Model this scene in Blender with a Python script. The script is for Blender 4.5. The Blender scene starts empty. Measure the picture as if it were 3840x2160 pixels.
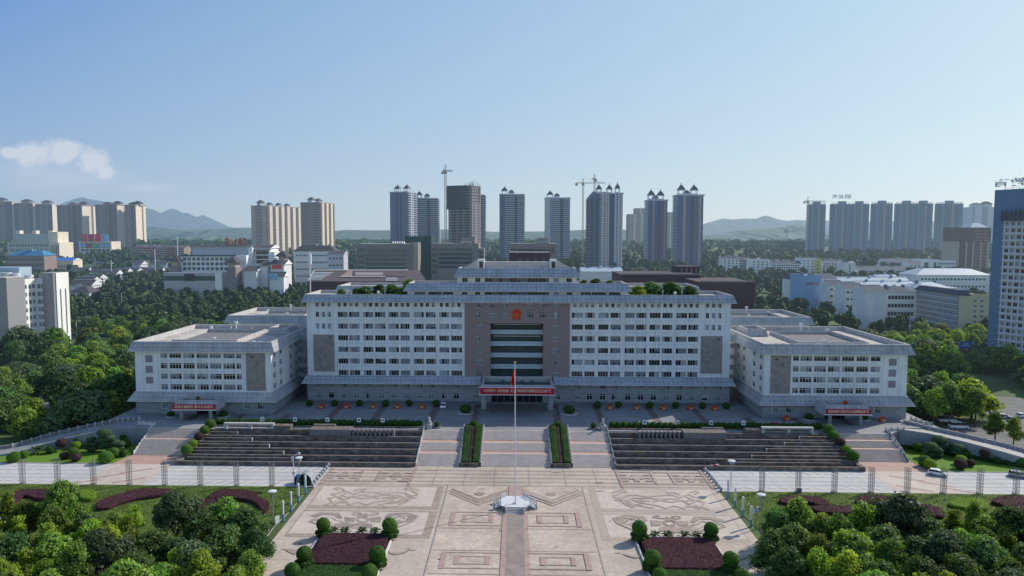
import bpy, math, random
import numpy as np
from mathutils import Vector, Matrix
random.seed(7); rng = np.random.default_rng(7)
SC = bpy.context.scene; COL = SC.collection
# ------------------------------------------------------------------ camera model (photo is 3840x2160)
F=2650.;CX=1855.;CY=1080.;HY=885.;H=60.
PIT=math.atan((CY-HY)/F); YAW=math.atan(79/F)
sp,cp=math.sin(PIT),math.cos(PIT);sa,ca=math.sin(YAW),math.cos(YAW)
def ray(x,y):
    u=(x-CX)/F; v=(y-CY)/F
    return (ca*u-sa*cp+sa*sp*v, sa*u+ca*cp-ca*sp*v, -sp-cp*v)
def P(x,y,z=0.):
    r=ray(x,y); t=(z-H)/r[2]; return (r[0]*t,r[1]*t,z)
def D(x,y,Y):
    r=ray(x,y); t=Y/r[1]; return (r[0]*t,Y,H+r[2]*t)
def G(Y):                                   # ground height: the plain rises a little far away
    if Y<500: return 0.
    if Y<1400: return 30*(Y-500)/900.
    return 30.
# ------------------------------------------------------------------ materials
hz=bpy.data.node_groups.new('painted_haze','ShaderNodeTree')  # haze painted into every material as emission growing with distance
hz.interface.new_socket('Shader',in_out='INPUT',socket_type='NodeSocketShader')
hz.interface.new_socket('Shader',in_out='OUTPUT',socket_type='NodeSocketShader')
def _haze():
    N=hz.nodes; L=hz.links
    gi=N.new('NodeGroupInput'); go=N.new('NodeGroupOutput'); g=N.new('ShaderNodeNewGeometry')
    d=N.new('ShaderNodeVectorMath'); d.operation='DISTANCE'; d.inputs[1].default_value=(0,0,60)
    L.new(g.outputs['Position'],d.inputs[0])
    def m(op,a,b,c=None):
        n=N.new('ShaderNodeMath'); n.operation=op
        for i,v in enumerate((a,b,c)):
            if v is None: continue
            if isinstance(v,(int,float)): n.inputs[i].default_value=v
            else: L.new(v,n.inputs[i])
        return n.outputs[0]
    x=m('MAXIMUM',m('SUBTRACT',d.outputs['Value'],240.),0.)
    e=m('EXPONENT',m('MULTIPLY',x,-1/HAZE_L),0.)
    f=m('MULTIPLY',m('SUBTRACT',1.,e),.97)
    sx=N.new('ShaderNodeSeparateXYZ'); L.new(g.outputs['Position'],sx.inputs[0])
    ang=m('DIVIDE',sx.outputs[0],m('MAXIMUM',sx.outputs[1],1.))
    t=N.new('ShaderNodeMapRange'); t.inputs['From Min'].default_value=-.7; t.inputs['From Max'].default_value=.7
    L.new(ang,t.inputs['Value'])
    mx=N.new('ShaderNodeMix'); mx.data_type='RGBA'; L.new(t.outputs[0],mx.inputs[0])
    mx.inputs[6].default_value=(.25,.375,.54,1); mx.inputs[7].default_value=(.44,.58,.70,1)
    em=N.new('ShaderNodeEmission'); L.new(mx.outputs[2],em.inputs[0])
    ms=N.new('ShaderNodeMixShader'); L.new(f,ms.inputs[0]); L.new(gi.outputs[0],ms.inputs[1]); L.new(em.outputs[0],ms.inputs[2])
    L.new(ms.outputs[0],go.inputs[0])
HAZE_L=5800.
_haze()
MATS={}
def M(name,col,rough=.75,nz=None,nz2=None,grid=None,metal=0.,spec=.3,bump=None,rand=0.,trans=0.,emit=None,brick=None,uvnoise=False,voro=None,streak=None):
    """col = linear base colour; nz=(scale,amount) world-space mottling; grid=(dx,dz,width,darkcol) joint lines in UV metres"""
    if name in MATS: return MATS[name]
    m=bpy.data.materials.new(name); m.use_nodes=True; nt=m.node_tree; N=nt.nodes; L=nt.links; N.clear()
    out=N.new('ShaderNodeOutputMaterial'); b=N.new('ShaderNodeBsdfPrincipled')
    b.inputs['Roughness'].default_value=rough; b.inputs['Metallic'].default_value=metal
    b.inputs['Specular IOR Level'].default_value=spec
    c=N.new('ShaderNodeRGB'); c.outputs[0].default_value=(*col,1); cur=c.outputs[0]
    geo=N.new('ShaderNodeNewGeometry')
    def mulv(cur,val):
        x=N.new('ShaderNodeMix'); x.data_type='RGBA'; x.blend_type='MULTIPLY'; x.inputs[0].default_value=1
        L.new(cur,x.inputs[6]); L.new(val,x.inputs[7]); return x.outputs[2]
    for q in (nz,nz2):
        if not q: continue
        t=N.new('ShaderNodeTexNoise'); t.inputs['Scale'].default_value=q[0]; t.inputs['Detail'].default_value=4; t.inputs['Roughness'].default_value=.65
        L.new(geo.outputs['Position'],t.inputs['Vector'])
        r=N.new('ShaderNodeMapRange'); r.inputs['From Min'].default_value=.3; r.inputs['From Max'].default_value=.7
        r.inputs['To Min'].default_value=1-q[1]; r.inputs['To Max'].default_value=1+q[1]
        L.new(t.outputs[0],r.inputs['Value']); cur=mulv(cur,r.outputs[0])
    if streak:
        mp=N.new('ShaderNodeMapping'); mp.inputs['Scale'].default_value=(1.1,1.1,.05); L.new(geo.outputs['Position'],mp.inputs[0])
        t=N.new('ShaderNodeTexNoise'); t.inputs['Scale'].default_value=1.; t.inputs['Detail'].default_value=5; t.inputs['Roughness'].default_value=.7; L.new(mp.outputs[0],t.inputs['Vector'])
        r=N.new('ShaderNodeMapRange'); r.inputs['From Min'].default_value=.42; r.inputs['From Max'].default_value=.68; r.inputs['To Min'].default_value=1.; r.inputs['To Max'].default_value=1-streak; L.new(t.outputs[0],r.inputs['Value']); cur=mulv(cur,r.outputs[0])
    if voro:
        t=N.new('ShaderNodeTexVoronoi'); t.inputs['Scale'].default_value=voro[0]; L.new(geo.outputs['Position'],t.inputs['Vector'])
        cr=N.new('ShaderNodeSeparateColor'); L.new(t.outputs['Color'],cr.inputs[0])
        r=N.new('ShaderNodeMapRange'); r.inputs['To Min'].default_value=1-voro[1]; r.inputs['To Max'].default_value=1+voro[1]
        L.new(cr.outputs[0],r.inputs['Value']); cur=mulv(cur,r.outputs[0])
    if rand:
        oi=N.new('ShaderNodeObjectInfo'); hs=N.new('ShaderNodeHueSaturation')
        r=N.new('ShaderNodeMapRange'); r.inputs['To Min'].default_value=.5-rand*.025; r.inputs['To Max'].default_value=.5+rand*.03
        L.new(oi.outputs['Random'],r.inputs['Value']); L.new(r.outputs[0],hs.inputs['Hue'])
        r2=N.new('ShaderNodeMapRange'); r2.inputs['To Min'].default_value=1-rand*.4; r2.inputs['To Max'].default_value=1+rand*.65
        w=N.new('ShaderNodeMath'); w.operation='FRACT'; w2=N.new('ShaderNodeMath'); w2.operation='MULTIPLY'; w2.inputs[1].default_value=7.31
        L.new(oi.outputs['Random'],w2.inputs[0]); L.new(w2.outputs[0],w.inputs[0]); L.new(w.outputs[0],r2.inputs['Value'])
        L.new(r2.outputs[0],hs.inputs['Value']); L.new(cur,hs.inputs['Color']); cur=hs.outputs[0]
    if grid:
        uv=N.new('ShaderNodeUVMap'); s=N.new('ShaderNodeSeparateXYZ'); L.new(uv.outputs[0],s.inputs[0])
        def line(o,per,w):
            a=N.new('ShaderNodeMath'); a.operation='DIVIDE'; L.new(o,a.inputs[0]); a.inputs[1].default_value=per
            f=N.new('ShaderNodeMath'); f.operation='FRACT'; L.new(a.outputs[0],f.inputs[0])
            k=N.new('ShaderNodeMath'); k.operation='LESS_THAN'; L.new(f.outputs[0],k.inputs[0]); k.inputs[1].default_value=w/per
            return k.outputs[0]
        k=None
        for o,per in ((s.outputs[0],grid[0]),(s.outputs[1],grid[1])):
            if per:
                l=line(o,per,grid[2])
                if k is None: k=l
                else:
                    mm=N.new('ShaderNodeMath'); mm.operation='MAXIMUM'; L.new(k,mm.inputs[0]); L.new(l,mm.inputs[1]); k=mm.outputs[0]
        x=N.new('ShaderNodeMix'); x.data_type='RGBA'; L.new(k,x.inputs[0]); L.new(cur,x.inputs[6]); x.inputs[7].default_value=(*grid[3],1); cur=x.outputs[2]
    if brick:   # (w,h,mortar,colour variation)
        uv=N.new('ShaderNodeUVMap'); t=N.new('ShaderNodeTexBrick'); L.new(uv.outputs[0],t.inputs['Vector']); t.inputs['Scale'].default_value=1
        t.inputs['Brick Width'].default_value=brick[0]; t.inputs['Row Height'].default_value=brick[1]; t.inputs['Mortar Size'].default_value=brick[2]
        v=brick[3]; t.inputs['Color1'].default_value=(1-v,)*3+(1,); t.inputs['Color2'].default_value=(1+v,)*3+(1,); t.inputs['Mortar'].default_value=(.6,.6,.6,1)
        cur=mulv(cur,t.outputs[0])
    L.new(cur,b.inputs['Base Color'])
    if bump:
        t=N.new('ShaderNodeTexNoise'); t.inputs['Scale'].default_value=bump[0]; t.inputs['Detail'].default_value=3; L.new(geo.outputs['Position'],t.inputs['Vector'])
        bp=N.new('ShaderNodeBump'); bp.inputs['Strength'].default_value=bump[1]; bp.inputs['Distance'].default_value=bump[2]
        L.new(t.outputs[0],bp.inputs['Height']); L.new(bp.outputs[0],b.inputs['Normal'])
    sh=b.outputs[0]
    if trans:
        tr=N.new('ShaderNodeBsdfTranslucent'); hs=N.new('ShaderNodeMix'); hs.data_type='RGBA'; hs.blend_type='MULTIPLY'; hs.inputs[0].default_value=1
        L.new(cur,hs.inputs[6]); hs.inputs[7].default_value=(1.5,1.45,.6,1); L.new(hs.outputs[2],tr.inputs['Color'])
        ms=N.new('ShaderNodeMixShader'); ms.inputs[0].default_value=trans; L.new(sh,ms.inputs[1]); L.new(tr.outputs[0],ms.inputs[2]); sh=ms.outputs[0]
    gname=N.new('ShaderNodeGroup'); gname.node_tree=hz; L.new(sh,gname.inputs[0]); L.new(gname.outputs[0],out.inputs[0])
    m.cycles.emission_sampling='NONE'
    MATS[name]=m; return m
# palette
M('white_wall',(.68,.73,.79),.8,nz=(.12,.06),nz2=(1.5,.05),streak=.22)
M('bright_white',(.80,.80,.79),.75,nz=(.1,.05)); M('window_brown',(.055,.048,.055),.5)
M('white_wall_lit',(.74,.76,.77),.8,nz=(.12,.07),streak=.2)  # less blue copy of white_wall, sunlit tone put into its colour
M('white_trim',(.66,.67,.68),.7)
M('seamed_metal',(.33,.375,.45),.5,nz=(.25,.2),nz2=(2.,.12),grid=(1.55,1.25,.10,(.09,.12,.19)),spec=.45)
M('seamed_metal_grey',(.36,.38,.41),.55,nz=(.3,.22),nz2=(2.,.1),grid=(1.55,1.25,.09,(.13,.14,.17)),spec=.4)
M('brown_stone',(.25,.205,.21),.8,nz=(.2,.07),grid=(1.2,.9,.03,(.17,.14,.14)))
M('grey_stone',(.28,.31,.35),.8,nz=(.4,.1),brick=(1.4,.5,.03,.12))
M('relief_stone',(.27,.25,.25),.9,nz=(.5,.15),nz2=(3,.2),brick=(1.6,.6,.02,.06))
M('plaque_stone',(.235,.23,.27),.8,nz=(1,.05))
M('dark_gap',(.012,.014,.018),.4)
M('glass_dark',(.015,.02,.028),.12,spec=.6)
M('glass_green',(.032,.066,.072),.35,spec=.25,nz=(.5,.3))
M('glass_teal',(.03,.07,.08),.1,spec=.7,nz=(.2,.5))
M('curtain',(.155,.18,.215),.8,nz=(3.,.25))
M('curtain_light',(.29,.33,.38),.8,nz=(3.,.15))
M('frame_grey',(.42,.47,.54),.5)
M('frame_white',(.62,.64,.66),.5)
M('roof_concrete',(.44,.40,.36),.9,nz=(.15,.3),nz2=(1.2,.18))
M('parapet',(.45,.44,.44),.85,nz=(.6,.15))
M('spandrel_blue',(.36,.46,.54),.5,nz=(.6,.08))
M('red_cloth',(.36,.012,.045),.8,nz=(.3,.1))
M('flag_red',(.60,.01,.02),.7); M('gold',(.42,.20,.06),.5); M('pale_gold',(.75,.60,.42),.6)
M('emblem_red',(.50,.02,.012),.5)
M('orange_red',(.36,.05,.02),.7,nz=(5,.4))
M('steel_white',(.62,.65,.70),.4); M('steel_grey',(.30,.31,.33),.45); M('post_steel',(.20,.19,.18),.6); M('steel_dark',(.07,.065,.06),.6)
M('sky_blue_paint',(.09,.26,.50),.5)
M('marble',(.60,.60,.62),.6,nz=(1.5,.08)); M('weathered_marble',(.36,.37,.39),.8,nz=(1.5,.2))
M('step_edge',(.66,.58,.53),.85,nz=(.5,.12)); M('step_riser',(.22,.20,.195),.9,nz=(1,.3))  # pale treads, dark risers: sunlit and shaded tone put into the colours
M('pink_granite',(.44,.29,.24),.8,nz=(.4,.1),nz2=(3,.1),grid=(1.2,1.2,.05,(.36,.24,.2)))
M('plaza_paving',(.455,.385,.325),.8,nz=(.05,.2),nz2=(.9,.13),grid=(3.,3.,.09,(.34,.29,.26)))
M('plaza_square',(.46,.38,.318),.8,nz=(.10,.18),nz2=(1.3,.14),voro=(1.1,.10))
M('plaza_pale',(.50,.43,.375),.8,nz=(.08,.16),nz2=(1.,.12),grid=(1.5,1.5,.06,(.42,.36,.32)))
M('inlay_brown',(.325,.26,.22),.8,nz=(.8,.22)); M('inlay_faint',(.39,.325,.28),.8,nz=(.8,.12)); M('inlay_red',(.38,.265,.235),.8,nz=(.6,.15))
M('inlay_grey',(.27,.225,.205),.85,nz=(.4,.2))
M('parking_paving',(.46,.445,.43),.8,nz=(.06,.12),nz2=(.5,.10)); M('parking_line',(.70,.70,.70),.8); M('joint_dark',(.26,.25,.25),.9)
M('asphalt',(.16,.155,.15),.9,nz=(.2,.2)); M('pale_road',(.40,.38,.35),.9,nz=(.2,.15))
M('terrace_paving',(.25,.255,.265),.8,nz=(.07,.2),nz2=(.8,.1),grid=(1.2,1.2,.04,(.16,.17,.18)))
M('terrace_band',(.17,.125,.12),.8,nz=(.4,.1))
M('terrace_lit',(.42,.38,.34),.8,nz=(.3,.1))
M('cascade_wall',(.175,.145,.13),.95,nz=(.5,.5),nz2=(3,.4),brick=(1.1,.4,.02,.3)); M('cascade_cap',(.165,.14,.125),.9,nz=(.5,.3)); M('cascade_floor',(.12,.10,.095),.6,nz=(.3,.5))
M('stone_bed',(.18,.175,.18),.9,nz=(1,.2))
M('lawn',(.105,.205,.02),.95,nz=(.08,.12),nz2=(3,.25)); M('turf',(.085,.125,.022),.95,nz=(.25,.35),nz2=(2.5,.45),bump=(3,.9,.3))
M('mulch',(.055,.035,.03),.95,nz=(2,.4))
M('purple_hedge',(.062,.022,.030),.9,nz=(.5,.2),nz2=(6,.5),bump=(8,1,.2)); M('purple_leaf',(.085,.030,.040),.8,rand=.3,trans=.2)
M('hedge_green',(.03,.075,.012),.9,nz=(.7,.25),nz2=(6,.5),bump=(8,1,.2)); M('hedge_leaf',(.04,.105,.016),.7,trans=.3)
M('lime_hedge',(.12,.20,.012),.9,nz=(6,.4),bump=(8,1,.2)); M('lime_leaf',(.18,.30,.02),.7,trans=.3)
M('topiary',(.045,.105,.014),.9,nz=(4,.35),bump=(9,1,.12)); M('topiary_leaf',(.075,.17,.02),.7,trans=.25,rand=.6)
M('topiary_pine',(.045,.085,.04),.9,nz=(4,.35),bump=(9,1,.12)); M('pine_leaf',(.07,.125,.06),.7,trans=.15,rand=.5)
M('plum_ball',(.045,.025,.025),.9,nz=(4,.35)); M('plum_leaf',(.08,.045,.042),.8,trans=.15)
M('leaf_a',(.145,.225,.040),.6,trans=.38,rand=1.,nz=(.45,.5)); M('leaf_b',(.080,.140,.040),.6,trans=.32,rand=1.,nz=(.45,.5)); M('leaf_c',(.22,.31,.036),.6,trans=.42,rand=.8,nz=(.45,.4))
M('leaf_core',(.014,.026,.008),.9); M('bark',(.09,.075,.06),.9)  # leaf_core: dark inner blobs, shade inside the crowns put into the colour
M('palm_leaf',(.035,.07,.02),.6,trans=.2)
M('wood_far',(.042,.085,.020),.9,nz=(.02,.35),voro=(.08,.4))
M('terrain',(.075,.115,.035),.95,nz=(.004,.35),nz2=(.03,.35)); M('hill_green',(.040,.080,.042),.95,nz=(.0035,.5),nz2=(.02,.5)); M('mountain',(.06,.09,.06),.95,nz=(.002,.3))
M('car_white',(.75,.77,.80),.25,spec=.6); M('car_dark',(.02,.025,.05),.2,spec=.6); M('car_red',(.12,.02,.025),.25,spec=.6); M('car_silver',(.35,.38,.42),.25,spec=.6); M('car_blue',(.05,.16,.30),.3)
M('tyre',(.02,.02,.02),.8); M('rim',(.3,.3,.32),.4); M('lamp_glass',(.7,.7,.65),.2); M('tail_red',(.4,.02,.02),.3)
M('museum_wall',(.085,.055,.06),.85,nz=(.1,.1)); M('museum_roof',(.085,.065,.065),.85,nz=(.08,.2)); M('museum_lit',(.30,.18,.16),.85,nz=(.1,.15)); M('skylight',(.50,.52,.56),.4)  # museum_lit: brighter copy of the brown with sunlight put into its colour
M('maroon_wall',(.055,.020,.030),.8)
M('taupe_wall',(.25,.215,.205),.8,nz=(.1,.08)); M('net_green',(.02,.06,.05),.9,nz=(.2,.3)); M('net_dark',(.035,.04,.045),.95,nz=(.2,.4)); M('raw_concrete',(.24,.21,.19),.9,nz=(.3,.2))
M('beige_dark',(.27,.205,.18),.8,nz=(.05,.1)); M('beige_wall',(.42,.34,.27),.8,nz=(.05,.08)); M('cream_wall',(.72,.62,.50),.8,nz=(.1,.08)); M('brick_red',(.33,.12,.08),.85)
M('tower_white',(.50,.53,.59),.75,nz=(.1,.06)); M('tower_blue',(.085,.13,.24),.7); M('tower_navy',(.035,.045,.09),.4,spec=.5); M('tower_grey',(.13,.165,.25),.75); M('tower_pink',(.40,.29,.25),.8)
M('roof_navy',(.035,.04,.075),.6); M('finial',(.42,.42,.44),.6)
M('slate_wall',(.20,.275,.37),.7); M('slate_glass',(.08,.13,.19),.4,spec=.5); M('slate_strip',(.36,.33,.32),.8)
M('roof_tile',(.075,.07,.08),.85,nz=(.5,.2)); M('villa_wall',(.68,.68,.69),.8,nz=(.1,.08)); M('roof_tile_blue',(.05,.065,.10),.8,nz=(.3,.15)); M('metal_roof',(.36,.43,.50),.5,nz=(.1,.05)); M('blue_roof',(.05,.20,.36),.6)
M('office_stone',(.78,.76,.73),.85,nz=(.15,.06)); M('office_stone_shaded',(.33,.32,.33),.85,grid=(2.2,1.0,.05,(.2,.2,.21)))  # darker office stone copy: shade of the unlit faces put into the colour
M('blue_cladding',(.10,.18,.30),.6,nz=(.05,.1)); M('school_blue',(.24,.38,.58),.7); M('school_yellow',(.50,.47,.20),.8); M('cream_yellow',(.46,.44,.30),.8,nz=(.1,.06)); M('pale_mint',(.40,.46,.42),.8)
M('ac_grid',(.24,.27,.31),.8); M('dark_brown_wall',(.14,.085,.08),.85)
M('crane_paint',(.40,.37,.32),.6); M('school_booth',(.01,.03,.16),.4); M('sign_blue',(.03,.12,.45),.5); M('rubble',(.26,.19,.16),.95,nz=(.1,.4),nz2=(1,.4))
M('ad_red',(.60,.06,.04),.6,nz=(.2,.3)); M('ad_dark_red',(.35,.03,.05),.6,nz=(.2,.3)); M('ad_blue',(.20,.42,.65),.6,nz=(.3,.5)); M('ad_green',(.1,.35,.2),.6,nz=(.3,.4)); M('ad_white',(.7,.75,.78),.6)
# ------------------------------------------------------------------ mesh builder
class MB:
    def __init__(s): s.v=[];s.f=[];s.m=[];s.mats=[]
    def mi(s,mat):
        if mat not in s.mats: s.mats.append(mat)
        return s.mats.index(mat)
    def face(s,pts,mat):
        n=len(s.v); s.v+= [tuple(p) for p in pts]; s.f.append(tuple(range(n,n+len(pts)))); s.m.append(s.mi(mat))
    def box(s,x0,x1,y0,y1,z0,z1,mat,top=None,skip=''):
        if x1<x0: x0,x1=x1,x0
        if y1<y0: y0,y1=y1,y0
        t=top or mat
        if 'b' not in skip: s.face([(x0,y1,z0),(x1,y1,z0),(x1,y0,z0),(x0,y0,z0)],mat)
        if 't' not in skip: s.face([(x0,y0,z1),(x1,y0,z1),(x1,y1,z1),(x0,y1,z1)],t)
        s.face([(x0,y0,z0),(x1,y0,z0),(x1,y0,z1),(x0,y0,z1)],mat)
        if 'k' not in skip: s.face([(x1,y1,z0),(x0,y1,z0),(x0,y1,z1),(x1,y1,z1)],mat)
        s.face([(x1,y0,z0),(x1,y1,z0),(x1,y1,z1),(x1,y0,z1)],mat)
        s.face([(x0,y1,z0),(x0,y0,z0),(x0,y0,z1),(x0,y1,z1)],mat)
    def ring(s,a,b,mat):      # join two loops of equal length
        n=len(a)
        for i in range(n):
            j=(i+1)%n; s.face([a[i],a[j],b[j],b[i]],mat)
    def cyl(s,c,r0,r1,z0,z1,mat,n=12,cap=True):
        a=[(c[0]+r0*math.cos(2*math.pi*i/n),c[1]+r0*math.sin(2*math.pi*i/n),z0) for i in range(n)]
        b=[(c[0]+r1*math.cos(2*math.pi*i/n),c[1]+r1*math.sin(2*math.pi*i/n),z1) for i in range(n)]
        s.ring(a,b,mat)
        if cap: s.face(b,mat); s.face(a[::-1],mat)
    def lathe(s,c,prof,mat,n=12):
        for (r0,z0),(r1,z1) in zip(prof,prof[1:]): s.cyl(c,max(r0,1e-3),max(r1,1e-3),z0,z1,mat,n,False)
    def bar(s,p,q,r,mat,n=4):
        p=Vector(p);q=Vector(q);d=(q-p)
        if d.length<1e-6: return
        d.normalize(); u=d.orthogonal().normalized(); w=d.cross(u)
        A=[p+r*(u*math.cos(2*math.pi*(i+.5)/n)+w*math.sin(2*math.pi*(i+.5)/n)) for i in range(n)]
        B=[x+(q-p) for x in A]; s.ring(A,B,mat); s.face(B,mat); s.face(A[::-1],mat)
    def prism(s,poly,z0,z1,mat,top=None):
        A=[(x,y,z0) for x,y in poly];B=[(x,y,z1) for x,y in poly]
        ar=sum(poly[i][0]*poly[(i+1)%len(poly)][1]-poly[(i+1)%len(poly)][0]*poly[i][1] for i in range(len(poly)))
        if ar<0: A=A[::-1];B=B[::-1]
        s.ring(A,B,mat); s.face(B,top or mat); s.face(A[::-1],mat)
    def sheet(s,poly,z,mat):
        ar=sum(poly[i][0]*poly[(i+1)%len(poly)][1]-poly[(i+1)%len(poly)][0]*poly[i][1] for i in range(len(poly)))
        p=[(q[0],q[1],z) for q in poly]
        s.face(p if ar>0 else p[::-1],mat)
    def strip(s,pts,w,z,mat):
        for a,b in zip(pts,pts[1:]):
            dx,dy=b[0]-a[0],b[1]-a[1]; l=math.hypot(dx,dy)
            if l<1e-6: continue
            nx,ny=-dy/l*w/2,dx/l*w/2; ex,ey=dx/l*w*.3,dy/l*w*.3
            s.sheet([(a[0]+nx-ex,a[1]+ny-ey),(a[0]-nx-ex,a[1]-ny-ey),(b[0]-nx+ex,b[1]-ny+ey),(b[0]+nx+ex,b[1]+ny+ey)],z,mat); z+=.0006
    def build(s,name,parent=None,off=None,smooth=False,props=None):
        """vertices are in world space unless off given; moved into the parent's space"""
        me=bpy.data.meshes.new(name)
        o=bpy.data.objects.new(name,me); COL.objects.link(o)
        O=Vector((0,0,0))
        if parent is not None:
            o.parent=parent
            if off is None: O=world_loc(parent)
            elif off!='local': O=Vector(off)
        elif s.v:
            a=np.array(s.v); O=Vector(((a[:,0].min()+a[:,0].max())/2,(a[:,1].min()+a[:,1].max())/2,a[:,2].min())); o.location=O
        V=[(x-O[0],y-O[1],z-O[2]) for x,y,z in s.v]
        me.from_pydata(V,[],s.f)
        for m in s.mats: me.materials.append(MATS[m])
        me.polygons.foreach_set('material_index',s.m)
        uv=me.uv_layers.new(name='UVMap'); buf=[]
        for f in s.f:
            p0=Vector(V[f[0]]); U=(Vector(V[f[1]])-p0)
            if U.length<1e-9: U=Vector((1,0,0))
            U.normalize(); nn=U.cross(Vector(V[f[2]])-p0)
            if nn.length<1e-9: nn=Vector((0,0,1))
            Vv=nn.normalized().cross(U)
            for i in f:
                d=Vector(V[i])-p0; buf+= [d.dot(U),d.dot(Vv)]
        uv.data.foreach_set('uv',buf)
        if smooth: me.polygons.foreach_set('use_smooth',[True]*len(me.polygons))
        if props:
            for k,v in props.items(): o[k]=v
        return o
def world_loc(o):
    l=Vector(o.location)
    while o.parent is not None: o=o.parent; l+=o.location
    return l
def tag(o,label=None,cat=None,group=None,kind=None):
    if label: o['label']=label
    if cat: o['category']=cat
    if group: o['group']=group
    if kind: o['kind']=kind
    return o
def thing(name,label,cat,loc=(0,0,0),rz=0,group=None):
    o=bpy.data.objects.new(name,None); COL.objects.link(o); o.location=loc; o.rotation_euler=(0,0,rz); o.empty_display_size=.5
    return tag(o,label,cat,group)
KIDS={}
def dup(root,loc,rz=0,scale=1,label=None,group=None):
    r=root.copy(); COL.objects.link(r); r.location=loc; r.rotation_euler=(0,0,rz)
    r.scale=(scale,)*3 if isinstance(scale,(int,float)) else scale
    if label: r['label']=label
    if group: r['group']=group
    def rec(src,dst):
        for ch in list(src.children):
            c=ch.copy(); COL.objects.link(c); c.parent=dst; rec(ch,c)
    rec(root,r)
    return r
def struct(name,mb,**k):
    o=mb.build(name,**k); o['kind']='structure'; return o
def text_mesh(txt,size,mat,name,parent=None,loc=(0,0,0),rz=0,ext=.03,width=None,mirror=False,spacing=1.):
    c=bpy.data.curves.new(name,'FONT'); c.body=txt; c.size=size; c.align_x='CENTER'; c.align_y='CENTER'; c.extrude=ext; c.space_character=spacing
    c.offset=size*.012
    o=bpy.data.objects.new(name,c); COL.objects.link(o)
    bpy.context.view_layer.update()
    me=bpy.data.meshes.new_from_object(o.evaluated_get(bpy.context.evaluated_depsgraph_get()))
    bpy.data.objects.remove(o)
    t=bpy.data.objects.new(name,me); COL.objects.link(t); me.materials.clear(); me.materials.append(MATS[mat])
    if len(me.vertices):
        w=max(v.co.x for v in me.vertices)-min(v.co.x for v in me.vertices); k=(width/w) if width else 1
        for v in me.vertices:
            x,y,z=v.co; v.co=((-x if mirror else x)*k,-z,y)
    t.parent=parent; t.location=loc; t.rotation_euler=(0,0,rz)
    return t
# ---- facade with real openings: local u along the wall, z up. O origin, U unit direction; outward normal = (U.y,-U.x)
def facade(mb,O,U,w,z0,z1,ops,mat,dep=.25,reveal=None):
    nx,ny=U[1],-U[0]
    us=sorted({0.,w}|{o[0] for o in ops}|{o[1] for o in ops}); zs=sorted({z0,z1}|{o[2] for o in ops}|{o[3] for o in ops})
    pt=lambda u,z,d=0.: (O[0]+U[0]*u-nx*d,O[1]+U[1]*u-ny*d,z)
    for a,b in zip(zs,zs[1:]):
        zc=(a+b)/2; row=[o for o in ops if o[2]<zc<o[3]]; run=None
        row.sort(); cur=0.
        for o in row:
            if o[0]>cur+1e-4: mb.face([pt(cur,a),pt(o[0],a),pt(o[0],b),pt(cur,b)],mat)
            cur=max(cur,o[1])
        if cur<w-1e-4: mb.face([pt(cur,a),pt(w,a),pt(w,b),pt(cur,b)],mat)
    r=reveal or mat
    for (a,b,c,d) in ops:
        mb.face([pt(a,c),pt(a,c,dep),pt(a,d,dep),pt(a,d)],r); mb.face([pt(b,c,dep),pt(b,c),pt(b,d),pt(b,d,dep)],r)
        mb.face([pt(a,c),pt(b,c),pt(b,c,dep),pt(a,c,dep)],r); mb.face([pt(a,d,dep),pt(b,d,dep),pt(b,d),pt(a,d)],r)
WINC={}
def window_mesh(w,h,n,var,frame='frame_grey',kinds=('curtain','glass_dark','curtain_light'),p=(.5,.35,.15),trans=False):
    """a glazed window seen from -y, origin bottom left; panes + child frame mesh (returned as 2 meshes)"""
    key=(round(w,2),round(h,2),n,var,frame,trans,kinds)
    if key in WINC: return WINC[key]
    r=random.Random(hash((round(w*100),round(h*100),n,var))&0xffff)
    mb=MB(); pw=w/n; same=None
    for i in range(n):
        k=r.choices(kinds,p)[0]
        if same and r.random()<.55: k=same
        same=k
        x0,x1=i*pw,(i+1)*pw
        if k!='glass_dark' and r.random()<.12:
            mb.face([(x0,0,0),(x1,0,0),(x1,0,h*.4),(x0,0,h*.4)],'glass_dark'); mb.face([(x0,0,h*.4),(x1,0,h*.4),(x1,0,h),(x0,0,h)],k)
        else: mb.face([(x0,0,0),(x1,0,0),(x1,0,h),(x0,0,h)],k)
    fb=MB(); t=.07
    for i in range(n+1):
        x=min(max(i*pw,t/2),w-t/2); fb.box(x-t/2,x+t/2,-.06,-.005,0,h,frame)
    fb.box(t,w-t,-.055,-.006,0,t,frame); fb.box(t,w-t,-.055,-.006,h-t,h,frame)
    if trans: fb.box(t,w-t,-.075,-.004,h*.70,h*.70+.09,frame)
    a=mb.build('window'); b=fb.build('frame'); ma,mb_=a.data,b.data
    # undo recentring
    for o,me in ((a,ma),(b,mb_)):
        L=o.location.copy(); me.transform(Matrix.Translation(L)); bpy.data.objects.remove(o)
    WINC[key]=(ma,mb_); return WINC[key]
def put_window(parent,loc,rz,w,h,n,frame='frame_grey',trans=False,var=None,nvar=7,label=None,**k):
    ma,mf=window_mesh(w,h,n,random.randrange(nvar) if var is None else var,frame,trans=trans,**k)
    o=bpy.data.objects.new('window',ma); COL.objects.link(o); o.parent=parent; o.location=Vector(loc)-world_loc(parent); o.rotation_euler=(0,0,rz)
    f=bpy.data.objects.new('frame',mf); COL.objects.link(f); f.parent=o
    return o
def rectring(x0,x1,y0,y1,z): return [(x0,y0,z),(x1,y0,z),(x1,y1,z),(x0,y1,z)]
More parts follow.
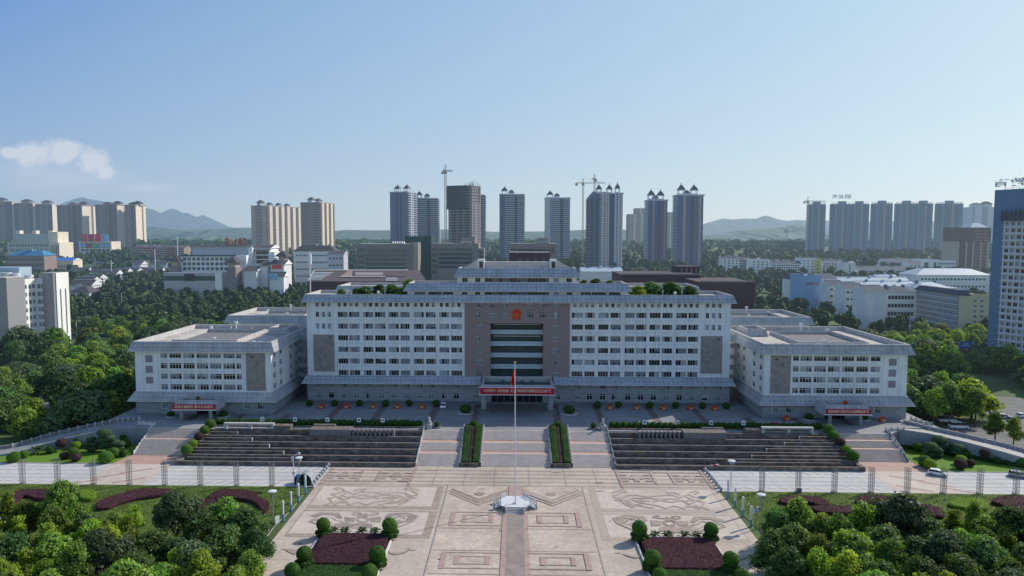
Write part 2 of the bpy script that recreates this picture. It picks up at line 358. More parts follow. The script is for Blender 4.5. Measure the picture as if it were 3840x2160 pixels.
def eave_ring(mb,x0,x1,y0,y1,zb,zt,out,top,mat,thick=.45,inz=None,soff='white_trim',cap='parapet',lean=None):
    """mansard band round a roof: bottom pushed out by `out`, top by `top`, inner parapet face down to inz"""
    E=lambda e,z: rectring(x0-e,x1+e,y0-e,y1+e,z)
    a,b=E(out,zb),E(top,zt); mb.ring(a,b,mat)
    c=E(top-thick,zt); mb.ring(b,c,cap); d=E(top-thick,inz if inz is not None else zt-1.2); mb.ring(c,d,cap)
    e=E(-.05,zb); mb.ring(e,a,soff)
    f=E(out+.05,zb-.12); g=E(out+.05,zb); mb.ring(f,g,soff); mb.ring(E(-.05,zb-.12),f,soff); mb.ring(g,E(out-.02,zb+.001),soff)
# ------------------------------------------------------------------ camera, sky, sun
cam=bpy.data.cameras.new('camera'); co=bpy.data.objects.new('camera',cam); COL.objects.link(co); SC.camera=co
cam.sensor_width=36; cam.lens=36*F/3840; cam.shift_x=(1920-CX)/3840; cam.clip_end=60000; cam.clip_start=1
co.location=(0,0,H); co.rotation_euler=(math.pi/2-PIT,0,YAW)
SAZ=math.radians(56.9); SEL=math.radians(35.5)
w=bpy.data.worlds.new('World'); SC.world=w; w.use_nodes=True; N=w.node_tree.nodes; L=w.node_tree.links; N.clear()
wo=N.new('ShaderNodeOutputWorld'); bg=N.new('ShaderNodeBackground'); sky=N.new('ShaderNodeTexSky'); sky.sky_type='NISHITA'
sky.sun_disc=False; sky.sun_elevation=SEL; sky.sun_rotation=SAZ; sky.air_density=1.1; sky.dust_density=.6; sky.ozone_density=2.5; sky.altitude=100
bg.inputs[1].default_value=.165
# soft cumulus bank low in the left of the sky, as real direction-space cloud
tc=N.new('ShaderNodeTexCoord'); sx=N.new('ShaderNodeSeparateXYZ'); L.new(tc.outputs['Generated'],sx.inputs[0])
def wm(op,a,b=None,c=None,clamp=False):
    n=N.new('ShaderNodeMath'); n.operation=op; n.use_clamp=clamp
    for i,v in enumerate((a,b,c)):
        if v is None: continue
        if isinstance(v,(int,float)): n.inputs[i].default_value=v
        else: L.new(v,n.inputs[i])
    return n.outputs[0]
yy=wm('MAXIMUM',sx.outputs[1],.01); U_=wm('DIVIDE',sx.outputs[0],yy); V_=wm('DIVIDE',sx.outputs[2],yy)
cb=N.new('ShaderNodeCombineXYZ'); L.new(U_,cb.inputs[0]); L.new(V_,cb.inputs[1])
def noise(scale,det,rough,sy=1.):
    mp=N.new('ShaderNodeMapping'); mp.inputs['Scale'].default_value=(scale,scale*sy,scale); L.new(cb.outputs[0],mp.inputs[0])
    t=N.new('ShaderNodeTexNoise'); t.inputs['Scale'].default_value=1; t.inputs['Detail'].default_value=det; t.inputs['Roughness'].default_value=rough; L.new(mp.outputs[0],t.inputs['Vector']); return t.outputs[0]
def cloud(lobes,n,soft,amp,gain):
    tot=None
    for (cx,cy,rx,ry) in lobes:
        x=ray(cx,cy); u0,v0=x[0]/x[1],x[2]/x[1]
        du=wm('DIVIDE',wm('SUBTRACT',U_,u0),rx/F); dv=wm('DIVIDE',wm('SUBTRACT',V_,v0),ry/F)
        d=wm('SUBTRACT',1.,wm('SQRT',wm('ADD',wm('MULTIPLY',du,du),wm('MULTIPLY',dv,dv))))
        tot=d if tot is None else wm('MAXIMUM',tot,d)
    q=wm('ADD',tot,wm('MULTIPLY',wm('SUBTRACT',n,.5),amp))
    return wm('MULTIPLY',wm('DIVIDE',q,soft,clamp=True),gain)
n1=noise(26,7,.62); n2=noise(9,5,.6,2.5)
c1=cloud([(130,575,110,62),(235,570,95,52),(345,610,90,62),(395,650,50,40),(40,575,60,30)],n1,.5,1.7,.74)
c2=cloud([(230,665,330,85),(120,640,260,70),(560,705,150,25)],n2,1.1,.9,.34)
c3=cloud([(2050,690,260,50),(3220,548,160,12),(2900,560,220,18)],n2,1.3,1.,.16)
add=wm('MAXIMUM',wm('MAXIMUM',c1,c2),c3)
# daylight gradient: deeper blue to the left and up, pale towards the sun side and the horizon
STR=.165
def cmix(f,a,b):
    n=N.new('ShaderNodeMix'); n.data_type='RGBA'
    for i,v in ((0,f),(6,a),(7,b)):
        if isinstance(v,tuple): n.inputs[i].default_value=(v[0]/STR,v[1]/STR,v[2]/STR,1)
        elif isinstance(v,float): n.inputs[i].default_value=v
        else: L.new(v,n.inputs[i])
    return n.outputs[2]
sS=wm('DIVIDE',wm('ADD',U_,.73),1.5,clamp=True); tT=wm('POWER',wm('DIVIDE',wm('MAXIMUM',V_,0.),.40,clamp=True),.8)
hor=cmix(sS,(.385,.505,.645),(.66,.785,.85)); topc=cmix(sS,(.140,.305,.65),(.56,.745,.83))
grad=cmix(tT,hor,topc)
frontm=wm('MULTIPLY',wm('MULTIPLY',wm('SUBTRACT',sx.outputs[1],.15),4.,clamp=True),.88)
base_=cmix(frontm,sky.outputs[0],grad)
mxc=N.new('ShaderNodeMix'); mxc.data_type='RGBA'; L.new(add,mxc.inputs[0]); L.new(base_,mxc.inputs[6]); mxc.inputs[7].default_value=(.66/STR,.70/STR,.78/STR,1)
L.new(mxc.outputs[2],bg.inputs[0]); L.new(bg.outputs[0],wo.inputs[0])
sl=bpy.data.lights.new('sun','SUN'); sl.energy=4.5; sl.angle=math.radians(.55); sl.color=(1,.93,.82)
so=bpy.data.objects.new('sun',sl); COL.objects.link(so); so.location=(300,200,300)
sd=Vector((math.sin(SAZ)*math.cos(SEL),math.cos(SAZ)*math.cos(SEL),math.sin(SEL))); so.rotation_euler=(-sd).to_track_quat('-Z','Y').to_euler()
SC.view_settings.view_transform='Standard'; SC.view_settings.look='None'; SC.view_settings.exposure=0
SC.cycles.max_bounces=5; SC.cycles.diffuse_bounces=2; SC.cycles.glossy_bounces=2; SC.cycles.transmission_bounces=2; SC.cycles.transparent_max_bounces=4
SC.cycles.use_denoising=True
# ------------------------------------------------------------------ terrain
mb=MB()
ys=[-300,0,60,500,620,760,900,1100,1400,1900,2600,3600,5000,7500,12000,20000,40000]
for a,b in zip(ys,ys[1:]):
    for i in range(-8,8):
        x0a,x1a=i*3500/2,(i+1)*3500/2
        k=lambda Y: max(1.,Y/9000)
        mb.face([(x0a*k(a),a,G(a)-.05),(x1a*k(a),a,G(a)-.05),(x1a*k(b),b,G(b)-.05),(x0a*k(b),b,G(b)-.05)],'terrain')
struct('ground',mb)
def ridge(name,pts,Y,dep,mat,rows=7,rough=1.,base=20,mir=0):
    """hill range: pts = skyline in photo pixels, laid out at distance Y"""
    tp=[D(x,y,Y) for x,y in pts]; xs=[t[0] for t in tp]; zs=[t[2] for t in tp]
    n=90; X=np.linspace(xs[0],xs[-1],n); Z=np.interp(X,xs,zs)
    r=np.random.default_rng(len(pts)*7+int(Y)); V=[];Fc=[]
    for j in range(rows):
        t=j/(rows-1)           # 0 at the foot, 1 at the crest
        for i in range(n):
            s=t**1.5 if t<1 else 1
            h=base+(Z[i]-base)*s; 
            if 0<j<rows-1: h+= (r.random()-.5)*rough*(Z[i]-base)*.22
            V.append((X[i]*(1-.0*t)+ (r.random()-.5)*40*(0<j<rows-1),Y-dep*(1-t),max(h,base-5)))
    for i in range(n): V.append((X[i],Y+dep,base-5))
    for j in range(rows):
        for i in range(n-1):
            a=j*n+i; Fc.append((a,a+1,a+n+1,a+n))
    me=bpy.data.meshes.new(name); me.from_pydata(V,[],Fc); me.materials.append(MATS[mat]); me.polygons.foreach_set('use_smooth',[True]*len(Fc))
    o=bpy.data.objects.new(name,me); COL.objects.link(o); o['kind']='structure'; return o
A_=lambda L_:[(x/2.337,600+y/2.337) for x,y in L_]
DD=lambda L_:[(2700+x/2.26,660+y/2.26) for x,y in L_]
ridge('mountain_range',A_([(300,470),(480,430),(560,400),(600,375),(650,340),(720,325),(790,345),(900,360),(1000,380),(1100,395),(1245,415),(1290,425),(1340,430),(1380,460),(1430,465),(1460,440),(1510,425),(1560,440),(1590,465),(1640,462),(1690,490),(1740,500),(1770,480),(1800,490),(1830,520),(1880,545),(1950,570),(2050,592),(2300,620)]),8000,1500,'mountain',rows=8)
ridge('hills',A_([(900,620),(1245,578),(1400,590),(1600,612),(1800,605),(2000,600),(2150,590),(2250,600),(2400,620)]),4200,900,'hill_green')
ridge('hills',[(1180,880),(1250,866),(1300,862),(1400,864),(1470,863),(1560,868),(1660,860),(1780,866),(1880,870),(2000,868),(2110,866),(2250,858),(2330,860),(2420,868),(2620,880),(2700,885)],3600,800,'hill_green')
ridge('mountain_range',DD([(-120,400),(0,366),(40,358),(100,370),(200,360),(300,362),(340,350),(380,332),(430,345),(480,365),(570,380),(640,372),(730,375),(900,378),(1300,380),(1700,385),(2100,380),(2400,372),(2600,380)]),6500,1300,'mountain',rows=8)
ridge('hills',DD([(-100,500),(60,480),(200,455),(330,448),(470,440),(560,420),(620,408),(680,412),(740,440),(900,470),(1200,480),(1700,480),(2576,470)]),4000,900,'hill_green')
ridge('hills',[(-60,860),(100,850),(300,862),(560,850),(700,868)],3800,800,'hill_green')
# ------------------------------------------------------------------ plaza and roads
T=5.
mb=MB(); mb.sheet([(-48,30),(48,30),(48,180.4),(-48,180.4)],.0,'plaza_paving'); struct('plaza',mb)
mb=MB(); mb.sheet([(-16,30),(16,30),(16,166),(-16,166)],.02,'plaza_square')
mb.sheet([(-46.3,150.9),(-17,150.9),(-17,165.3),(-46.3,165.3)],.02,'inlay_brown'); mb.sheet([(-46,152.6),(-18.7,152.6),(-18.7,164.6),(-46,164.6)],.03,'plaza_pale')
mb.sheet([(-46.3,136),(-17,136),(-17,150),(-46.3,150)],.02,'inlay_brown'); mb.sheet([(-46,137.6),(-18.7,137.6),(-18.7,149.2),(-46,149.2)],.03,'plaza_pale')
mb.sheet([(46.3,150.9),(17.2,150.9),(17.2,165.3),(46.3,165.3)],.02,'inlay_faint'); mb.sheet([(46,152.6),(18.9,152.6),(18.9,164.6),(46,164.6)],.03,'plaza_pale')
mb.sheet([(46.3,136),(17.2,136),(17.2,150),(46.3,150)],.02,'inlay_faint'); mb.sheet([(46,137.6),(18.9,137.6),(18.9,149.2),(46,149.2)],.03,'plaza_pale')
Z2=lambda a,b:P(1000+a/2.1467,1560+b/2.1467,0)[:2]
dragon=[[(575,600),(545,585),(575,577),(615,590),(620,605),(580,625),(515,630),(560,650),(500,665),(525,700),(470,718)],
 [(620,600),(700,632),(800,590),(735,592),(700,606)],[(740,612),(860,617),(940,630),(1050,617),(1110,622),(1165,645),(1205,640),(1215,625),(1175,612)],
 [(1225,602),(1160,580),(1115,583),(1120,598),(1165,598),(1215,625)],[(600,640),(640,655),(700,650),(760,640),(850,650),(930,640),(1060,640),(1110,660),(1060,690)],
 [(560,650),(620,680),(680,652),(760,668),(850,655),(900,668)],[(935,662),(1000,652),(1066,656),(1000,666),(935,662)],
 [(470,718),(560,695),(640,690),(660,717),(740,697),(800,717),(880,695),(1000,678),(1060,655)],[(540,716),(600,700),(650,703)],[(900,716),(1060,700),(1130,676),(1200,660),(1140,650)],[(930,716),(1010,690),(1065,693)],[(1060,716),(1110,700),(1140,680)],
 [(640,625),(600,640),(580,655),(610,672)],[(1110,622),(1150,655),(1110,680)]]
fa=[[(345,805),(430,778),(585,780),(612,825),(560,832),(520,800),(450,798),(400,822)],[(330,855),(370,828),(480,832),(540,872),(640,852),(700,872),(760,882),(700,905),(560,900),(420,882)],
 [(625,815),(720,822),(700,858),(628,848)],[(925,815),(820,822),(840,855),(915,860)],[(720,822),(740,800),(800,800),(820,822),(770,812)],[(700,872),(740,860),(800,860),(850,872),(860,905),(690,905)],
 [(945,820),(980,785),(1130,780),(1225,805),(1190,850),(1110,850),(1140,812),(1030,800),(985,832)],[(1000,872),(1060,838),(1110,850),(1190,850),(1060,902),(990,890)]]
fl=[[(690,795),(720,802),(755,788),(735,779),(690,784)],[(755,788),(775,800),(795,788),(815,800),(860,800),(900,790),(890,780),(850,784)],[(440,835),(520,812),(560,840),(610,852)],[(985,840),(1040,815),(1090,812),(1110,828)],[(730,830),(770,818),(812,830),(812,846),(775,856),(730,846),(730,830)]]
z=.04
for k,(sgn,m) in enumerate(((1,'inlay_brown'),(-1,'inlay_faint'))):
    q=lambda a,b:(sgn*Z2(a,b)[0],Z2(a,b)[1])
    for pl in dragon: mb.strip([q(*p) for p in pl],.62,z,m); z+=.0012
    for pg in fa: mb.sheet([q(*p) for p in pg],z,'inlay_grey' if k==0 else 'inlay_brown'); z+=.0012
    for pl in fl: mb.strip([q(*p) for p in pl],.45,z,'inlay_brown'); z+=.0012
    for pg in ([(440,810),(540,806),(585,840),(575,848),(530,818),(450,818)],[(370,850),(480,846),(545,882),(535,888),(470,856),(380,862)],[(1020,815),(1120,795),(1180,806),(1130,800)],[(1050,880),(1110,862),(1150,858),(1070,890)]):
        mb.sheet([q(*p) for p in pg],z,'plaza_pale'); z+=.0012
    mb.sheet([(q(680,905)),(q(720,880)),(q(760,880)),(q(740,915))],z,'inlay_red'); z+=.0012
    # key-pattern crosses near the steps
    for cx in (43.2,30.):
        for dx,dy,w_,h_ in ((0,0,1.5,5.),(0,0,3.4,1.5),(-3.1,2,2.1,.9),(3.1,2,2.1,.9),(-3.1,-2,2.1,.9),(3.1,-2,2.1,.9),(-2.9,0,1.7,.8),(2.9,0,1.7,.8)):
            X=-sgn*cx+dx; Y=172.5+dy; mb.sheet([(X-w_/2,Y-h_/2),(X+w_/2,Y-h_/2),(X+w_/2,Y+h_/2),(X-w_/2,Y+h_/2)],z,m); z+=.0003
    for X in (-25.8,-47.2,): X*=sgn; mb.sheet([(X-.4,165.4),(X+.4,165.4),(X+.4,179.5),(X-.4,179.5)],z,'inlay_red'); z+=.0003
    for X in (-34.4,-38.9): X*=sgn; mb.sheet([(X-.35,168.2),(X+.35,168.2),(X+.35,176.5),(X-.35,176.5)],z,m); z+=.0003
    for Y in (168,176.6): X=-26.2*sgn; mb.sheet([(X,Y-.12),(-47*sgn,Y-.12),(-47*sgn,Y+.12),(X,Y+.12)],z,'inlay_red'); z+=.0003
    # chevrons
    c=[(-15.1,162.6),(-8.4,155.9),(-1.9,162.2)]
    for dy,wd in ((0,1.2),(-1.9,.6),(1.3,.35)): mb.strip([(sgn*x,y+dy) for x,y in c],wd,z,m); z+=.0012
    mb.sheet([(sgn*8.3+1.15*math.cos(t*math.pi/8),160.8+1.15*math.sin(t*math.pi/8)) for t in range(16)],z,'inlay_brown'); z+=.0012
    # red frames
    for (y0,y1) in ((142.6,149.6),(123.6,129.9),(104.5,111.)):
        for (xa,xb,ya,yb,ww) in ((-13.4,-2.6,y0,y1,.5),(-10.8,-5.1,y0+1.7,y1-1.6,.45)):
            for (p,r_) in (((xa,ya),(xb,ya)),((xa,yb),(xb,yb)),((xa,ya),(xa,yb)),((xb,ya),(xb,yb))):
                if xb>-3 and p[0]==xb and r_[0]==xb: continue
                vert=p[0]==r_[0]
                mb.strip([(sgn*p[0],p[1]),(sgn*r_[0],r_[1])],(ww*2.0 if vert else ww*.55),z,'inlay_red'); z+=.0003
    for Y in (130.9,141.2,121.4,112.3): mb.strip([(-2.2*sgn,Y),(-15.6*sgn,Y)],.16,z,'inlay_red'); z+=.0003
    mb.sheet([(sgn*1.8,30),(sgn*2.7,30),(sgn*2.7,149),(sgn*1.8,149)],z,'inlay_red'); z+=.0003
    mb.sheet([(sgn*15.9,30),(sgn*16.15,30),(sgn*16.15,166),(sgn*15.9,166)],z,'inlay_faint'); z+=.0003
    # commas beside the beds
    cm=[(978,1085),(990,1110),(1040,1122),(1100,1108),(1150,1085),(1215,1083),(1170,1078),(1120,1082),(1070,1100),(1020,1100),(1015,1082),(1060,1078),(1010,1072)]
    mb.sheet([q(*p) for p in cm[:7]]+[q(*p) for p in (( 1120,1090),(1060,1108),(1010,1102))],z,m); z+=.0012
    mb.sheet([q(*p) for p in ((105,1077),(190,1070),(255,1085),(250,1105),(225,1117),(190,1105),(150,1080))],z,m); z+=.0012
mb.sheet([(-1.8,30),(1.8,30),(1.8,149),(-1.8,149)],z,'inlay_grey'); z+=.0012
mb.sheet([(-1.5,158),(1.7,158),(1.7,165.9),(-1.5,165.9)],z,'inlay_red'); z+=.0012
for Y in (176.9,174.3,171.6,168.8,166.2): mb.sheet([(-48,Y-.11),(48,Y-.11),(48,Y+.11),(-48,Y+.11)],z,'joint_dark'); z+=.0003
for X in (-20,-12.5,-5,3.5,12.5,20): mb.sheet([(X-.04,166),(X+.04,166),(X+.04,180),(X-.04,180)],z,'joint_dark')
z+=.0012
for (cx,cy,w1,w2) in ((-22,176.9,3.2,.35),(10.5,176.2,3.,.4),(-8,163.8,1.6,.3),(20.5,168.9,2.2,.6),(33,178.3,6.,.45),(-27.5,168.7,3.,.8),(20,163.2,2.8,.3),(27.8,135.5,1.6,.3),(-3,140.2,.5,.5),(8,133,.4,.4),(-14,127,.5,.5),(-20.3,131.2,.7,.4),(20,145.5,.4,.4),(-41.9,132.9,.9,.5),(43.1,131.9,.9,.5)):
    mb.sheet([(cx+w1/2*math.cos(k*math.pi/4+.3),cy+w2/2*math.sin(k*math.pi/4+.3)) for k in range(8)],z,'inlay_grey')
struct('plaza_inlay',mb)
mb=MB()
for s in (-1,1): mb.sheet([(s*48,163.9),(s*190,163.9),(s*190,179.6),(s*48,179.6)],.004,'parking_paving')
for s in (-1,1):
    z=.012
    for Y in (177.0,174.3,171.4,168.6,166.2): mb.sheet([(s*48.5,Y-.13),(s*190,Y-.13),(s*190,Y+.13),(s*48.5,Y+.13)],z,'joint_dark')
    for i in range(52):
        X=s*(51+2.75*i)
        if 88<abs(X)<104: continue
        mb.strip([(X,175.3),(X-s*2.2,178.9)],.26,.02,'parking_line')
        mb.strip([(X+s*1.5,164.8),(X-s*.8,167.8)],.26,.02,'parking_line')
    for X,Y in ((94,176),(99,172),(103,167.5),(92,169)): mb.strip([(s*X,Y),(s*(X+6),Y-3.5)],1.1,.024+.002*(X%3),'inlay_red')
    mb.sheet([(s*90,164.2),(s*104.5,164.2),(s*106.5,179.5),(s*90,179.5)],.016,'plaza_pale')
struct('parking_lot',mb)
# ground behind, streets
mb=MB()
mb.prism([(-126,196.5),(-112,204),(-104.6,197.1),(-104.6,196.6),(-90.2,196.6),(-90.2,197),(90.2,197),(90.2,196.6),(104.6,196.6),(104.6,197.1),(112,204),(122,204),(122,330),(-122,330)] if False else [(-112,203.5),(-105,197),(105,197),(112,202.5),(122,204),(122,330),(-122,330),(-122,206)],-.5,T,'stone_bed','terrace_paving')
for X in (-98,-84,-70,-56.5,-42.5,-25.5,-12.2,12.6,25.8,42.5,56.5,70,84,98): mb.sheet([(X-1.1,205 if abs(X)>70 else 199.5),(X+1.1,205 if abs(X)>70 else 199.5),(X+1.1,229 if abs(X)<70 else 214),(X-1.1,229 if abs(X)<70 else 214)],T+.012,'terrace_band')
for Y in (206.5,213,221): mb.sheet([(-112,Y-.08),(112,Y-.08),(112,Y+.08),(-112,Y+.08)],T+.02,'terrace_band')
struct('terrace',mb)
mb=MB()
def road(pts,w_,z,mat): mb.strip(pts,w_,z,mat)
road([(-420,250),(-250,300),(-190,330),(-150,380),(-60,430),(60,440),(200,430),(330,360),(500,260)],14,.03,'pale_road')
road([(-215,195),(-175,230),(-160,262)],16,.035,'asphalt'); road([(150,180),(165,225),(176,262)],20,.035,'asphalt'); road([(140,212),(222,240)],24,.04,'asphalt')
road([(-290,172),(-200,186),(-140,184)],10,.03,'asphalt'); road([(-260,215),(-180,224),(-135,232)],9,.045,'asphalt')
road([(-330,170),(-330,480),(-240,760)],14,.05,'pale_road')
ra_,rb_=P(-60,1345)[:2],P(215,1266)[:2]; road([ra_,rb_],15,.07,'pale_road'); struct('roads',mb)
# ------------------------------------------------------------------ main building
YF=229.; XL,XR=-68.6,69.4; CXB=.4
B=thing('government_building','long white nine storey government hall with stepped blue metal eaves and brown stone centre bay','building',(CXB,YF,T))
gx=lambda zx:-58.3+(zx/2.415-164)*.0872
grp=[(395,485),(497,593),(625,717),(733,830),(857,950),(965,1050),(1087,1180),(1197,1288),(1318,1410),(1427,1527)]
grp=[(gx(a),gx(b)) for a,b in grp]
sm=[gx(q) for q in (410,462,516,570,643,695,751,805,877,930,985,1035,1107,1160,1213,1268,1340,1392,1445,1498)]
en=[gx(q) for q in (208,262,316)]
rows=[33.45-3.86*i for i in range(6)]; WH=1.75
zS0,zS1=36.9,38.35
ops=[];wins=[]
def mir(a,b,s): return (a,b) if s<0 else (2*CXB-b,2*CXB-a)
for s in (-1,1):
    for ri,zr in enumerate(rows):
        for a,b in grp:
            a2,b2=mir(a,b,s); ops.append((a2,b2,zr,zr+WH)); wins.append((a2,b2,zr,WH,4,0))
        if ri<2:
            for c in en:
                a2,b2=mir(c-.55,c+.55,s); ops.append((a2,b2,zr,zr+WH)); wins.append((a2,b2,zr,WH,2,1))
    for c in sm+en:
        a2,b2=mir(c-.55,c+.55,s); ops.append((a2,b2,zS0,zS1)); wins.append((a2,b2,zS0,zS1-zS0,2,1))
PX0,PX1=-16.6,17.6
mb=MB()
for (x0,x1) in ((XL,PX0),(PX1,XR)):
    oo=[(a-x0,b-x0,c,d) for a,b,c,d in ops if a>=x0 and b<=x1]
    facade(mb,(x0,YF),(1,0),x1-x0,13.6,38.5,oo,'white_wall',.32)
# thin piers between window groups, string courses
for (x0,x1) in ((XL,PX0),(PX1,XR)):
    for zr in rows:
        lo,hi=(-59,-17) if x0<0 else (17.9,59.8)
        for k in range(int((hi-lo)/1.05)):
            xx=lo+k*1.05; mb.box(xx,xx+.28,YF-.02,YF+.1,zr-.95,zr-.78,'plaque_stone',skip='k')
for X in (-34.1,34.9,XL+.25,XR-.25): mb.box(X-.25,X+.25,YF-.14,YF+.05,13.6,38.4,'white_wall')
# side and back walls
for X,f in ((XL,-1),(XR,1)):
    so_=[(3+5*i,5.6+5*i,zr,zr+WH) for i in range(3) for zr in rows]
    if f>0: facade(mb,(X,YF),(0,1),18,13.6,38.5,so_,'white_wall',.25)
    else: facade(mb,(X,YF+18),(0,-1),18,13.6,38.5,so_,'white_wall',.25)
    for i in range(3):
        for zr in rows: wins.append(('side',X,f,3+5*i,zr))
mb.box(XL+.35,-8.5,YF+.6,YF+18,T+.1,38.4,'glass_dark',skip='b'); mb.box(9.3,XR-.35,YF+.6,YF+18,T+.1,38.4,'glass_dark',skip='b')
mb.box(XL,XR,YF+17.6,YF+18,T,38.5,'white_wall')
mb.build('wall',B)
# base storeys in grey stone
mb=MB(); bops=[];bw=[]
bx=[-66.1+4.12*i for i in range(12)]
for s in (-1,1):
    for i,c in enumerate(bx):
        c=gx([208,325,440,555,670,787,902,1017,1137,1243,1363,1472][i])
        a,b=mir(c-.95,c+.95,s); bops.append((a,b,6.5,8.5)); bops.append((a,b,10.1,11.7))
        bw.append((a,b,6.5,2.0,2 if i>2 else 1,2)); bw.append((a,b,10.1,1.6,4,3))
    for c in (-13.,):
        a,b=mir(c-.9,c+.9,s); bops.append((a,b,6.5,8.5)); bw.append((a,b,6.5,2.,2,2)); 
oo=[(a-XL,b-XL,c,d) for a,b,c,d in bops]
facade(mb,(XL,YF-.15),(1,0),XR-XL,T,13.6,oo,'grey_stone',.35)
mb.box(XL-.15,XL,YF-.15,YF+18,T,13.6,'grey_stone'); mb.box(XR,XR+.15,YF-.15,YF+18,T,13.6,'grey_stone')
mb.box(XL-.3,XR+.3,YF-.45,YF-.152,T,T+.7,'stone_bed')
mb.build('base_wall',B)
# lower eave
mb=MB()
for (x0,x1) in ((XL,-11.3),(12.3,XR)):
    e0=1.6 if x0<0 else 0; e1=1.6 if x0>0 else 0
    a=[(x0-e0,YF-2.0,11.85),(x1+e1,YF-2.0,11.85),(x1+e1*.4,YF-.3,14.1),(x0-e0*.4,YF-.3,14.1)]
    mb.face(a,'seamed_metal'); mb.face([a[3],a[2],(x1,YF+.1,14.1),(x0,YF+.1,14.1)],'parapet')
    mb.face([(x0-e0,YF,11.85),(x1+e1,YF,11.85),a[1],a[0]],'white_trim'); mb.box(x0-e0,x1+e1,YF-2.08,YF-2.0,11.72,11.9,'white_trim')
    if e0: mb.face([(x0-e0,YF+18,11.85),a[0],a[3],(x0-e0*.4,YF+18,14.1)],'seamed_metal')
    if e1: mb.face([a[1],(x1+e1,YF+18,11.85),(x1+e1*.4,YF+18,14.1),a[2]],'seamed_metal')
mb.build('lower_eave',B)
# centre bay: brown stone portal with a glazed recess
RX0,RX1=-8.2,9.; mb=MB(); po=[(RX0-PX0,RX1-PX0,13.6,31.6)]; pw=[]
pc=[-11.9,-7.9,-4.2]
zx=lambda q:(q/3.15+1740); 
for c in (178,330,480,782,932,1083):
    X=D(zx(c),1180,YF)[0]; 
    for k,zr in enumerate([36.9]+rows):
        if k>=2 and not (c in (178,1083)): continue
        h=1.45 if k==0 else 2.0; po.append((X-1.-PX0,X+1.-PX0,zr-.1,zr-.1+h)); pw.append((X-1.,X+1.,zr-.1,h,4,2))
facade(mb,(PX0,YF-.35),(1,0),PX1-PX0,13.6,38.5,po,'brown_stone',.3)
mb.face([(PX0,YF,13.6),(PX0,YF-.35,13.6),(PX0,YF-.35,38.5),(PX0,YF,38.5)],'brown_stone'); mb.face([(PX1,YF-.35,13.6),(PX1,YF,13.6),(PX1,YF,38.5),(PX1,YF-.35,38.5)],'brown_stone')
for X,n_ in ((RX0,1),(RX1,-1)):
    q=[(X,YF-.35,13.6),(X,YF+2.6,13.6),(X,YF+2.6,31.6),(X,YF-.35,31.6)]; mb.face(q if n_<0 else q[::-1],'brown_stone')
mb.face([(RX0,YF-.35,31.6),(RX0,YF+2.6,31.6),(RX1,YF+2.6,31.6),(RX1,YF-.35,31.6)],'brown_stone')
mb.build('portal_wall',B)
mb=MB(); mb.box(RX0,RX1,YF+2.5,YF+2.6,13,31.6,'glass_green')
for i in range(17): x=RX0+(RX1-RX0)*i/16; mb.box(x-.04,x+.04,YF+2.42,YF+2.5,13,31.6,'steel_dark')
for zz in [14.6+1.28*i for i in range(14)]: mb.box(RX0,RX1,YF+2.4,YF+2.5,zz,zz+.07,'steel_dark')
mb.build('curtain_wall',B)
for i,zz in enumerate((27.85,24.0,20.2,16.4)):
    mb=MB(); mb.box(RX0+.02,RX1-.02,YF+1.3,YF+2.39,zz,zz+1.45,'spandrel_blue')
    for k in range(26): x=RX0+.5+k*.64; mb.box(x,x+.22,YF+1.27,YF+1.3,zz+.65,zz+.85,'tower_blue')
    if i<2: mb.box(RX0+1,RX1-1,YF+1.4,YF+1.5,zz+3.15,zz+3.3,'frame_white')
    mb.build('gallery_front',B)
# windows: the 100 largest are parts of their own, the rest one part
allw=[x for x in wins if x[0]!='side']+bw+pw
big=sorted([x for x in allw if x[4]==4 and x[5]==0],key=lambda x:-x[2])[:60]; port=pw[:]; 
sel=big+pw+[x for x in bw if x[3]>1.8][:24]; sel=sel[:100]; rest=[x for x in allw if x not in sel]
def wy(x): return YF+(.2 if x[5]<2 else .0)
for x in sel:
    a,b,z0,h,n,k=x; put_window(B,(a,YF-(.1 if x in pw else -.2 if k<2 else .05) ,z0),0,b-a,h,n,'frame_white' if k==2 else 'frame_grey',trans=(k==2))
rm=MB()
for x in rest:
    a,b,z0,h,n,k=x; y=YF-(-.2 if k<2 else .05); ma,mf=window_mesh(b-a,h,n,random.randrange(7),'frame_white' if k==2 else 'frame_grey',trans=(k==2))
    for me in (ma,mf):
        for p in me.polygons: rm.face([(v.co.x+a,v.co.y+y,v.co.z+z0) for v in (me.vertices[i] for i in p.vertices)],me.materials[p.material_index].name)
for q in wins:
    if q[0]=='side':
        _,X,f,u,zr=q; ma,mf=window_mesh(2.6,WH,2,u%7,'frame_grey')
        for me in (ma,mf):
            for p in me.polygons: rm.face([((X+(-.15 if f>0 else .15)-v.co.y*f),(YF+u+v.co.x if f>0 else YF+18-u-v.co.x),v.co.z+zr) for v in (me.vertices[i] for i in p.vertices)],me.materials[p.material_index].name)
o=rm.build('windows',B); o['kind']='stuff'
# relief panels at both ends
for x0 in (-66.5,60.):
    mb=MB(); x1=x0+6.9; mb.box(x0,x1,YF-.12,YF-.003,15.6,27.5,'relief_stone')
    for (a,b,c,d) in ((x0-.12,x1+.12,15.45,15.6),(x0-.12,x1+.12,27.5,27.65)): mb.box(a,b,YF-.2,YF-.004,c,d,'plaque_stone')
    r=random.Random(3)
    for _ in range(46): 
        a=x0+.4+r.random()*5.6; c=16.2+r.random()*10.5; mb.box(a,a+.2+r.random()*.9,YF-.17,YF-.12,c,c+.15+r.random()*.4,'relief_stone',skip='k')
    mb.build('relief_panel',B)
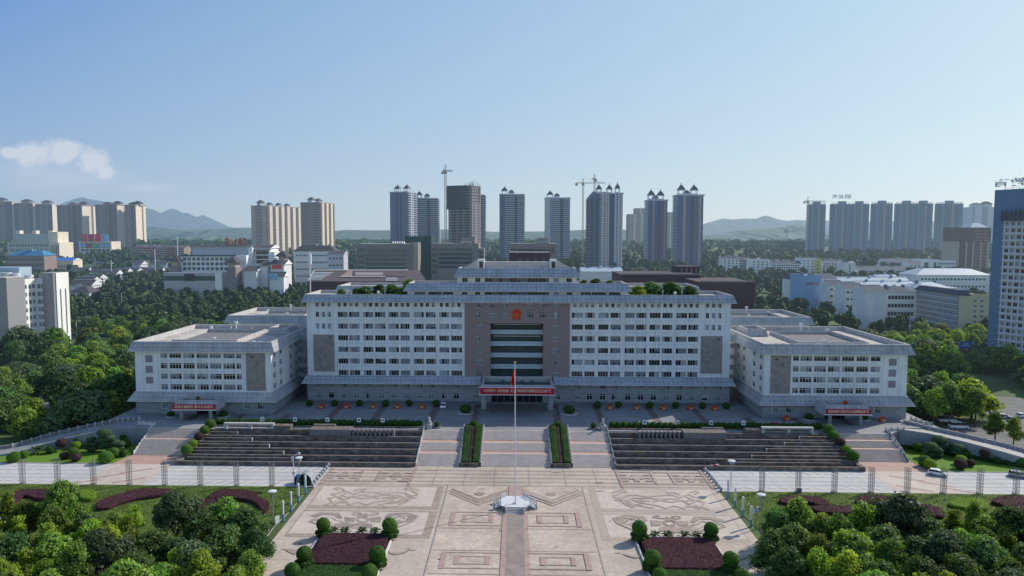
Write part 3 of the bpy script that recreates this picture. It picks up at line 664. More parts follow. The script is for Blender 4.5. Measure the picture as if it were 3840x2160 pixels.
# main eave + roof ring, roof slab
mb=MB(); eave_ring(mb,XL,XR,YF,YF+18,38.5,41.,1.5,.5,'seamed_metal',inz=39.9); mb.build('eave',B)
mb=MB(); mb.sheet([(XL-.1,YF-.1),(XR+.1,YF-.1),(XR+.1,YF+18.1),(XL-.1,YF+18.1)],39.9,'roof_concrete'); mb.build('roof',B)
# rear ring of the block with its own eave
mb=MB(); RY0,RY1=268.,288.; mb.box(XL+1,XR-1,RY0,RY1,T,38.5,'white_wall'); eave_ring(mb,XL+1,XR-1,RY0,RY1,38.5,41.,1.3,.5,'seamed_metal',inz=39.9)
mb.sheet([(XL+1,RY0),(XR-1,RY0),(XR-1,RY1),(XL+1,RY1)],39.9,'roof_concrete')
mb.box(XL+1,XL+14,YF+18.01,RY0-.01,T,38.,'white_wall',top='roof_concrete'); mb.box(XR-14,XR-1,YF+18.01,RY0-.01,T,38.,'white_wall',top='roof_concrete'); mb.build('rear_block',B)
# stepped upper storeys
def tier(x0,x1,y0,y1,z0,zw,zt,bands,name,out=1.3):
    mb=MB(); ops=[(a-x0,b-x0,zw-1.75,zw-.35) for a,b,n in bands]
    facade(mb,(x0,y0),(1,0),x1-x0,z0,zw,ops,'white_wall_lit',.25); mb.box(x0+.3,x1-.3,y0+.4,y1-.01,z0,zw-.05,'glass_dark')
    mb.box(x0,x0+.3,y0+.01,y1,z0,zw,'white_wall_lit'); mb.box(x1-.3,x1,y0+.01,y1,z0,zw,'white_wall_lit'); mb.box(x0+.3,x1-.3,y1-.01,y1+.2,z0,zw,'white_wall')
    mb.build(name+'_wall',B)
    mb=MB(); eave_ring(mb,x0,x1,y0,y1,zw,zt,out,-.2,'seamed_metal',inz=zt-1.); mb.build(name+'_eave',B)
    mb=MB(); mb.sheet([(x0+.2,y0+.2),(x1-.2,y0+.2),(x1-.2,y1-.2),(x0+.2,y1-.2)],zt-1.,'roof_concrete'); mb.build(name+'_roof',B)
    for a,b,n in bands: 
        mb=MB(); ma,mf=window_mesh(b-a,1.4,n,int(abs(a))%7,'frame_white' if False else 'frame_grey',p=(.35,.6,.05))
        for me in (ma,mf):
            for p in me.polygons: mb.face([(v.co.x+a,v.co.y+y0+.16,v.co.z+zw-1.75) for v in (me.vertices[i] for i in p.vertices)],me.materials[p.material_index].name)
        mb.build('window_band',B)
mid=lambda a,b,n:[(a,b,n),(2*CXB-b,2*CXB-a,n)]
tier(-35.5,36.4,YF+1.2,YF+15,39.9,42.1,44.6,mid(-33.2,-29.6,4)+mid(-28.6,-24.,5)+mid(-23.8,-20.4,4)+mid(-17.6,-15.8,2)+mid(-13.3,-11.6,2)+[(-10.2,11.,18)],'second_tier')
tier(-19.2,20.,YF+2.6,YF+14,43.6,46.6,49.5,mid(-17.6,-15.8,2)+mid(-13.3,-11.6,2)+[(-10.2,11.,18)],'third_tier',1.1)
mb=MB()   # roof structures on top
mb.box(-10.5,11.5,YF+9.5,YF+13,48.5,51.3,'parapet'); mb.box(-12.8,-10.5,YF+8.5,YF+12,48.5,52.2,'white_wall_lit'); mb.box(11.5,13.6,YF+8.5,YF+12,48.5,52.2,'white_wall_lit')
mb.face([(-12.8,YF+8.5,52.2),(-12.8,YF+12,52.2),(-17,YF+12,49.6),(-17,YF+8.5,49.6)],'white_wall_lit'); mb.face([(13.6,YF+8.5,52.2),(17.8,YF+8.5,49.6),(17.8,YF+12,49.6),(13.6,YF+12,52.2)],'white_wall_lit')
mb.face([(-12.8,YF+8.5,48.5),(-12.8,YF+8.5,52.2),(-17,YF+8.5,49.6),(-17,YF+8.5,48.5)],'parapet'); mb.face([(13.6,YF+8.5,48.5),(17.8,YF+8.5,48.5),(17.8,YF+8.5,49.6),(13.6,YF+8.5,52.2)],'parapet')
for X in (-12.3,12.): mb.box(X,X+1.3,YF+8.42,YF+8.49,48.6,51.4,'steel_dark')
for X in (-15.8,14.6,16.): mb.box(X,X+1.6,YF+5,YF+6.2,48.5,49.8,'steel_grey')
mb.build('penthouse',B)
# emblem over the portal
em=MB(); ex,ey,ez=.35,YF-.36,34.9
def disc(r,y,mat,n=40,cx=ex,cz=ez): em.face([(cx+r*math.cos(-2*math.pi*i/n+1e-3)*-1,y,cz-r*math.sin(-2*math.pi*i/n)) for i in range(n)][::-1],mat)
def ringf(r0,r1,y,mat,n=40):
    for i in range(n):
        a,b=2*math.pi*i/n,2*math.pi*(i+1)/n
        em.face([(ex+r0*math.cos(a),y,ez+r0*math.sin(a)),(ex+r0*math.cos(b),y,ez+r0*math.sin(b)),(ex+r1*math.cos(b),y,ez+r1*math.sin(b)),(ex+r1*math.cos(a),y,ez+r1*math.sin(a))][::-1],mat)
for i in range(40):
    a,b=2*math.pi*i/40,2*math.pi*(i+1)/40
    em.face([(ex+1.6*math.cos(a),ey+.3,ez+1.6*math.sin(a)),(ex+1.6*math.cos(b),ey+.3,ez+1.6*math.sin(b)),(ex+1.6*math.cos(b),ey-.12,ez+1.6*math.sin(b)),(ex+1.6*math.cos(a),ey-.12,ez+1.6*math.sin(a))],'gold')
disc(1.6,ey-.12,'gold'); disc(1.38,ey-.15,'emblem_red')
def star(cx,cz,r,y,mat,rot=0):
    p=[]
    for i in range(10):
        rr=r if i%2==0 else r*.42; t=math.pi/2+i*math.pi/5+rot; p.append((cx+rr*math.cos(t),y,cz+rr*math.sin(t)))
    for i in range(10): em.face([(cx,y,cz),p[i],p[(i+1)%10]],mat)
star(ex,ez+.82,.32,ey-.18,'gold')
for dx,dz in ((-.75,.35),(-.4,.18),(.4,.18),(.75,.35)): star(ex+dx,ez+dz,.14,ey-.18,'gold')
em.box(ex-.75,ex+.75,ey-.19,ey-.16,ez-.62,ez-.42,'gold'); em.box(ex-.5,ex+.5,ey-.19,ey-.16,ez-.42,ez-.12,'gold'); em.box(ex-.62,ex+.62,ey-.2,ey-.16,ez-.14,ez-.05,'gold')
em.box(ex-1.3,ex+1.3,ey-.2,ey-.13,ez-1.95,ez-1.25,'emblem_red'); em.box(ex-.5,ex+.5,ey-.22,ey-.2,ez-1.6,ez-1.4,'gold')
for i in range(9): a=math.pi*(1.22+.07*i); em.box(ex+1.1*math.cos(a)-.1,ex+1.1*math.cos(a)+.1,ey-.21,ey-.16,ez+1.1*math.sin(a)-.1,ez+1.1*math.sin(a)+.1,'gold')
em.build('emblem',B)
# portico
mb=MB(); x0,x1,y0,y1=-10.2,11.3,215.2,229.-.5
eave_ring(mb,x0,x1,y0,y1,11.35,14.2,1.,.35,'seamed_metal',thick=.5,inz=12.4); mb.sheet([(x0,y0),(x1,y0),(x1,y1),(x0,y1)],12.4,'glass_dark'); mb.box(x0,x1,y0,y1,11.2,11.8,'brown_stone'); mb.build('portico_canopy',B)
mb=MB()
for i in range(4): 
    cx=x0+6.2+i*3.1; c=[(cx-1.4,y0+5,12.45),(cx+1.4,y0+5,12.45),(cx+1.4,y0+11,12.45),(cx-1.4,y0+11,12.45)]; mb.ring(c,[(cx,y0+6.4,13.9)]*2+[(cx,y0+9.6,13.9)]*2,'glass_green')
mb.build('skylight',B)
for cx,cy in ((-9.9,218.6),(11.,218.4)):
    mb=MB(); mb.cyl((cx,cy),.85,.85,T+.9,11.25,'grey_stone',20); mb.build('column',B)
    mb=MB(); mb.lathe((cx,cy),[(2.5,T),(2.5,T+.3),(2.1,T+.32),(2.1,T+.6),(1.5,T+.62),(1.5,T+.95),(.8,T+.97)],'stone_bed',24); mb.build('column_plinth',B)
mb=MB(); mb.box(-8.,9.,YF-.22,YF-.16,T,11.2,'glass_dark')
for i in range(9): x=-8+i*2.1; mb.box(x,x+.12,YF-.3,YF-.22,T,11.2,'steel_grey')
mb.build('entrance_doors',B)
# side wings ---------------------------------------------------------
def wing(side,y0,dep,front,label):
    """side -1 left, +1 right ; front True for the pair facing the plaza"""
    W0,W1=75.2,117.7; X0,X1=(-W1,-W0) if side<0 else (W0,W1)
    r=thing('office_wing',label,'building',((X0+X1)/2,y0,T),0,None)
    def mx(a,b): return (a,b) if side<0 else (-b,-a)   # given for the left wing
    zt=24.9
    rows_=[11.75+3.25*i for i in range(4)]
    cols=[(-109.7,-107.6),(-106.9,-103.2),(-102.6,-99.1),(-98.4,-94.8),(-94.3,-90.7),(-90.1,-86.4),(-86.,-84.4)]
    if side>0: cols=[(-109.7,-106.8),(-106.1,-102.6),(-101.9,-98.3),(-97.7,-94.2),(-93.6,-90.0),(-89.4,-85.9),(-85.5,-83.7)]
    mb=MB(); ops=[]
    for zr in [12.5+3.3*i for i in range(4)]:
        h=1.75 if zr<20 else 1.5
        for a,b in cols:
            a,b=mx(a,b); ops.append((a,b,zr,zr+h))
    facade(mb,(X0,y0),(1,0),X1-X0,11.2,zt,[(a-X0,b-X0,c,d) for a,b,c,d in ops],'white_wall',.28)
    for zr in [12.5+3.3*i for i in range(3)]:
        lo,hi=mx(-109.6,-83.8)
        for k in range(int((hi-lo)/1.05)): mb.box(lo+k*1.05,lo+k*1.05+.28,y0-.02,y0+.1,zr+2.35,zr+2.5,'plaque_stone',skip='k')
    # inner end wall (towards the main building) with windows, other walls
    Xi=X1 if side<0 else X0; Xo=X0 if side<0 else X1; so=[]
    for zr in [12.5+3.3*i for i in range(4)]:
        for u in (2.,8.,18.,24.): 
            if u+2.2<dep: so.append((u,u+2.2,zr,zr+1.7))
    if side<0: facade(mb,(Xi,y0),(0,1),dep,11.2,zt,so,'white_wall_lit',.25)
    else: facade(mb,(Xi,y0+dep),(0,-1),dep,11.2,zt,[(dep-b,dep-a,c,d) for a,b,c,d in so],'white_wall_lit',.25)
    q=[(Xo,y0+dep,11.2),(Xo,y0,11.2),(Xo,y0,zt),(Xo,y0+dep,zt)]; mb.face(q if side<0 else q[::-1],'white_wall_lit')
    mb.box(X0+.35,X1-.35,y0+.5,y0+dep-.3,T,zt-.1,'glass_dark'); mb.box(X0,X1,y0+dep-.28,y0+dep,T,zt,'white_wall')
    mb.build('wall',r)
    mb=MB(); bo=[]
    for c in (-109.,-103.4,-83.2,-78.5): a,b=mx(c-1.1,c+1.1); bo.append((a-X0,b-X0,6.6,8.6))
    facade(mb,(X0,y0-.12),(1,0),X1-X0,T,11.2,bo,'grey_stone',.3); mb.box(X0-.12,X0,y0-.12,y0+dep,T,11.2,'grey_stone'); mb.box(X1,X1+.12,y0-.12,y0+dep,T,11.2,'grey_stone'); mb.build('base_wall',r)
    for a,b,c,d in bo: put_window(r,(X0+a,y0,c),0,b-a,d-c,3,'frame_white',trans=True,nvar=4)
    for a,b,c,d in ops: put_window(r,(a,y0+.17,c),0,b-a,d-c,4 if b-a>3 else 2,'frame_white',trans=True,nvar=6)
    for a,b,c,d in so:
        if side<0: put_window(r,(Xi-.14,y0+a,c),math.pi/2,b-a,d-c,2,'frame_white',trans=True,nvar=4)
        else: put_window(r,(Xi+.14,y0+b,c),-math.pi/2,b-a,d-c,2,'frame_white',trans=True,nvar=4)
    mb=MB(); eave_ring(mb,X0,X1,y0,y0+dep,24.7,27.6,1.5,.4,'seamed_metal_grey',thick=.6,inz=26.1); mb.build('eave',r)
    mb=MB(); mb.sheet([(X0,y0),(X1,y0),(X1,y0+dep),(X0,y0+dep)],26.1,'roof_concrete')
    # sunken light well parapet on the roof
    a,b=mx(-109,-88); 
    for (p,q_,s,t) in ((a,b,y0+6,y0+6.3),(a,b,y0+dep-10,y0+dep-9.7),(a,a+.3,y0+6.3,y0+dep-10),(b-.3,b,y0+6.3,y0+dep-10)): mb.box(p,q_,s,t,26.11,27.3,'parapet')
    mb.sheet([(a+.3,y0+6.3),(b-.3,y0+6.3),(b-.3,y0+dep-10),(a+.3,y0+dep-10)],26.14,'stone_bed')
    mb.build('roof',r)
    mb=MB(); a,b=mx(-85,-78); eave_ring(mb,a,b,y0+dep-16,y0+dep-6,26.11,28.6,.3,-.3,'seamed_metal_grey',inz=26.2); mb.sheet([(a,y0+dep-16),(b,y0+dep-16),(b,y0+dep-6),(a,y0+dep-6)],26.2,'dark_gap'); mb.build('roof_box',r)
    mb=MB(); 
    for X,Y,h in ((-96,y0+7.5,1.8),(-101,y0+dep-4,3.2),(-82,y0+4,1.2),(-80.5,y0+5.5,1.)): X=mx(X,X)[0]; mb.box(X-.15,X+.15,Y-.15,Y+.15,26.11,26.11+h,'steel_white'); mb.box(X-.5,X+.5,Y-.3,Y+.3,26.1+h*.7,26.1+h,'steel_white')
    mb.build('roof_vents',r)
    rr=random.Random(int(y0)+side)
    for k in range(9):
        X=mx(-112+3.9*k+rr.random()*2,0)[0] if side<0 else -(-112+3.9*k+rr.random()*2); Y=y0+(2.2 if k%2 else dep-3.)+rr.random()*1.2; mb=MB(); mb.box(X-.5,X+.5,Y-.35,Y+.35,26.11,26.9+rr.random()*.5,'steel_grey' if k%3 else 'frame_white'); mb.build('roof_unit',r)
    # lower eave all round
    mb=MB(); E=lambda e,z: rectring(X0-e,X1+e,y0-e,y0+dep+e,z)
    mb.ring(E(1.9,9.3),E(.35,11.9),'seamed_metal_grey'); mb.ring(E(.35,11.9),E(-.02,11.9),'parapet'); mb.ring(E(-.02,9.3),E(1.9,9.3),'white_trim'); mb.ring(E(1.96,9.15),E(1.96,9.32),'white_trim'); mb.build('lower_eave',r)
    if front:
        a,b=mx(-82.9,-75.6+.5) if False else mx(-83.,-77.)
        mb=MB(); mb.box(a,b,y0-.12,y0-.003,12.4,24.,'relief_stone'); rr=random.Random(5)
        for _ in range(40): p=a+.3+rr.random()*4.8; c=12.8+rr.random()*10.5; mb.box(p,p+.2+rr.random()*.8,y0-.16,y0-.12,c,c+.15+rr.random()*.3,'relief_stone',skip='k')
        mb.build('relief_panel',r)
        for zz in (21.1,17.8,14.4): a,b=mx(-114.4,-112.2); mb=MB(); mb.box(a,b,y0-.08,y0-.003,zz,zz+2.1,'plaque_stone'); mb.build('stone_plaque',r)
        # porch
        cxp=-95.7 if side<0 else 96.6; mb=MB(); eave_ring(mb,cxp-5.6,cxp+5.6,206.,y0-2.5,8.2,10.9,1.2,.3,'seamed_metal_grey',thick=.5,inz=9.4); mb.sheet([(cxp-5.6,206),(cxp+5.6,206),(cxp+5.6,y0-2.5),(cxp-5.6,y0-2.5)],9.4,'dark_gap'); mb.box(cxp-5.5,cxp+5.5,206,y0-2.5,8.05,8.6,'parapet'); mb.build('porch_canopy',r)
        for dx in (-4.6,4.2):
            mb=MB(); mb.cyl((cxp+dx,206.3),.55,.5,T,8.1,'grey_stone',16); mb.build('column',r)
        mb=MB(); mb.box(cxp-3,cxp+3,y0-.2,y0-.14,T,8.2,'glass_dark'); mb.build('entrance_doors',r)
        mb=MB(); s_='emblem_red'
        cx,cy,cz=cxp+(-.2 if side<0 else .4),208.,11.; n=24
        A=[(cx+.85*math.cos(2*math.pi*i/n),cy,cz+.85*math.sin(2*math.pi*i/n)) for i in range(n)]; Bk=[(x,y-.2,z) for x,y,z in A]; mb.ring(A[::-1],Bk[::-1],'gold'); mb.face(Bk,'gold'); mb.face(A[::-1],'gold')
        A=[(cx+.55*math.cos(2*math.pi*i/n),cy-.21,cz+.08+.55*math.sin(2*math.pi*i/n)) for i in range(n)]; mb.face(A,'emblem_red' if side>0 else 'steel_dark'); mb.box(cx-.4,cx+.4,cy-.25,cy-.21,cz-.75,cz-.45,'emblem_red' if side>0 else 'gold')
        mb.box(cx-.1,cx+.1,cy+.01,cy+.15,9.5,10.4,'steel_dark')
        mb.build('emblem',r)
    return r
wing(-1,213.,42.,True,'left office wing facing the plaza, white with grey metal eaves, relief panel on its right')
wing(1,213.6,42.,True,'right office wing facing the plaza, white with grey metal eaves, relief panel on its left')
wing(-1,285.,32.,False,'rear left office wing showing only its flat roof and grey eave')
wing(1,285.,30.,False,'rear right office wing showing only its flat roof and grey eave')
# covered walkways
for side in (-1,1):
    r=thing('covered_walkway',('left' if side<0 else 'right')+' open multi-storey walkway joining the hall to its '+('left' if side<0 else 'right')+' wing','walkway',(side*72,226,T),0)
    a,b=(-76,-69.) if side<0 else (69.8,76)
    for k,zz in enumerate((11.2,14.8,18.4,22.)):
        for yy0 in (240.,262.):
            mb=MB(); mb.box(a,b,yy0,yy0+4,zz,zz+.4,'parapet'); mb.box(a,b,yy0-.01,yy0+.15,zz+.4,zz+1.5,'parapet'); mb.build('deck',r)
    mb=MB(); eave_ring(mb,a+1,b-1,239.6,244.4,24.6,26.6,1,.3,'seamed_metal_grey',inz=25.6); mb.build('roof',r)
    for X in (a+.5,b-.5,(a+b)/2):
        mb=MB(); mb.box(X-.2,X+.2,241.,241.4,T,24.6,'parapet'); mb.build('column',r)
    mb=MB(); mb.box(a,b,275,275.4,T,24,'white_wall_lit'); 
    for k in range(5): mb.box(a,b,274.94,275,7+3.6*k,8.7+3.6*k,'glass_dark')
    mb.build('end_wall',r)
# banners
bn=thing('banner','long red slogan banner with pale gold characters across the main portico','banner',(.6,213.95,11.4))
mb=MB(); mb.box(-10.8,11.9,214.02,214.1,11.5,13.55,'red_cloth'); o=mb.build('cloth',bn)
text_mesh('牢记领袖嘱托，勇担历史使命，凝心聚力建设新时代中国特色社会主义壮美广西',1.0,'pale_gold','lettering',bn,(0,.02,1.15),width=20.6)
mb=MB(); mb.box(-11.2,12.3,213.9,214.3,13.55,13.75,'frame_white'); mb.box(-11.2,12.3,213.9,214.3,11.25,11.45,'frame_white'); mb.build('rail',bn)
for cxp,yb,txt,lab in ((-95.7,204.6,'团结才能胜利 奋斗才会成功','red slogan banner with gold characters on the left wing porch'),(96.6,204.6,'坚持党的领导人民当家作主 依法治国建设法治广西','red slogan banner with small gold characters on the right wing porch')):
    bn=thing('banner',lab,'banner',(cxp,yb,8.3)); mb=MB(); mb.box(cxp-6.6,cxp+6.4,yb,yb+.08,8.45,9.95,'red_cloth'); mb.build('cloth',bn)
    mb=MB(); mb.box(cxp-6.7,cxp+6.6,yb-.05,yb+.2,8.25,8.44,'frame_white'); mb.build('rail',bn)
    text_mesh(txt,.95,'pale_gold','lettering',bn,(-.1,-.03,.9),width=11.6)
# ------------------------------------------------------------------ leaf clouds (numpy quads)
def leaf_quads(C,Nrm,size,r):
    """C centres (n,3), Nrm preferred normals; returns verts for n small quads"""
    n=len(C); v=Nrm+r.normal(0,.55,(n,3)); v/=np.linalg.norm(v,axis=1)[:,None]+1e-9
    a=np.cross(v,r.normal(0,1,(n,3))); a/=np.linalg.norm(a,axis=1)[:,None]+1e-9; b=np.cross(v,a)
    s=size*(.6+.8*r.random((n,1))); a=a*s; b=b*s*.7
    return np.stack([C-a,C-b,C+a,C+b],1).reshape(-1,3)
def cloud_mesh(name,quads,mat,extra=None):
    """mesh from quad cloud plus optional (verts,faces,mat) solid"""
    n=len(quads)//4; V=quads; Fq=np.arange(n*4,dtype=np.int64).reshape(-1,4)
    me=bpy.data.meshes.new(name)
    mats=[mat]; mi=np.zeros(n,dtype=np.int32)
    if extra is not None:
        ev,ef,em=extra; ef=np.array(ef)
        V=np.vstack([V,ev]); nf=len(ef); k=ef.shape[1]
        tot=n*4+nf*k; ls=np.concatenate([np.arange(0,n*4,4),n*4+np.arange(0,nf*k,k)]); li=np.concatenate([Fq.ravel(),(ef+n*4).ravel()]); lt=np.concatenate([np.full(n,4),np.full(nf,k)])
        mats.append(em); mi=np.concatenate([mi,np.ones(nf,dtype=np.int32)])
    else: ls=np.arange(0,n*4,4); li=Fq.ravel(); lt=np.full(n,4)
    me.vertices.add(len(V)); me.vertices.foreach_set('co',V.astype(np.float32).ravel())
    me.loops.add(len(li)); me.loops.foreach_set('vertex_index',li.astype(np.int32))
    me.polygons.add(len(ls)); me.polygons.foreach_set('loop_start',ls.astype(np.int32)); me.polygons.foreach_set('material_index',mi)
    me.update(calc_edges=True)
    for m in mats: me.materials.append(MATS[m])
    return me
def sphere(c,rad,seg=14,rings=9,jit=.0,r=None,zmin=None):
    V=[];Fc=[]
    for j in range(rings+1):
        ph=math.pi*j/rings
        for i in range(seg):
            th=2*math.pi*i/seg; k=1+(r.random()-.5)*jit if r is not None else 1
            x,y,z=math.sin(ph)*math.cos(th)*k,math.sin(ph)*math.sin(th)*k,math.cos(ph)*k
            zz=c[2]+z*rad[2]
            if zmin is not None: zz=max(zz,zmin)
            V.append((c[0]+x*rad[0],c[1]+y*rad[1],zz))
    for j in range(rings):
        for i in range(seg):
            a=j*seg+i; b=j*seg+(i+1)%seg; Fc.append((a,a+seg,b+seg,b))
    return V,Fc
def merge(parts):
    V=[];Fc=[]
    for v,f in parts: n=len(V); V+=v; Fc+=[tuple(i+n for i in q) for q in f]
    return np.array(V,dtype=float),Fc
def blob_cloud(lobes,density,size,r,shell=(.86,1.03),zmin=None,core=.9,flat=0):
    """lobes: (cx,cy,cz,rx,ry,rz); leaves over each lobe's surface; returns quads and solid core"""
    Q=[];S=[]
    for (cx,cy,cz,rx,ry,rz) in lobes:
        n=max(8,int(density*4*math.pi*((rx*ry+ry*rz+rx*rz)/3)))
        d=r.normal(0,1,(n,3)); d/=np.linalg.norm(d,axis=1)[:,None]
        k=shell[0]+(shell[1]-shell[0])*r.random((n,1))
        C=d*k*np.array([rx,ry,rz])+np.array([cx,cy,cz])
        if zmin is not None: m=C[:,2]>zmin; C=C[m]; d=d[m]
        Q.append(leaf_quads(C,d,size,r)); S.append(sphere((cx,cy,cz),(rx*core,ry*core,rz*core),12,8,.10,r,zmin))
    return np.vstack(Q),merge(S)
def obj_mesh(name,me,parent=None,loc=(0,0,0)):
    o=bpy.data.objects.new(name,me); COL.objects.link(o); o.parent=parent; o.location=loc; return o
R_=np.random.default_rng(11)
def ball_mesh(lobes,leaf,core,density=60,size=.075,zmin=.0):
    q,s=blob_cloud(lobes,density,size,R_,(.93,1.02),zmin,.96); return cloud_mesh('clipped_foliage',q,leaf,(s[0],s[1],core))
def stem_mesh(h,r=.09):
    mb=MB(); mb.cyl((0,0),r*1.2,r,0,h,'bark',8); o=mb.build('stem',off='local'); 
    me=o.data; me.transform(Matrix.Translation(o.location)); bpy.data.objects.remove(o); return me
BL3=[(0,0,.85,.97,.95,.86),(.16,.05,.95,.86,.86,.80),(-.14,-.1,.72,.88,.9,.74),(.05,.2,.6,.9,.85,.62)]
BALL=ball_mesh(BL3,'topiary_leaf','topiary')
BALLD=ball_mesh([(x+.03,-y,z,a,b,c) for x,y,z,a,b,c in BL3],'hedge_leaf','hedge_green')
PLUM=ball_mesh([(0,0,.85,1,1,.85)],'plum_leaf','plum_ball')
LIMEB=ball_mesh([(0,0,.8,1,1,.8)],'lime_leaf','lime_hedge')
STEM=stem_mesh(1.2)
def shrub(name,label,cat,loc,r,me,group=None,stem=0,sz=1.):
    t=thing(name,label,cat,loc,R_.random()*6,group)
    o=obj_mesh('foliage',me,t,(0,0,stem)); o.scale=(r,r,r*sz)
    if stem: s=obj_mesh('stem',STEM,t); s.scale=(1,1,(stem+.3*r)/1.2)
    return t
# ------------------------------------------------------------------ stairs
def stair_flight(mb,x0,x1,y0,z0,n,tread,rise=.1515):
    for i in range(n):
        y=y0+i*tread; z=z0+(i+1)*rise
        mb.face([(x0,y,z-rise),(x1,y,z-rise),(x1,y,z),(x0,y,z)],'step_riser')
        mb.face([(x0,y,z),(x1,y,z),(x1,y+tread,z),(x0,y+tread,z)],'step_edge')
        mb.box(x0,x1,y-.03,y,z-.05,z+.004,'step_edge',skip='k')
    return y0+n*tread,z0+n*rise
RISE=5/33
def staircase(x0,x1,y0,flights,tread,land,label,pink=True):
    t=thing('staircase',label,'staircase',((x0+x1)/2,y0,0)); y,z=y0,0
    for i,n in enumerate(flights):
        mb=MB(); y,z=stair_flight(mb,x0,x1,y,z,n,tread,RISE); mb.build('flight',t)
        if i<len(flights)-1:
            mb=MB(); mb.face([(x0,y,z),(x1,y,z),(x1,y+land,z),(x0,y+land,z)],'pink_granite'); mb.build('landing',t); y+=land
    mb=MB(); mb.face([(x0,y,z),(x1,y,z),(x1,y+2.,z),(x0,y+2.,z)],'step_edge'); 
    return y
ts=(196.9-180.4-4.4)/33
for x0,x1,lab in ((-25.9,-14.75,'grand granite staircase between the left cascade and the left sloping hedge planter'),(-8.85,9.15,'grand granite staircase in the middle, between the two sloping hedge planters'),(15.05,25.9,'grand granite staircase between the right sloping hedge planter and the right cascade')):
    staircase(x0,x1,180.4,(13,9,11),ts,2.2,lab)
for s,lab in ((-1,'side staircase left of the left cascade, beside the left garden'),(1,'side staircase right of the right cascade, beside the right garden')):
    a,b=(-104.6,-90.3) if s<0 else (90.3,104.2)
    staircase(a,b,187.2,(16,9,8) if s>0 else (20,13),(197-187.2-(2.4 if s>0 else 1.2))/33,1.2,lab)
    mb=MB(); mb.sheet([(s*106.5,179.62),(s*88.7,179.62),(s*88.7,187.2),(s*105.5,187.2)],.012,'pink_granite')
    for Y in (181.5,183.6,185.6): mb.sheet([(s*106,Y),(s*88.7,Y),(s*88.7,Y+.1),(s*106,Y+.1)],.02,'inlay_red')
    struct('pavement',mb)
def slopez(y): # stair nosing height (central)
    return max(0,min(5,(y-180.4)/16.5*5))
def balustrade(pts,label,group,mat='marble',h=.95,sp=1.6):
    """pts list of (x,y,z)"""
    t=thing('balustrade',label,'balustrade',pts[0],0,group)
    for a,b in zip(pts,pts[1:]):
        A=Vector(a);Bv=Vector(b); L_=(Bv-A).length; n=max(1,round(L_/sp)); mb=MB()
        d=(Bv-A); hd=Vector((d.x,d.y,0)).normalized(); nn=Vector((-hd.y,hd.x,0))*.07
        def panel(z0,z1,mb=mb):
            p=[A+nn,Bv+nn,Bv-nn,A-nn]; lo=[(q.x,q.y,q.z+z0) for q in p]; hi=[(q.x,q.y,q.z+z1) for q in p]; mb.ring(lo[::-1],hi[::-1],mat); mb.face(hi[::-1],mat)
        panel(h*.72,h*.86); panel(.05,h*.5); mb.build('rail',t)
        for i in range(n+(1 if b is pts[-1] else 0)):
            pm=MB(); q=A.lerp(Bv,i/n); pm.box(q.x-.12,q.x+.12,q.y-.12,q.y+.12,q.z-.1,q.z+h,mat); pm.cyl((q.x,q.y),.12,.06,q.z+h,q.z+h+.28,mat,8); pm.build('post',t)
    return t
for x,lab in ((-26.,'white stone stair balustrade along the left cascade'),(-14.65,'white stone balustrade on the outer side of the left hedge planter'),(-8.95,'white stone balustrade on the inner side of the left hedge planter'),(9.25,'white stone balustrade on the inner side of the right hedge planter'),(14.95,'white stone balustrade on the outer side of the right hedge planter'),(26.,'weathered stone stair balustrade along the right cascade')):
    balustrade([(x,180.5,0.1),(x,186.,1.9),(x,188.,2.),(x,191.,3.3),(x,193.2,3.4),(x,197.4,5.1),(x,199,5.1)],lab,'balustrades along the central stairs','marble' if x<20 else 'weathered_marble')
balustrade([(-104.8,187.3,.1),(-104.8,193,2.6),(-104.8,194.2,2.7),(-104.8,197.2,5.05),(-104.8,199.,5.05),(-110,199.8,5.05)],'white stone balustrade between the left side staircase and the left garden','balustrades of the side stairs')
balustrade([(104.5,187.3,.1),(104.5,190.5,1.9),(104.5,194,3.5),(104.5,197.2,5.05),(104.5,199.4,5.05),(110,200.,5.05)],'grey stone balustrade between the right side staircase and the right garden','balustrades of the side stairs','weathered_marble')
balustrade([(118.5,212,5.05),(121.,205.5,5.05)],'short grey stone balustrade at the right end of the terrace',None,'weathered_marble')
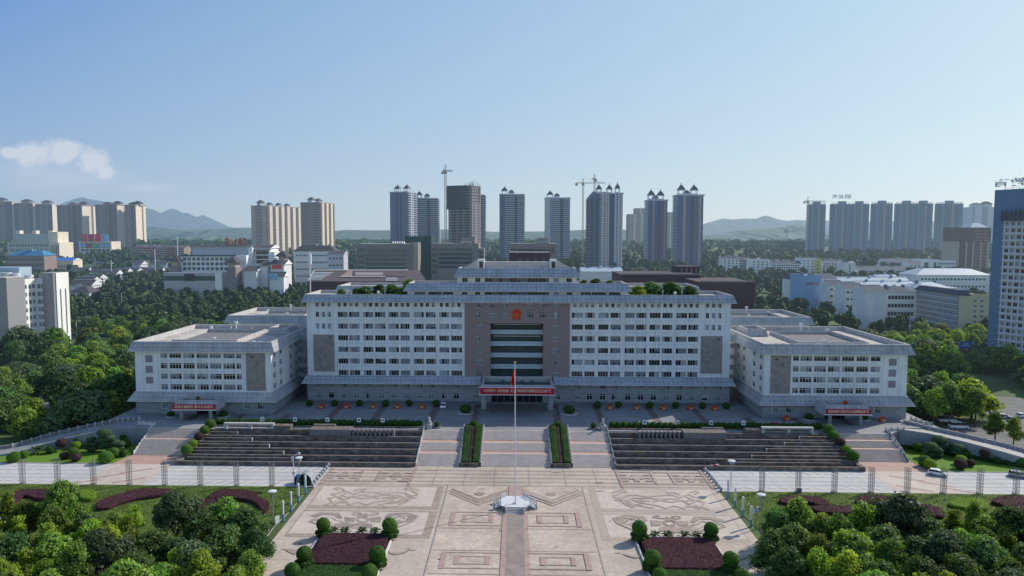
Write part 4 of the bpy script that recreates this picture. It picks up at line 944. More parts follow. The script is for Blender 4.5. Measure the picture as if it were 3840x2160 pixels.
# ------------------------------------------------------------------ sloping planters in the central stairs
def hedge_surface(fn,u0,u1,v0,v1,du,dv,mat,leaf,dens,size,name,parent,thick=.5,r=R_):
    """bumpy hedge: fn(u,v)->(x,y,z)"""
    nu=max(2,int((u1-u0)/du)+1); nv=max(2,int((v1-v0)/dv)+1); V=[];Fc=[]
    for j in range(nv):
        for i in range(nu):
            u=u0+(u1-u0)*i/(nu-1); v=v0+(v1-v0)*j/(nv-1); x,y,z=fn(u,v); e=(i in(0,nu-1))or(j in(0,nv-1)); V.append((x,y,z+(r.random()-.5)*.08-(.08 if e else 0)))
    for j in range(nv-1):
        for i in range(nu-1): a=j*nu+i; Fc.append((a,a+1,a+nu+1,a+nu))
    n0=len(V); per=[i for i in range(nu)]+[j*nu+nu-1 for j in range(1,nv)]+[(nv-1)*nu+i for i in range(nu-2,-1,-1)]+[j*nu for j in range(nv-2,0,-1)]
    for p in per: x,y,z=V[p]; V.append((x,y,z-thick))
    m=len(per)
    for i in range(m): a,b=per[i],per[(i+1)%m]; Fc.append((a,n0+i,n0+(i+1)%m,b))
    n=int(dens*(u1-u0)*(v1-v0)); U=u0+(u1-u0)*r.random(n); Vv=v0+(v1-v0)*r.random(n)
    C=np.array([fn(a,b) for a,b in zip(U,Vv)]) if n else np.zeros((0,3)); C[:,2]+=r.random(n)*.1-.02
    side=int(dens*.8*thick*2*((u1-u0)+(v1-v0))/1); 
    if side:
        sc=[]; 
        for _ in range(side):
            k=r.random()*2*((u1-u0)+(v1-v0)); 
            if k<(u1-u0): a,b=u0+k,v0
            elif k<2*(u1-u0): a,b=u0+k-(u1-u0),v1
            elif k<2*(u1-u0)+(v1-v0): a,b=u0,v0+k-2*(u1-u0)
            else: a,b=u1,v0+k-2*(u1-u0)-(v1-v0)
            x,y,z=fn(a,b); sc.append((x,y,z-thick*r.random()))
        C=np.vstack([C,np.array(sc)])
    q=leaf_quads(C,np.tile([0,-.3,1.],(len(C),1)),size,r); O=world_loc(parent) if parent else Vector((0,0,0))
    V=np.array(V)-np.array(O); q=q-np.array(O)
    return obj_mesh(name,cloud_mesh(name,q,leaf,(V,Fc,mat)),parent)
for cx,lab in ((-11.8,'sloping hedge planter left of the middle staircase, two green hedges with a brown strip'),(12.1,'sloping hedge planter right of the middle staircase, two green hedges with a brown strip')):
    t=thing('hedge_planter',lab,'planter',(cx,180.,0)); zf=lambda y:.55+max(0,min(5.,(y-180.8)/16.4*5))+.10*math.sin((y-180)*1.25)
    mb=MB(); 
    for sx in (-2.75,2.45): mb.prism([(cx+sx,180.),(cx+sx+.3,180.),(cx+sx+.3,180.6),(cx+sx,180.6)],0,1.1,'cascade_cap'); 
    for sx in (-2.75,2.45):
        a=[(cx+sx,180.,0),(cx+sx+.3,180.,0),(cx+sx+.3,198.,4.9),(cx+sx,198.,4.9)]; b=[(x,y,z+1.15) for x,y,z in a]; mb.ring(a,b,'stone_bed'); mb.face(b,'stone_bed')
    mb.box(cx-2.45,cx+2.45,180.,180.3,0,1.0,'cascade_wall'); mb.box(cx-2.45,cx+2.45,198,198.3,4.9,5.4,'stone_bed'); mb.build('planter_wall',t)
    for u0,u1,m_,l_,nm,hh in ((-2.4,-.62,'hedge_green','hedge_leaf','hedge',.75),(.62,2.4,'hedge_green','hedge_leaf','hedge',.75),(-.6,.6,'mulch','purple_leaf','brown_strip',.45)):
        hedge_surface(lambda u,v:(cx+u,v,zf(v)+hh),u0,u1,180.7,197.9,.3,.35,m_,l_,55 if hh>.5 else 14,.09,nm,t,.8)
    q,s=blob_cloud([(0,0,.5,2.2,1.1,.8),(-1.6,.3,.4,1.,.9,.7),(1.6,.3,.4,1.,.9,.7),(0,.2,1.2,1.2,1.,.9)],40,.1,R_,(.9,1.03),-.3,.95); obj_mesh('shrub_clump',cloud_mesh('shrub_clump',q,'hedge_leaf',(s[0],s[1],'hedge_green')),t,(0,18.6,5.2))
# ------------------------------------------------------------------ dark stone cascades
def cascade(side,label):
    X0,X1=26.3,88.5; t=thing('stone_cascade',label,'water terrace',(side*57,179.3,0))
    mx=lambda a,b:(a,b) if side>0 else (-b,-a)
    Ys=[179.3,182.5,185.7,188.9,192.1,195.3]; Zs=[.95,1.75,2.6,3.4,4.2,5.]
    for i,(Y,Z) in enumerate(zip(Ys,Zs)):
        a,b=mx(X0,X1-.25*i); mb=MB(); z0=Zs[i-1]-.4 if i else 0
        mb.box(a,b,Y,Y+.45,z0,Z,'cascade_wall'); mb.box(a,b,Y-.05,Y+.5,Z,Z+.12,'cascade_cap'); mb.build('tier_wall',t)
        Yn=Ys[i+1] if i<5 else 199.; mb=MB(); mb.sheet([(a,Y+.45),(b,Y+.45),(b,Yn),(a,Yn)],Z-.35 if i<5 else 4.6,'cascade_floor'); mb.build('basin_floor',t)
    xe=[P(875,1636,4.4)[0],P(930,1660,3.5)[0],P(992,1687,2.7)[0],P(1047,1712,1.9)[0],P(1115,1733,1.2)[0]]
    for i in range(5):
        Y=(Ys[i]+Ys[i+1])/2+.35; e=-xe[4-i]; a,b=mx(e,X1-.25*i-1.2); z=Zs[i]-.35
        mb=MB(); mb.box(a,b,Y,Y+.4,z,Zs[i]+.45,'cascade_wall'); mb.box(a,b,Y-.04,Y+.44,Zs[i]+.45,Zs[i]+.55,'cascade_cap')
        k=e if side>0 else -e; mb.box(k-.12,k+.12,Y-.06,Y+.5,z,Zs[i]+.56,'parapet'); mb.build('inner_wall',t)  # pale end slab: sunlight on the wall end put into its colour
    mb=MB(); a,b=mx(X0,X1-1.6); mb.box(a,b,198.6,199.2,4.2,5.35,'cascade_wall'); mb.build('back_wall',t)
    mb=MB(); a,b=mx(X0-.28,X0-.02)
    # side wall following the steps
    for i in range(6): mb.box(a,b,Ys[i],Ys[i+1] if i<5 else 199,0,Zs[i]+.1,'cascade_wall',top='cascade_cap')
    a,b=mx(X1-1.9,X1)
    mb.build('side_wall',t)
    # stepped stone edge for the ball shrubs
    mb=MB()
    for i in range(6): xx=X1-.2-.35*i; a,b=mx(xx-.2,xx+1.1); mb.box(a,b,Ys[i]-.1,(Ys[i+1] if i<5 else 199),0,Zs[i]+.25,'cascade_wall',top='cascade_cap')
    mb.build('stepped_edge',t)
    # stone frame, blocks and the row of upright slabs on top
    fx0,fx1=(P(835,1612,5)[0],P(1024,1612,5)[0]) if side<0 else (P(2857,1625,5)[0],P(3048,1625,5)[0])
    mb=MB(); mb.box(fx0,fx1,195.9,197.1,6.3,6.75,'parapet')
    for xx in (fx0,(fx0+fx1)/2,fx1-.7): mb.box(xx,xx+.7,196.,197.,4.7,6.3,'parapet')
    mb.build('stone_frame',t)
    q=fx1 if side<0 else fx0; mb=MB(); a,b=(q+.02,q+4.9) if side<0 else (q-4.5,q-.02); mb.box(a,b,196.,198.2,4.7,6.1,'cascade_cap'); mb.build('stone_block',t)
    bx0,bx1=(P(1161,1637,4)[0],P(1315,1637,4)[0]) if side<0 else (P(2562,1645,4)[0],P(2722,1645,4)[0])
    mb=MB(); mb.box(bx0,bx1,192.7,196.4,3.9,6.,'stone_bed',top='cascade_cap'); mb.box((bx0 if side<0 else (bx0+bx1)/2),((bx0+bx1)/2+.5 if side<0 else bx1),196.42,197.6,4.7,6.35,'stone_bed',top='cascade_cap'); mb.build('stone_block',t)
    sx0,sx1=(bx1+.4,P(1487,1637,4)[0]) if side<0 else (P(2395,1645,4)[0],bx0-.4)
    for i in range(10):
        xx=sx0+(sx1-sx0)*i/10; mb=MB(); mb.box(xx,xx+.62,193.2,195.0,3.9,5.95,'stone_bed'); mb.build('upright_slab',t)
    return t
cascade(-1,'left cascade of long dark stone tiers, left of the central stairs'); cascade(1,'right cascade of long dark stone tiers, right of the central stairs')
mb=MB(); x,y,_=P(2681,1742,1.2); 
for a,b,c,d,m_ in ((-1.,.2,0,.3,'red_cloth'),(.1,.9,.1,.35,'frame_white'),(-1.2,-.7,-.1,.22,'frame_white')): mb.box(x+a,x+b,179.4+c,179.75+c,1.07,1.07+d,m_)
tag(mb.build('cloth_bundle'),'crumpled red and white cloth left on the front ledge of the right cascade','cloth')  # unidentified small shape on the ledge, built as a cloth bundle
# ball shrubs on the stepped edges
for s in (-1,1):
    for i,(Y,z,r,me,lab) in enumerate(((197.2,5.2,1.45,BALL,'topmost'),(193.8,4.3,1.4,BALL,'second from the top'),(190.3,3.5,1.35,PLUM,'third, purplish'),(186.9,2.7,1.25,LIMEB,'fourth, yellow-green'),(183.4,1.9,1.5,BALL,'lowest'))):
        shrub('ball_shrub',('%s ball shrub on the stepped edge of the %s cascade'%(lab,'left' if s<0 else 'right')),'shrub',(s*(88.1-.35*(4-i)*.3),Y,z-.2),r,me,'ball shrubs on the stepped cascade edges')
# ------------------------------------------------------------------ clipped shrub row along the terrace edge, signs
for s in (-1,1):
    n=36
    for i in range(n):
        X=s*(28+i*(60.3/n)); lit=s>0 and 5<i<19
        shrub('clipped_shrub','round clipped dark green shrub in the row above the %s cascade'%('left' if s<0 else 'right'),'shrub',(X,200.6+R_.random()*.3,5.),1.02+.12*R_.random(),BALLD,'clipped shrub row above the %s cascade'%('left' if s<0 else 'right'),0,.95)
mb=MB()
for s in (-1,1): mb.box(s*27.5,s*88.8,199.3,201.9,4.9,5.15,'stone_bed')
struct('planting_bed',mb)
SB=None
sgn=[(990,'leftmost','school'),(1113,'second',''),(1234,'third',''),(1352,'fourth',''),(1441,'fifth','')]
for x in (990,1113,1234,1352,1441,2406,2525.5,2648,2766):
    px_=P(x,1592,5); k=[990,1113,1234,1352,1441,2406,2525.5,2648,2766].index(x)
    ordn=['leftmost','second','third','fourth','fifth'][k] if k<5 else ['leftmost','second','third','rightmost'][k-5]
    t=thing('notice_board','%s purple-framed notice board in the shrub row above the %s cascade'%(ordn,'left' if k<5 else 'right'),'sign',(px_[0],199.9,5.),0,'notice boards in the shrub row')
    mb=MB(); mb.box(-.75,.75,0,.08,1.1,2.75,'tower_navy'); mb.build('board_frame',t,off='local'); mb=MB(); mb.box(-.58,.58,-.03,-.005,1.28,2.58,'ad_white'); mb.box(-.35,.35,-.04,-.03,1.6,2.2,'tower_blue' if k%2 else 'brown_stone'); mb.build('panel',t,off='local')
    mb=MB(); mb.box(-.5,-.42,0,.08,0,1.1,'steel_dark'); mb.box(.42,.5,0,.08,0,1.1,'steel_dark'); mb.build('legs',t,off='local')
px_=P(2889,1596,5); mb=MB(); mb.box(px_[0]-.7,px_[0]+.7,200.4,200.6,5.2,6.9,'red_cloth'); mb.box(px_[0]-.72,px_[0]-.6,200.38,200.62,5,6.95,'steel_dark'); mb.box(px_[0]+.6,px_[0]+.72,200.38,200.62,5,6.95,'steel_dark'); tag(mb.build('notice_board'),'plain red notice board at the right end of the shrub row','sign')
# ------------------------------------------------------------------ flower boxes, round shrubs by the walls
fb=thing('flower_box','orange red flower box with gold characters by the hall, left of the portico','planter',(-62,223.6,5),0,'orange flower boxes along the hall')
mb=MB(); mb.box(-1.,1.,-.5,.5,0,.85,'orange_red'); mb.box(-1.05,1.05,-.55,.55,.78,.9,'gold'); mb.build('box',fb,off='local')
text_mesh('党徽',.6,'pale_gold','lettering',fb,(0,-.54,.42),width=1.1)
mb=MB(); mb.box(-.8,.8,.1,.3,.9,1.5,'orange_red'); mb.build('panel',fb,off='local')
FB=[(1204.8,1531,'far left'),(1300,1531,'second from left'),(1399.8,1531,'third from left'),(1490.5,1531,'fourth from left'),(1582.4,1531,'left of the white car'),(2286.3,1535,'first right of the portico'),(2387.4,1535,'second right of the portico'),(2488,1536,'third right of the portico'),(2590.3,1537,'fourth right of the portico'),(2680.5,1538,'rightmost at the hall'),(2951,1577,'left at the right wing'),(3311,1582,'right at the right wing')]
for i,(x,y,l) in enumerate(FB):
    p=P(x,y,5); lab='orange red flower box with gold characters, %s'%l
    if i==0: fb.location=p; fb['label']=lab
    else: dup(fb,p,0,1,lab)
SBX=[(1160,1524,'at the far left corner of the hall'),(1255,1524,'second from the left along the hall'),(1349,1524,'third from the left along the hall'),(1446,1524,'fourth from the left along the hall'),(1535,1524,'fifth from the left along the hall'),(1634,1524,'just left of the white car'),(2241,1530,'first right of the portico'),(2319.5,1530,'second right of the portico'),(2436,1531,'third right of the portico'),(2533.6,1532,'fourth right of the portico'),(2634,1533,'fifth right of the portico'),(2722,1534,'at the far right corner of the hall')]
for x,y,l in SBX:
    p=P(x,y,5); shrub('round_shrub','dark round shrub %s'%l,'shrub',p,1.15,BALLD,'round shrubs along the hall',.25,.95)
for x,y,r,l in ((1745,1548,2.1,'left of the portico'),(2135,1551,2.1,'right of the portico'),(838,1562,1.5,'right of the left porch'),(642,1562,1.3,'behind the left porch'),(3034,1573,1.5,'left of the right porch'),(3241,1574,1.3,'right of the right porch')):
    p=P(x,y,5); t=shrub('round_bed_shrub','wide dark shrub in a round kerbed bed %s'%l,'shrub',p,r*.85,BALLD,'shrubs in round kerbed beds',.1,.8)
    mb=MB(); mb.lathe((0,0),[(r*1.25,0),(r*1.25,.2),(r*1.1,.22),(r*1.1,.15),(.01,.15)],'parapet',28); mb.build('kerb',t,off='local').rotation_euler=(0,0,0)
# guardian lions
for x,lab in ((-24.7,'stone guardian lion on a pedestal at the top left of the central stairs'),(24.9,'stone guardian lion on a pedestal at the top right of the central stairs')):
    t=thing('guardian_lion',lab,'statue',(x,198.6,5)); mb=MB(); mb.box(-.8,.8,-1.1,1.1,0,.35,'weathered_marble'); mb.box(-.65,.65,-.95,.95,.35,1.1,'weathered_marble'); mb.box(-.8,.8,-1.1,1.1,1.1,1.3,'weathered_marble'); mb.build('pedestal',t,off='local')
    _,s=blob_cloud([(0,.35,1.85,.5,.65,.6),(0,-.05,2.2,.42,.45,.75),(0,-.25,2.95,.42,.42,.42),(0,-.62,2.85,.22,.2,.2),(-.28,-.5,1.7,.14,.16,.5),(.28,-.5,1.7,.14,.16,.5),(-.3,-.7,1.38,.16,.28,.12),(.3,-.7,1.38,.16,.28,.12),(-.45,.5,1.55,.2,.4,.3),(.45,.5,1.55,.2,.4,.3),(0,.95,2.1,.12,.15,.5),(-.25,-.2,3.35,.1,.08,.12),(.25,-.2,3.35,.1,.08,.12)],.1,.01,R_,core=1.)
    me=bpy.data.meshes.new('lion'); me.from_pydata([tuple(v) for v in s[0]],[],s[1]); me.materials.append(MATS['weathered_marble']); obj_mesh('lion_body',me,t)
for x in (-22.6,22.4):
    t=shrub('round_bed_shrub','small round shrub in a dark kerbed bed beside the %s stone lion'%('left' if x<0 else 'right'),'shrub',(x,199.4,5.),.85,BALLD,'shrubs in round kerbed beds',.3); mb=MB(); mb.lathe((0,0),[(1.3,0),(1.3,.35),(1.1,.37),(.01,.3)],'stone_bed',20); mb.build('kerb',t,off='local')
# ------------------------------------------------------------------ flag pole on its octagonal stand
t=thing('flag_stand','white octagonal stone stand with steps and balustrades round the flagpole','monument',(0,152.5,0))
mb=MB(); o8=[(-4.,150.9),(-2.,150.9),(2.,150.9),(4.,150.9),(4.,155.2),(2.2,157.),(-2.2,157.),(-4.,155.2)]; oct_=[(2.2,150.3),(3.2,151.3),(3.2,155.2),(2.,157.),(-2.,157.),(-3.2,155.2),(-3.2,151.3),(-2.2,150.3)]
mb.prism(oct_,.0,1.,'stone_bed','marble'); mb.build('platform',t)
for nm,cx_,cy_,dx,dy,w_ in (('steps',0,150.3,0,-1,1.9),('steps',3.2,153.2,1,0,1.5),('steps',-3.2,153.2,-1,0,1.5)):
    mb=MB()
    for i in range(5):
        a=i*.32; z1=1.-.2*i-.02
        if dy: mb.box(cx_-w_,cx_+w_,cy_-a-.32,cy_-a,0,z1-.16,'stone_bed',top='marble')
        else: mb.box(cx_+dx*a,cx_+dx*(a+.32),cy_-w_,cy_+w_,0,z1-.16,'stone_bed',top='marble')
    mb.build('steps',t)
def rail(a,b,za,zb):
    mb=MB(); A=Vector((*a,za));Bq=Vector((*b,zb)); n=3
    for i in range(n+1): q=A.lerp(Bq,i/n); mb.box(q.x-.09,q.x+.09,q.y-.09,q.y+.09,q.z-.15,q.z+.85,'marble'); 
    mb.bar(A+Vector((0,0,.72)),Bq+Vector((0,0,.72)),.07,'marble'); mb.bar(A+Vector((0,0,.3)),Bq+Vector((0,0,.3)),.09,'marble'); mb.build('railing',t)
for a,b,za,zb in (((-2.,150.3),(-2.,148.7),1,.15),((2.,150.3),(2.,148.7),1,.15),((3.2,151.6),(4.8,151.6),1,.15),((3.2,154.8),(4.8,154.8),1,.15),((-3.2,151.6),(-4.8,151.6),1,.15),((-3.2,154.8),(-4.8,154.8),1,.15),((-3.1,155.4),(-2.,156.9),1,1),((3.1,155.4),(2.,156.9),1,1)): rail(a,b,za,zb)
FX,FY=P(1933,1888,1.)[:2]; topx=D(1927.5,1357,FY)
t=thing('flagpole','tall white flagpole with a small red flag hanging limp on it','flagpole',(FX,FY,1.))
mb=MB(); k=(topx[0]-FX)*.5; n=12
def ringp(x,y,z,r): return [(x+r*math.cos(2*math.pi*i/n),y+r*math.sin(2*math.pi*i/n),z) for i in range(n)]
mb.ring(ringp(FX,FY,1.,.15),ringp(FX+k,FY,32.4,.09),'steel_white'); mb.lathe((FX,FY),[(.5,1.),(.5,1.25),(.25,1.3)],'marble',16); mb.build('pole',t)
mb=MB(); mb.lathe((FX+k,FY),[(.05,32.4),(.32,32.45),(.35,32.6),(.05,32.8)],'gold',12); mb.build('finial',t)
fm=MB(); n=14
fl_=[(-.1,31.),(-.9,30.6)]
prev=None
for j in range(15):
    z=31.2-j*.26; w_=.15+.5*math.sin(min(1,j/9)*math.pi*.5)*(1 if j<12 else (15-j)/3.4); rowp=[]
    for i in range(7): u=i/6; rowp.append((FX+k-.12-u*w_,FY+.28*math.sin(u*9+j*.35),z-u*.5))
    if prev:
        for i in range(6): fm.face([prev[i],prev[i+1],rowp[i+1],rowp[i]],'red_cloth' if False else 'flag_red')
    prev=rowp
fm.build('flag',t)
# ------------------------------------------------------------------ stone ball bollards
t=thing('ball_bollard','stone ball bollard','bollard',(0,0,0),0,'stone ball bollards beside the plaza')
mb=MB(); mb.lathe((0,0),[(.34,0),(.34,.12),(.28,.16),(.2,.2)],'weathered_marble',12); mb.build('base',t,off='local')
V,Fc=sphere((0,0,.58),(.45,.45,.45),14,10); me=bpy.data.meshes.new('ball'); me.from_pydata(V,[],Fc); me.materials.append(MATS['weathered_marble']); me.polygons.foreach_set('use_smooth',[True]*len(Fc)); obj_mesh('ball',me,t)
BL=[(-48.6,y) for y in (178.8,176.8,174.8,172.8,170.6,168.5,166.3,164.3)]; BR=[(48.5,y) for y in (178.3,176.3,174.3,172.3,170.2,168.2,166.2,164.2)]
nth=['nearest the cascade','second','third','fourth','fifth','sixth','seventh','nearest the lawn']
first=True
for s,L_ in (('left',BL),('right',BR)):
    for i,(x,y) in enumerate(L_):
        lab='stone ball bollard on the %s edge of the plaza, %s%s'%(s,nth[i],'' if i in(0,7) else ' from the cascade')
        if first: t.location=(x,y,.01); t['label']=lab; first=False
        else: dup(t,(x,y,.01),0,1,lab)
# ------------------------------------------------------------------ lattice posts
t=thing('lattice_post','','post',(0,0,0),0,'lattice steel posts along the parking strip'); hh=6.2; w_=.42
mb=MB()
for sx in (-1,1):
    for sy in (-1,1): mb.bar((sx*w_,sy*w_,0),(sx*w_*1.12,sy*w_*1.12,hh),.055,'post_steel')
mb.build('uprights',t,off='local'); mb=MB()
for k in range(9):
    z=.4+k*.68
    for a,b in (((-1,-1),(1,-1)),((1,-1),(1,1)),((1,1),(-1,1)),((-1,1),(-1,-1))):
        mb.bar((a[0]*w_,a[1]*w_,z),(b[0]*w_,b[1]*w_,z),.04,'post_steel')
        if k<8: mb.bar((a[0]*w_,a[1]*w_,z),(b[0]*w_,b[1]*w_,z+.68),.025,'post_steel')
mb.build('lattice',t,off='local'); mb=MB(); mb.box(-.55,.55,-.55,.55,-.1,.12,'stone_bed'); mb.build('footing',t,off='local')
PL=[(-119.5),(-110.8),(-102),(-93.2),(-84.5),(-75.8),(-67),(-58.4)]; PR=[58,66.4,74.8,83.3,91.6,99.9,108.2,116.5]
nw=['nearest the plaza','second from the plaza','third from the plaza','fourth from the plaza','fifth from the plaza','sixth from the plaza','seventh from the plaza','outermost in view']
first=True
for s,L_ in (('left',PL[::-1]),('right',PR)):
    for i,x in enumerate(L_):
        lab='slim dark lattice steel post on the %s lawn edge, %s'%(s,nw[i])
        if first: t.location=(x,164.1,.1); t['label']=lab; first=False
        else: dup(t,(x,164.1,.1),0,1,lab)
mb=MB(); mb.box(65.9,66.9,163.2,163.7,.1,1.3,'stone_bed',top='marble'); tag(mb.build('cabinet'),'small grey cabinet at the foot of a lattice post on the right lawn','cabinet')
# light columns
t=thing('light_column','','lamp',(0,0,0),0,'white and blue light columns beside the plaza')
mb=MB(); mb.cyl((0,0),.24,.24,1.5,3.7,'steel_white',14); mb.build('shaft',t,off='local'); mb=MB(); mb.cyl((0,0),.245,.245,0,1.5,'sky_blue_paint',14,False); mb.build('blue_base',t,off='local')
mb=MB(); mb.lathe((0,0),[(.27,3.7),(.27,4.15),(.2,4.35),(.02,4.42)],'lamp_glass',14); mb.build('lamp_head',t,off='local')
first=True
for s,X in (('left',-48.9),('right',48.7)):
    for i,y in enumerate((159.5,154.2,148.9,143.6)):
        lab='white light column with blue base beside the plaza on the %s, %s'%(s,['farthest','second farthest','second nearest','nearest the camera'][i])
        if first: t.location=(X,y,.1); t['label']=lab; first=False
        else: dup(t,(X,y,.1),0,1,lab)
# saucer lamps
t=thing('saucer_lamp','','lamp',(0,0,0),0,'tall saucer lamps at the lawn corners')
mb=MB(); mb.bar((-.18,0,0),(-.14,0,6.),.05,'steel_grey',6); mb.bar((.18,0,0),(.14,0,6.),.05,'steel_grey',6); mb.build('pole',t,off='local')
mb=MB(); mb.lathe((0,0),[(.15,5.5),(.2,6.),(.55,6.6)],'steel_grey',12); mb.build('neck',t,off='local'); mb=MB(); mb.lathe((0,0),[(.45,6.6),(.88,6.8),(.88,6.95),(.5,7.08),(.02,7.1)],'steel_white',20); mb.build('saucer',t,off='local')
for i,(x,y,l) in enumerate(((-50.6,142.3,'at the inner corner of the left lawn'),(-51.9,164.6,'at the left parking strip beside the booth'),(51.1,165.2,'at the right parking strip'),(50.6,143.4,'at the inner corner of the right lawn'))):
    lab='tall lamp with a white saucer top '+l
    if i==0: t.location=(x,y,.1); t['label']=lab
    else: dup(t,(x,y,.1),0,1,lab)
# camera masts
t=thing('camera_mast','white camera mast with an angled arm beside the blue booth','mast',(-53.3,165.2,0)); mb=MB(); mb.bar((0,0,0),(-.2,0,7.),.1,'steel_white',8); mb.build('pole',t,off='local'); mb=MB(); mb.bar((-.2,0,6.9),(1.3,0,8.1),.09,'steel_white',6); mb.box(1.15,1.5,-.15,.15,7.6,8.1,'steel_white'); mb.build('arm',t,off='local'); mb=MB(); mb.box(-.35,.25,-.3,0,2.6,3.5,'steel_white'); mb.box(-.6,-.3,-.2,.1,6,7,'steel_white'); mb.build('box',t,off='local')
p=P(2640+415/2.1467,1560+920/2.1467); t=thing('camera_mast','thin dark mast with two white camera boxes on the right lawn','mast',p); mb=MB(); mb.bar((0,0,0),(0,0,5.6),.06,'steel_dark',6); mb.bar((0,0,5.5),(-1.5,0,5.6),.04,'steel_dark'); mb.build('pole',t,off='local'); mb=MB(); mb.box(.05,.4,-.2,.2,3.9,4.9,'steel_white'); mb.box(.4,.9,0,.1,4.2,4.9,'steel_grey'); mb.build('camera_box',t,off='local'); mb=MB(); mb.box(-.5,-.15,-.2,.2,3.5,4.5,'steel_white'); mb.build('camera_box',t,off='local'); mb=MB(); mb.box(-1.6,-1.3,-.1,.1,5.3,5.6,'steel_white'); mb.build('camera',t,off='local')
# booth
t=thing('security_booth','small dark blue booth with a silver curved canopy at the left parking strip','booth',(-50.8,166.2,0)); mb=MB(); n=10
arc=[(1.9*math.cos(math.pi*i/n)*1.,2.9*math.sin(math.pi*i/n)**.8) for i in range(n+1)]
for a,b in zip(arc,arc[1:]): mb.face([(a[0],-1.2,a[1]),(b[0],-1.2,b[1]),(b[0],1.6,b[1]),(a[0],1.6,a[1])][::-1],'steel_grey')
mb.build('canopy',t,off='local'); mb=MB(); mb.face([(x,-1.0,z) for x,z in arc][::-1],'glass_dark'); mb.box(-2.6,-.2,-.9,1.4,0,1.9,'school_booth'); mb.build('cabin',t,off='local')
mb=MB()
for a,b in zip(arc,arc[1:]): mb.bar((a[0],-1.25,a[1]),(b[0],-1.25,b[1]),.1,'steel_white')
mb.build('arch',t,off='local')
# signs on the lawns
for (x,y,l) in ((1040,1970,'white sign board on two legs at the edge of the left lawn'),(12,1972,'white sign board at the far left of the lawn')):
    p=P(x,y); t=thing('sign_board',l,'sign',p); mb=MB(); mb.box(-.5,.5,-.05,.05,.5,2.,'steel_white'); mb.build('board',t,off='local'); mb=MB(); mb.box(-.45,-.38,-.03,.03,0,.5,'steel_grey'); mb.box(.38,.45,-.03,.03,0,.5,'steel_grey'); mb.build('legs',t,off='local'); t.rotation_euler=(0,0,.9)
# ------------------------------------------------------------------ lawns and hedged beds in front
F1=lambda a,b,z=0.:P(a/2.1467,1560+b/2.1467,z); F4=lambda a,b,z=0.:P(2640+a/2.1467,1560+b/2.1467,z)
mb=MB()
Lw=[(-190,30),(-51,30),(-51,128),(-49.8,141),(-49.6,144),(-49.1,150),(-49.2,158),(-49.6,162),(-51,163.6),(-53,163.9),(-190,163.9)]
mb.prism(Lw,-.2,.1,'parapet','turf'); mb.prism([(-x,y) for x,y in Lw],-.2,.1,'parapet','turf'); struct('lawn',mb)
mb=MB()
for s in (-1,1): mb.prism([(s*48.3,95),(s*49.9,143.4),(s*52.5,140),(s*58,136),(s*58,95)],-.1,.16,'parapet','mulch')
struct('planting_bed',mb)
# ground-cover leaves over the lawns (nobody could count them)
def inpoly(x,y,pg):
    c=False; j=len(pg)-1
    for i in range(len(pg)):
        if (pg[i][1]>y)!=(pg[j][1]>y) and x<(pg[j][0]-pg[i][0])*(y-pg[i][1])/(pg[j][1]-pg[i][1]+1e-12)+pg[i][0]: c=not c
        j=i
    return c
def scatter_leaves(poly,n,z,size,mat,name,r=R_):
    xs=[p[0] for p in poly]; ys_=[p[1] for p in poly]; pts=[]
    while len(pts)<n:
        x=min(xs)+(max(xs)-min(xs))*r.random(); y=min(ys_)+(max(ys_)-min(ys_))*r.random()
        if inpoly(x,y,poly): pts.append((x,y,z+r.random()*.12))
    C=np.array(pts); q=leaf_quads(C,np.tile([0,-.2,1.],(len(C),1)),size,r)
    o=obj_mesh(name,cloud_mesh(name,q,mat)); o['kind']='stuff'; return o
M('turf_leaf',(.09,.15,.02),.8,trans=.3,nz=(.3,.4))
scatter_leaves([(-125,120),(-50,120),(-50,163),(-125,163)],16000,.12,.16,'turf_leaf','ground_cover'); scatter_leaves([(50,120),(50,163),(125,163),(125,120)],16000,.12,.16,'turf_leaf','ground_cover')
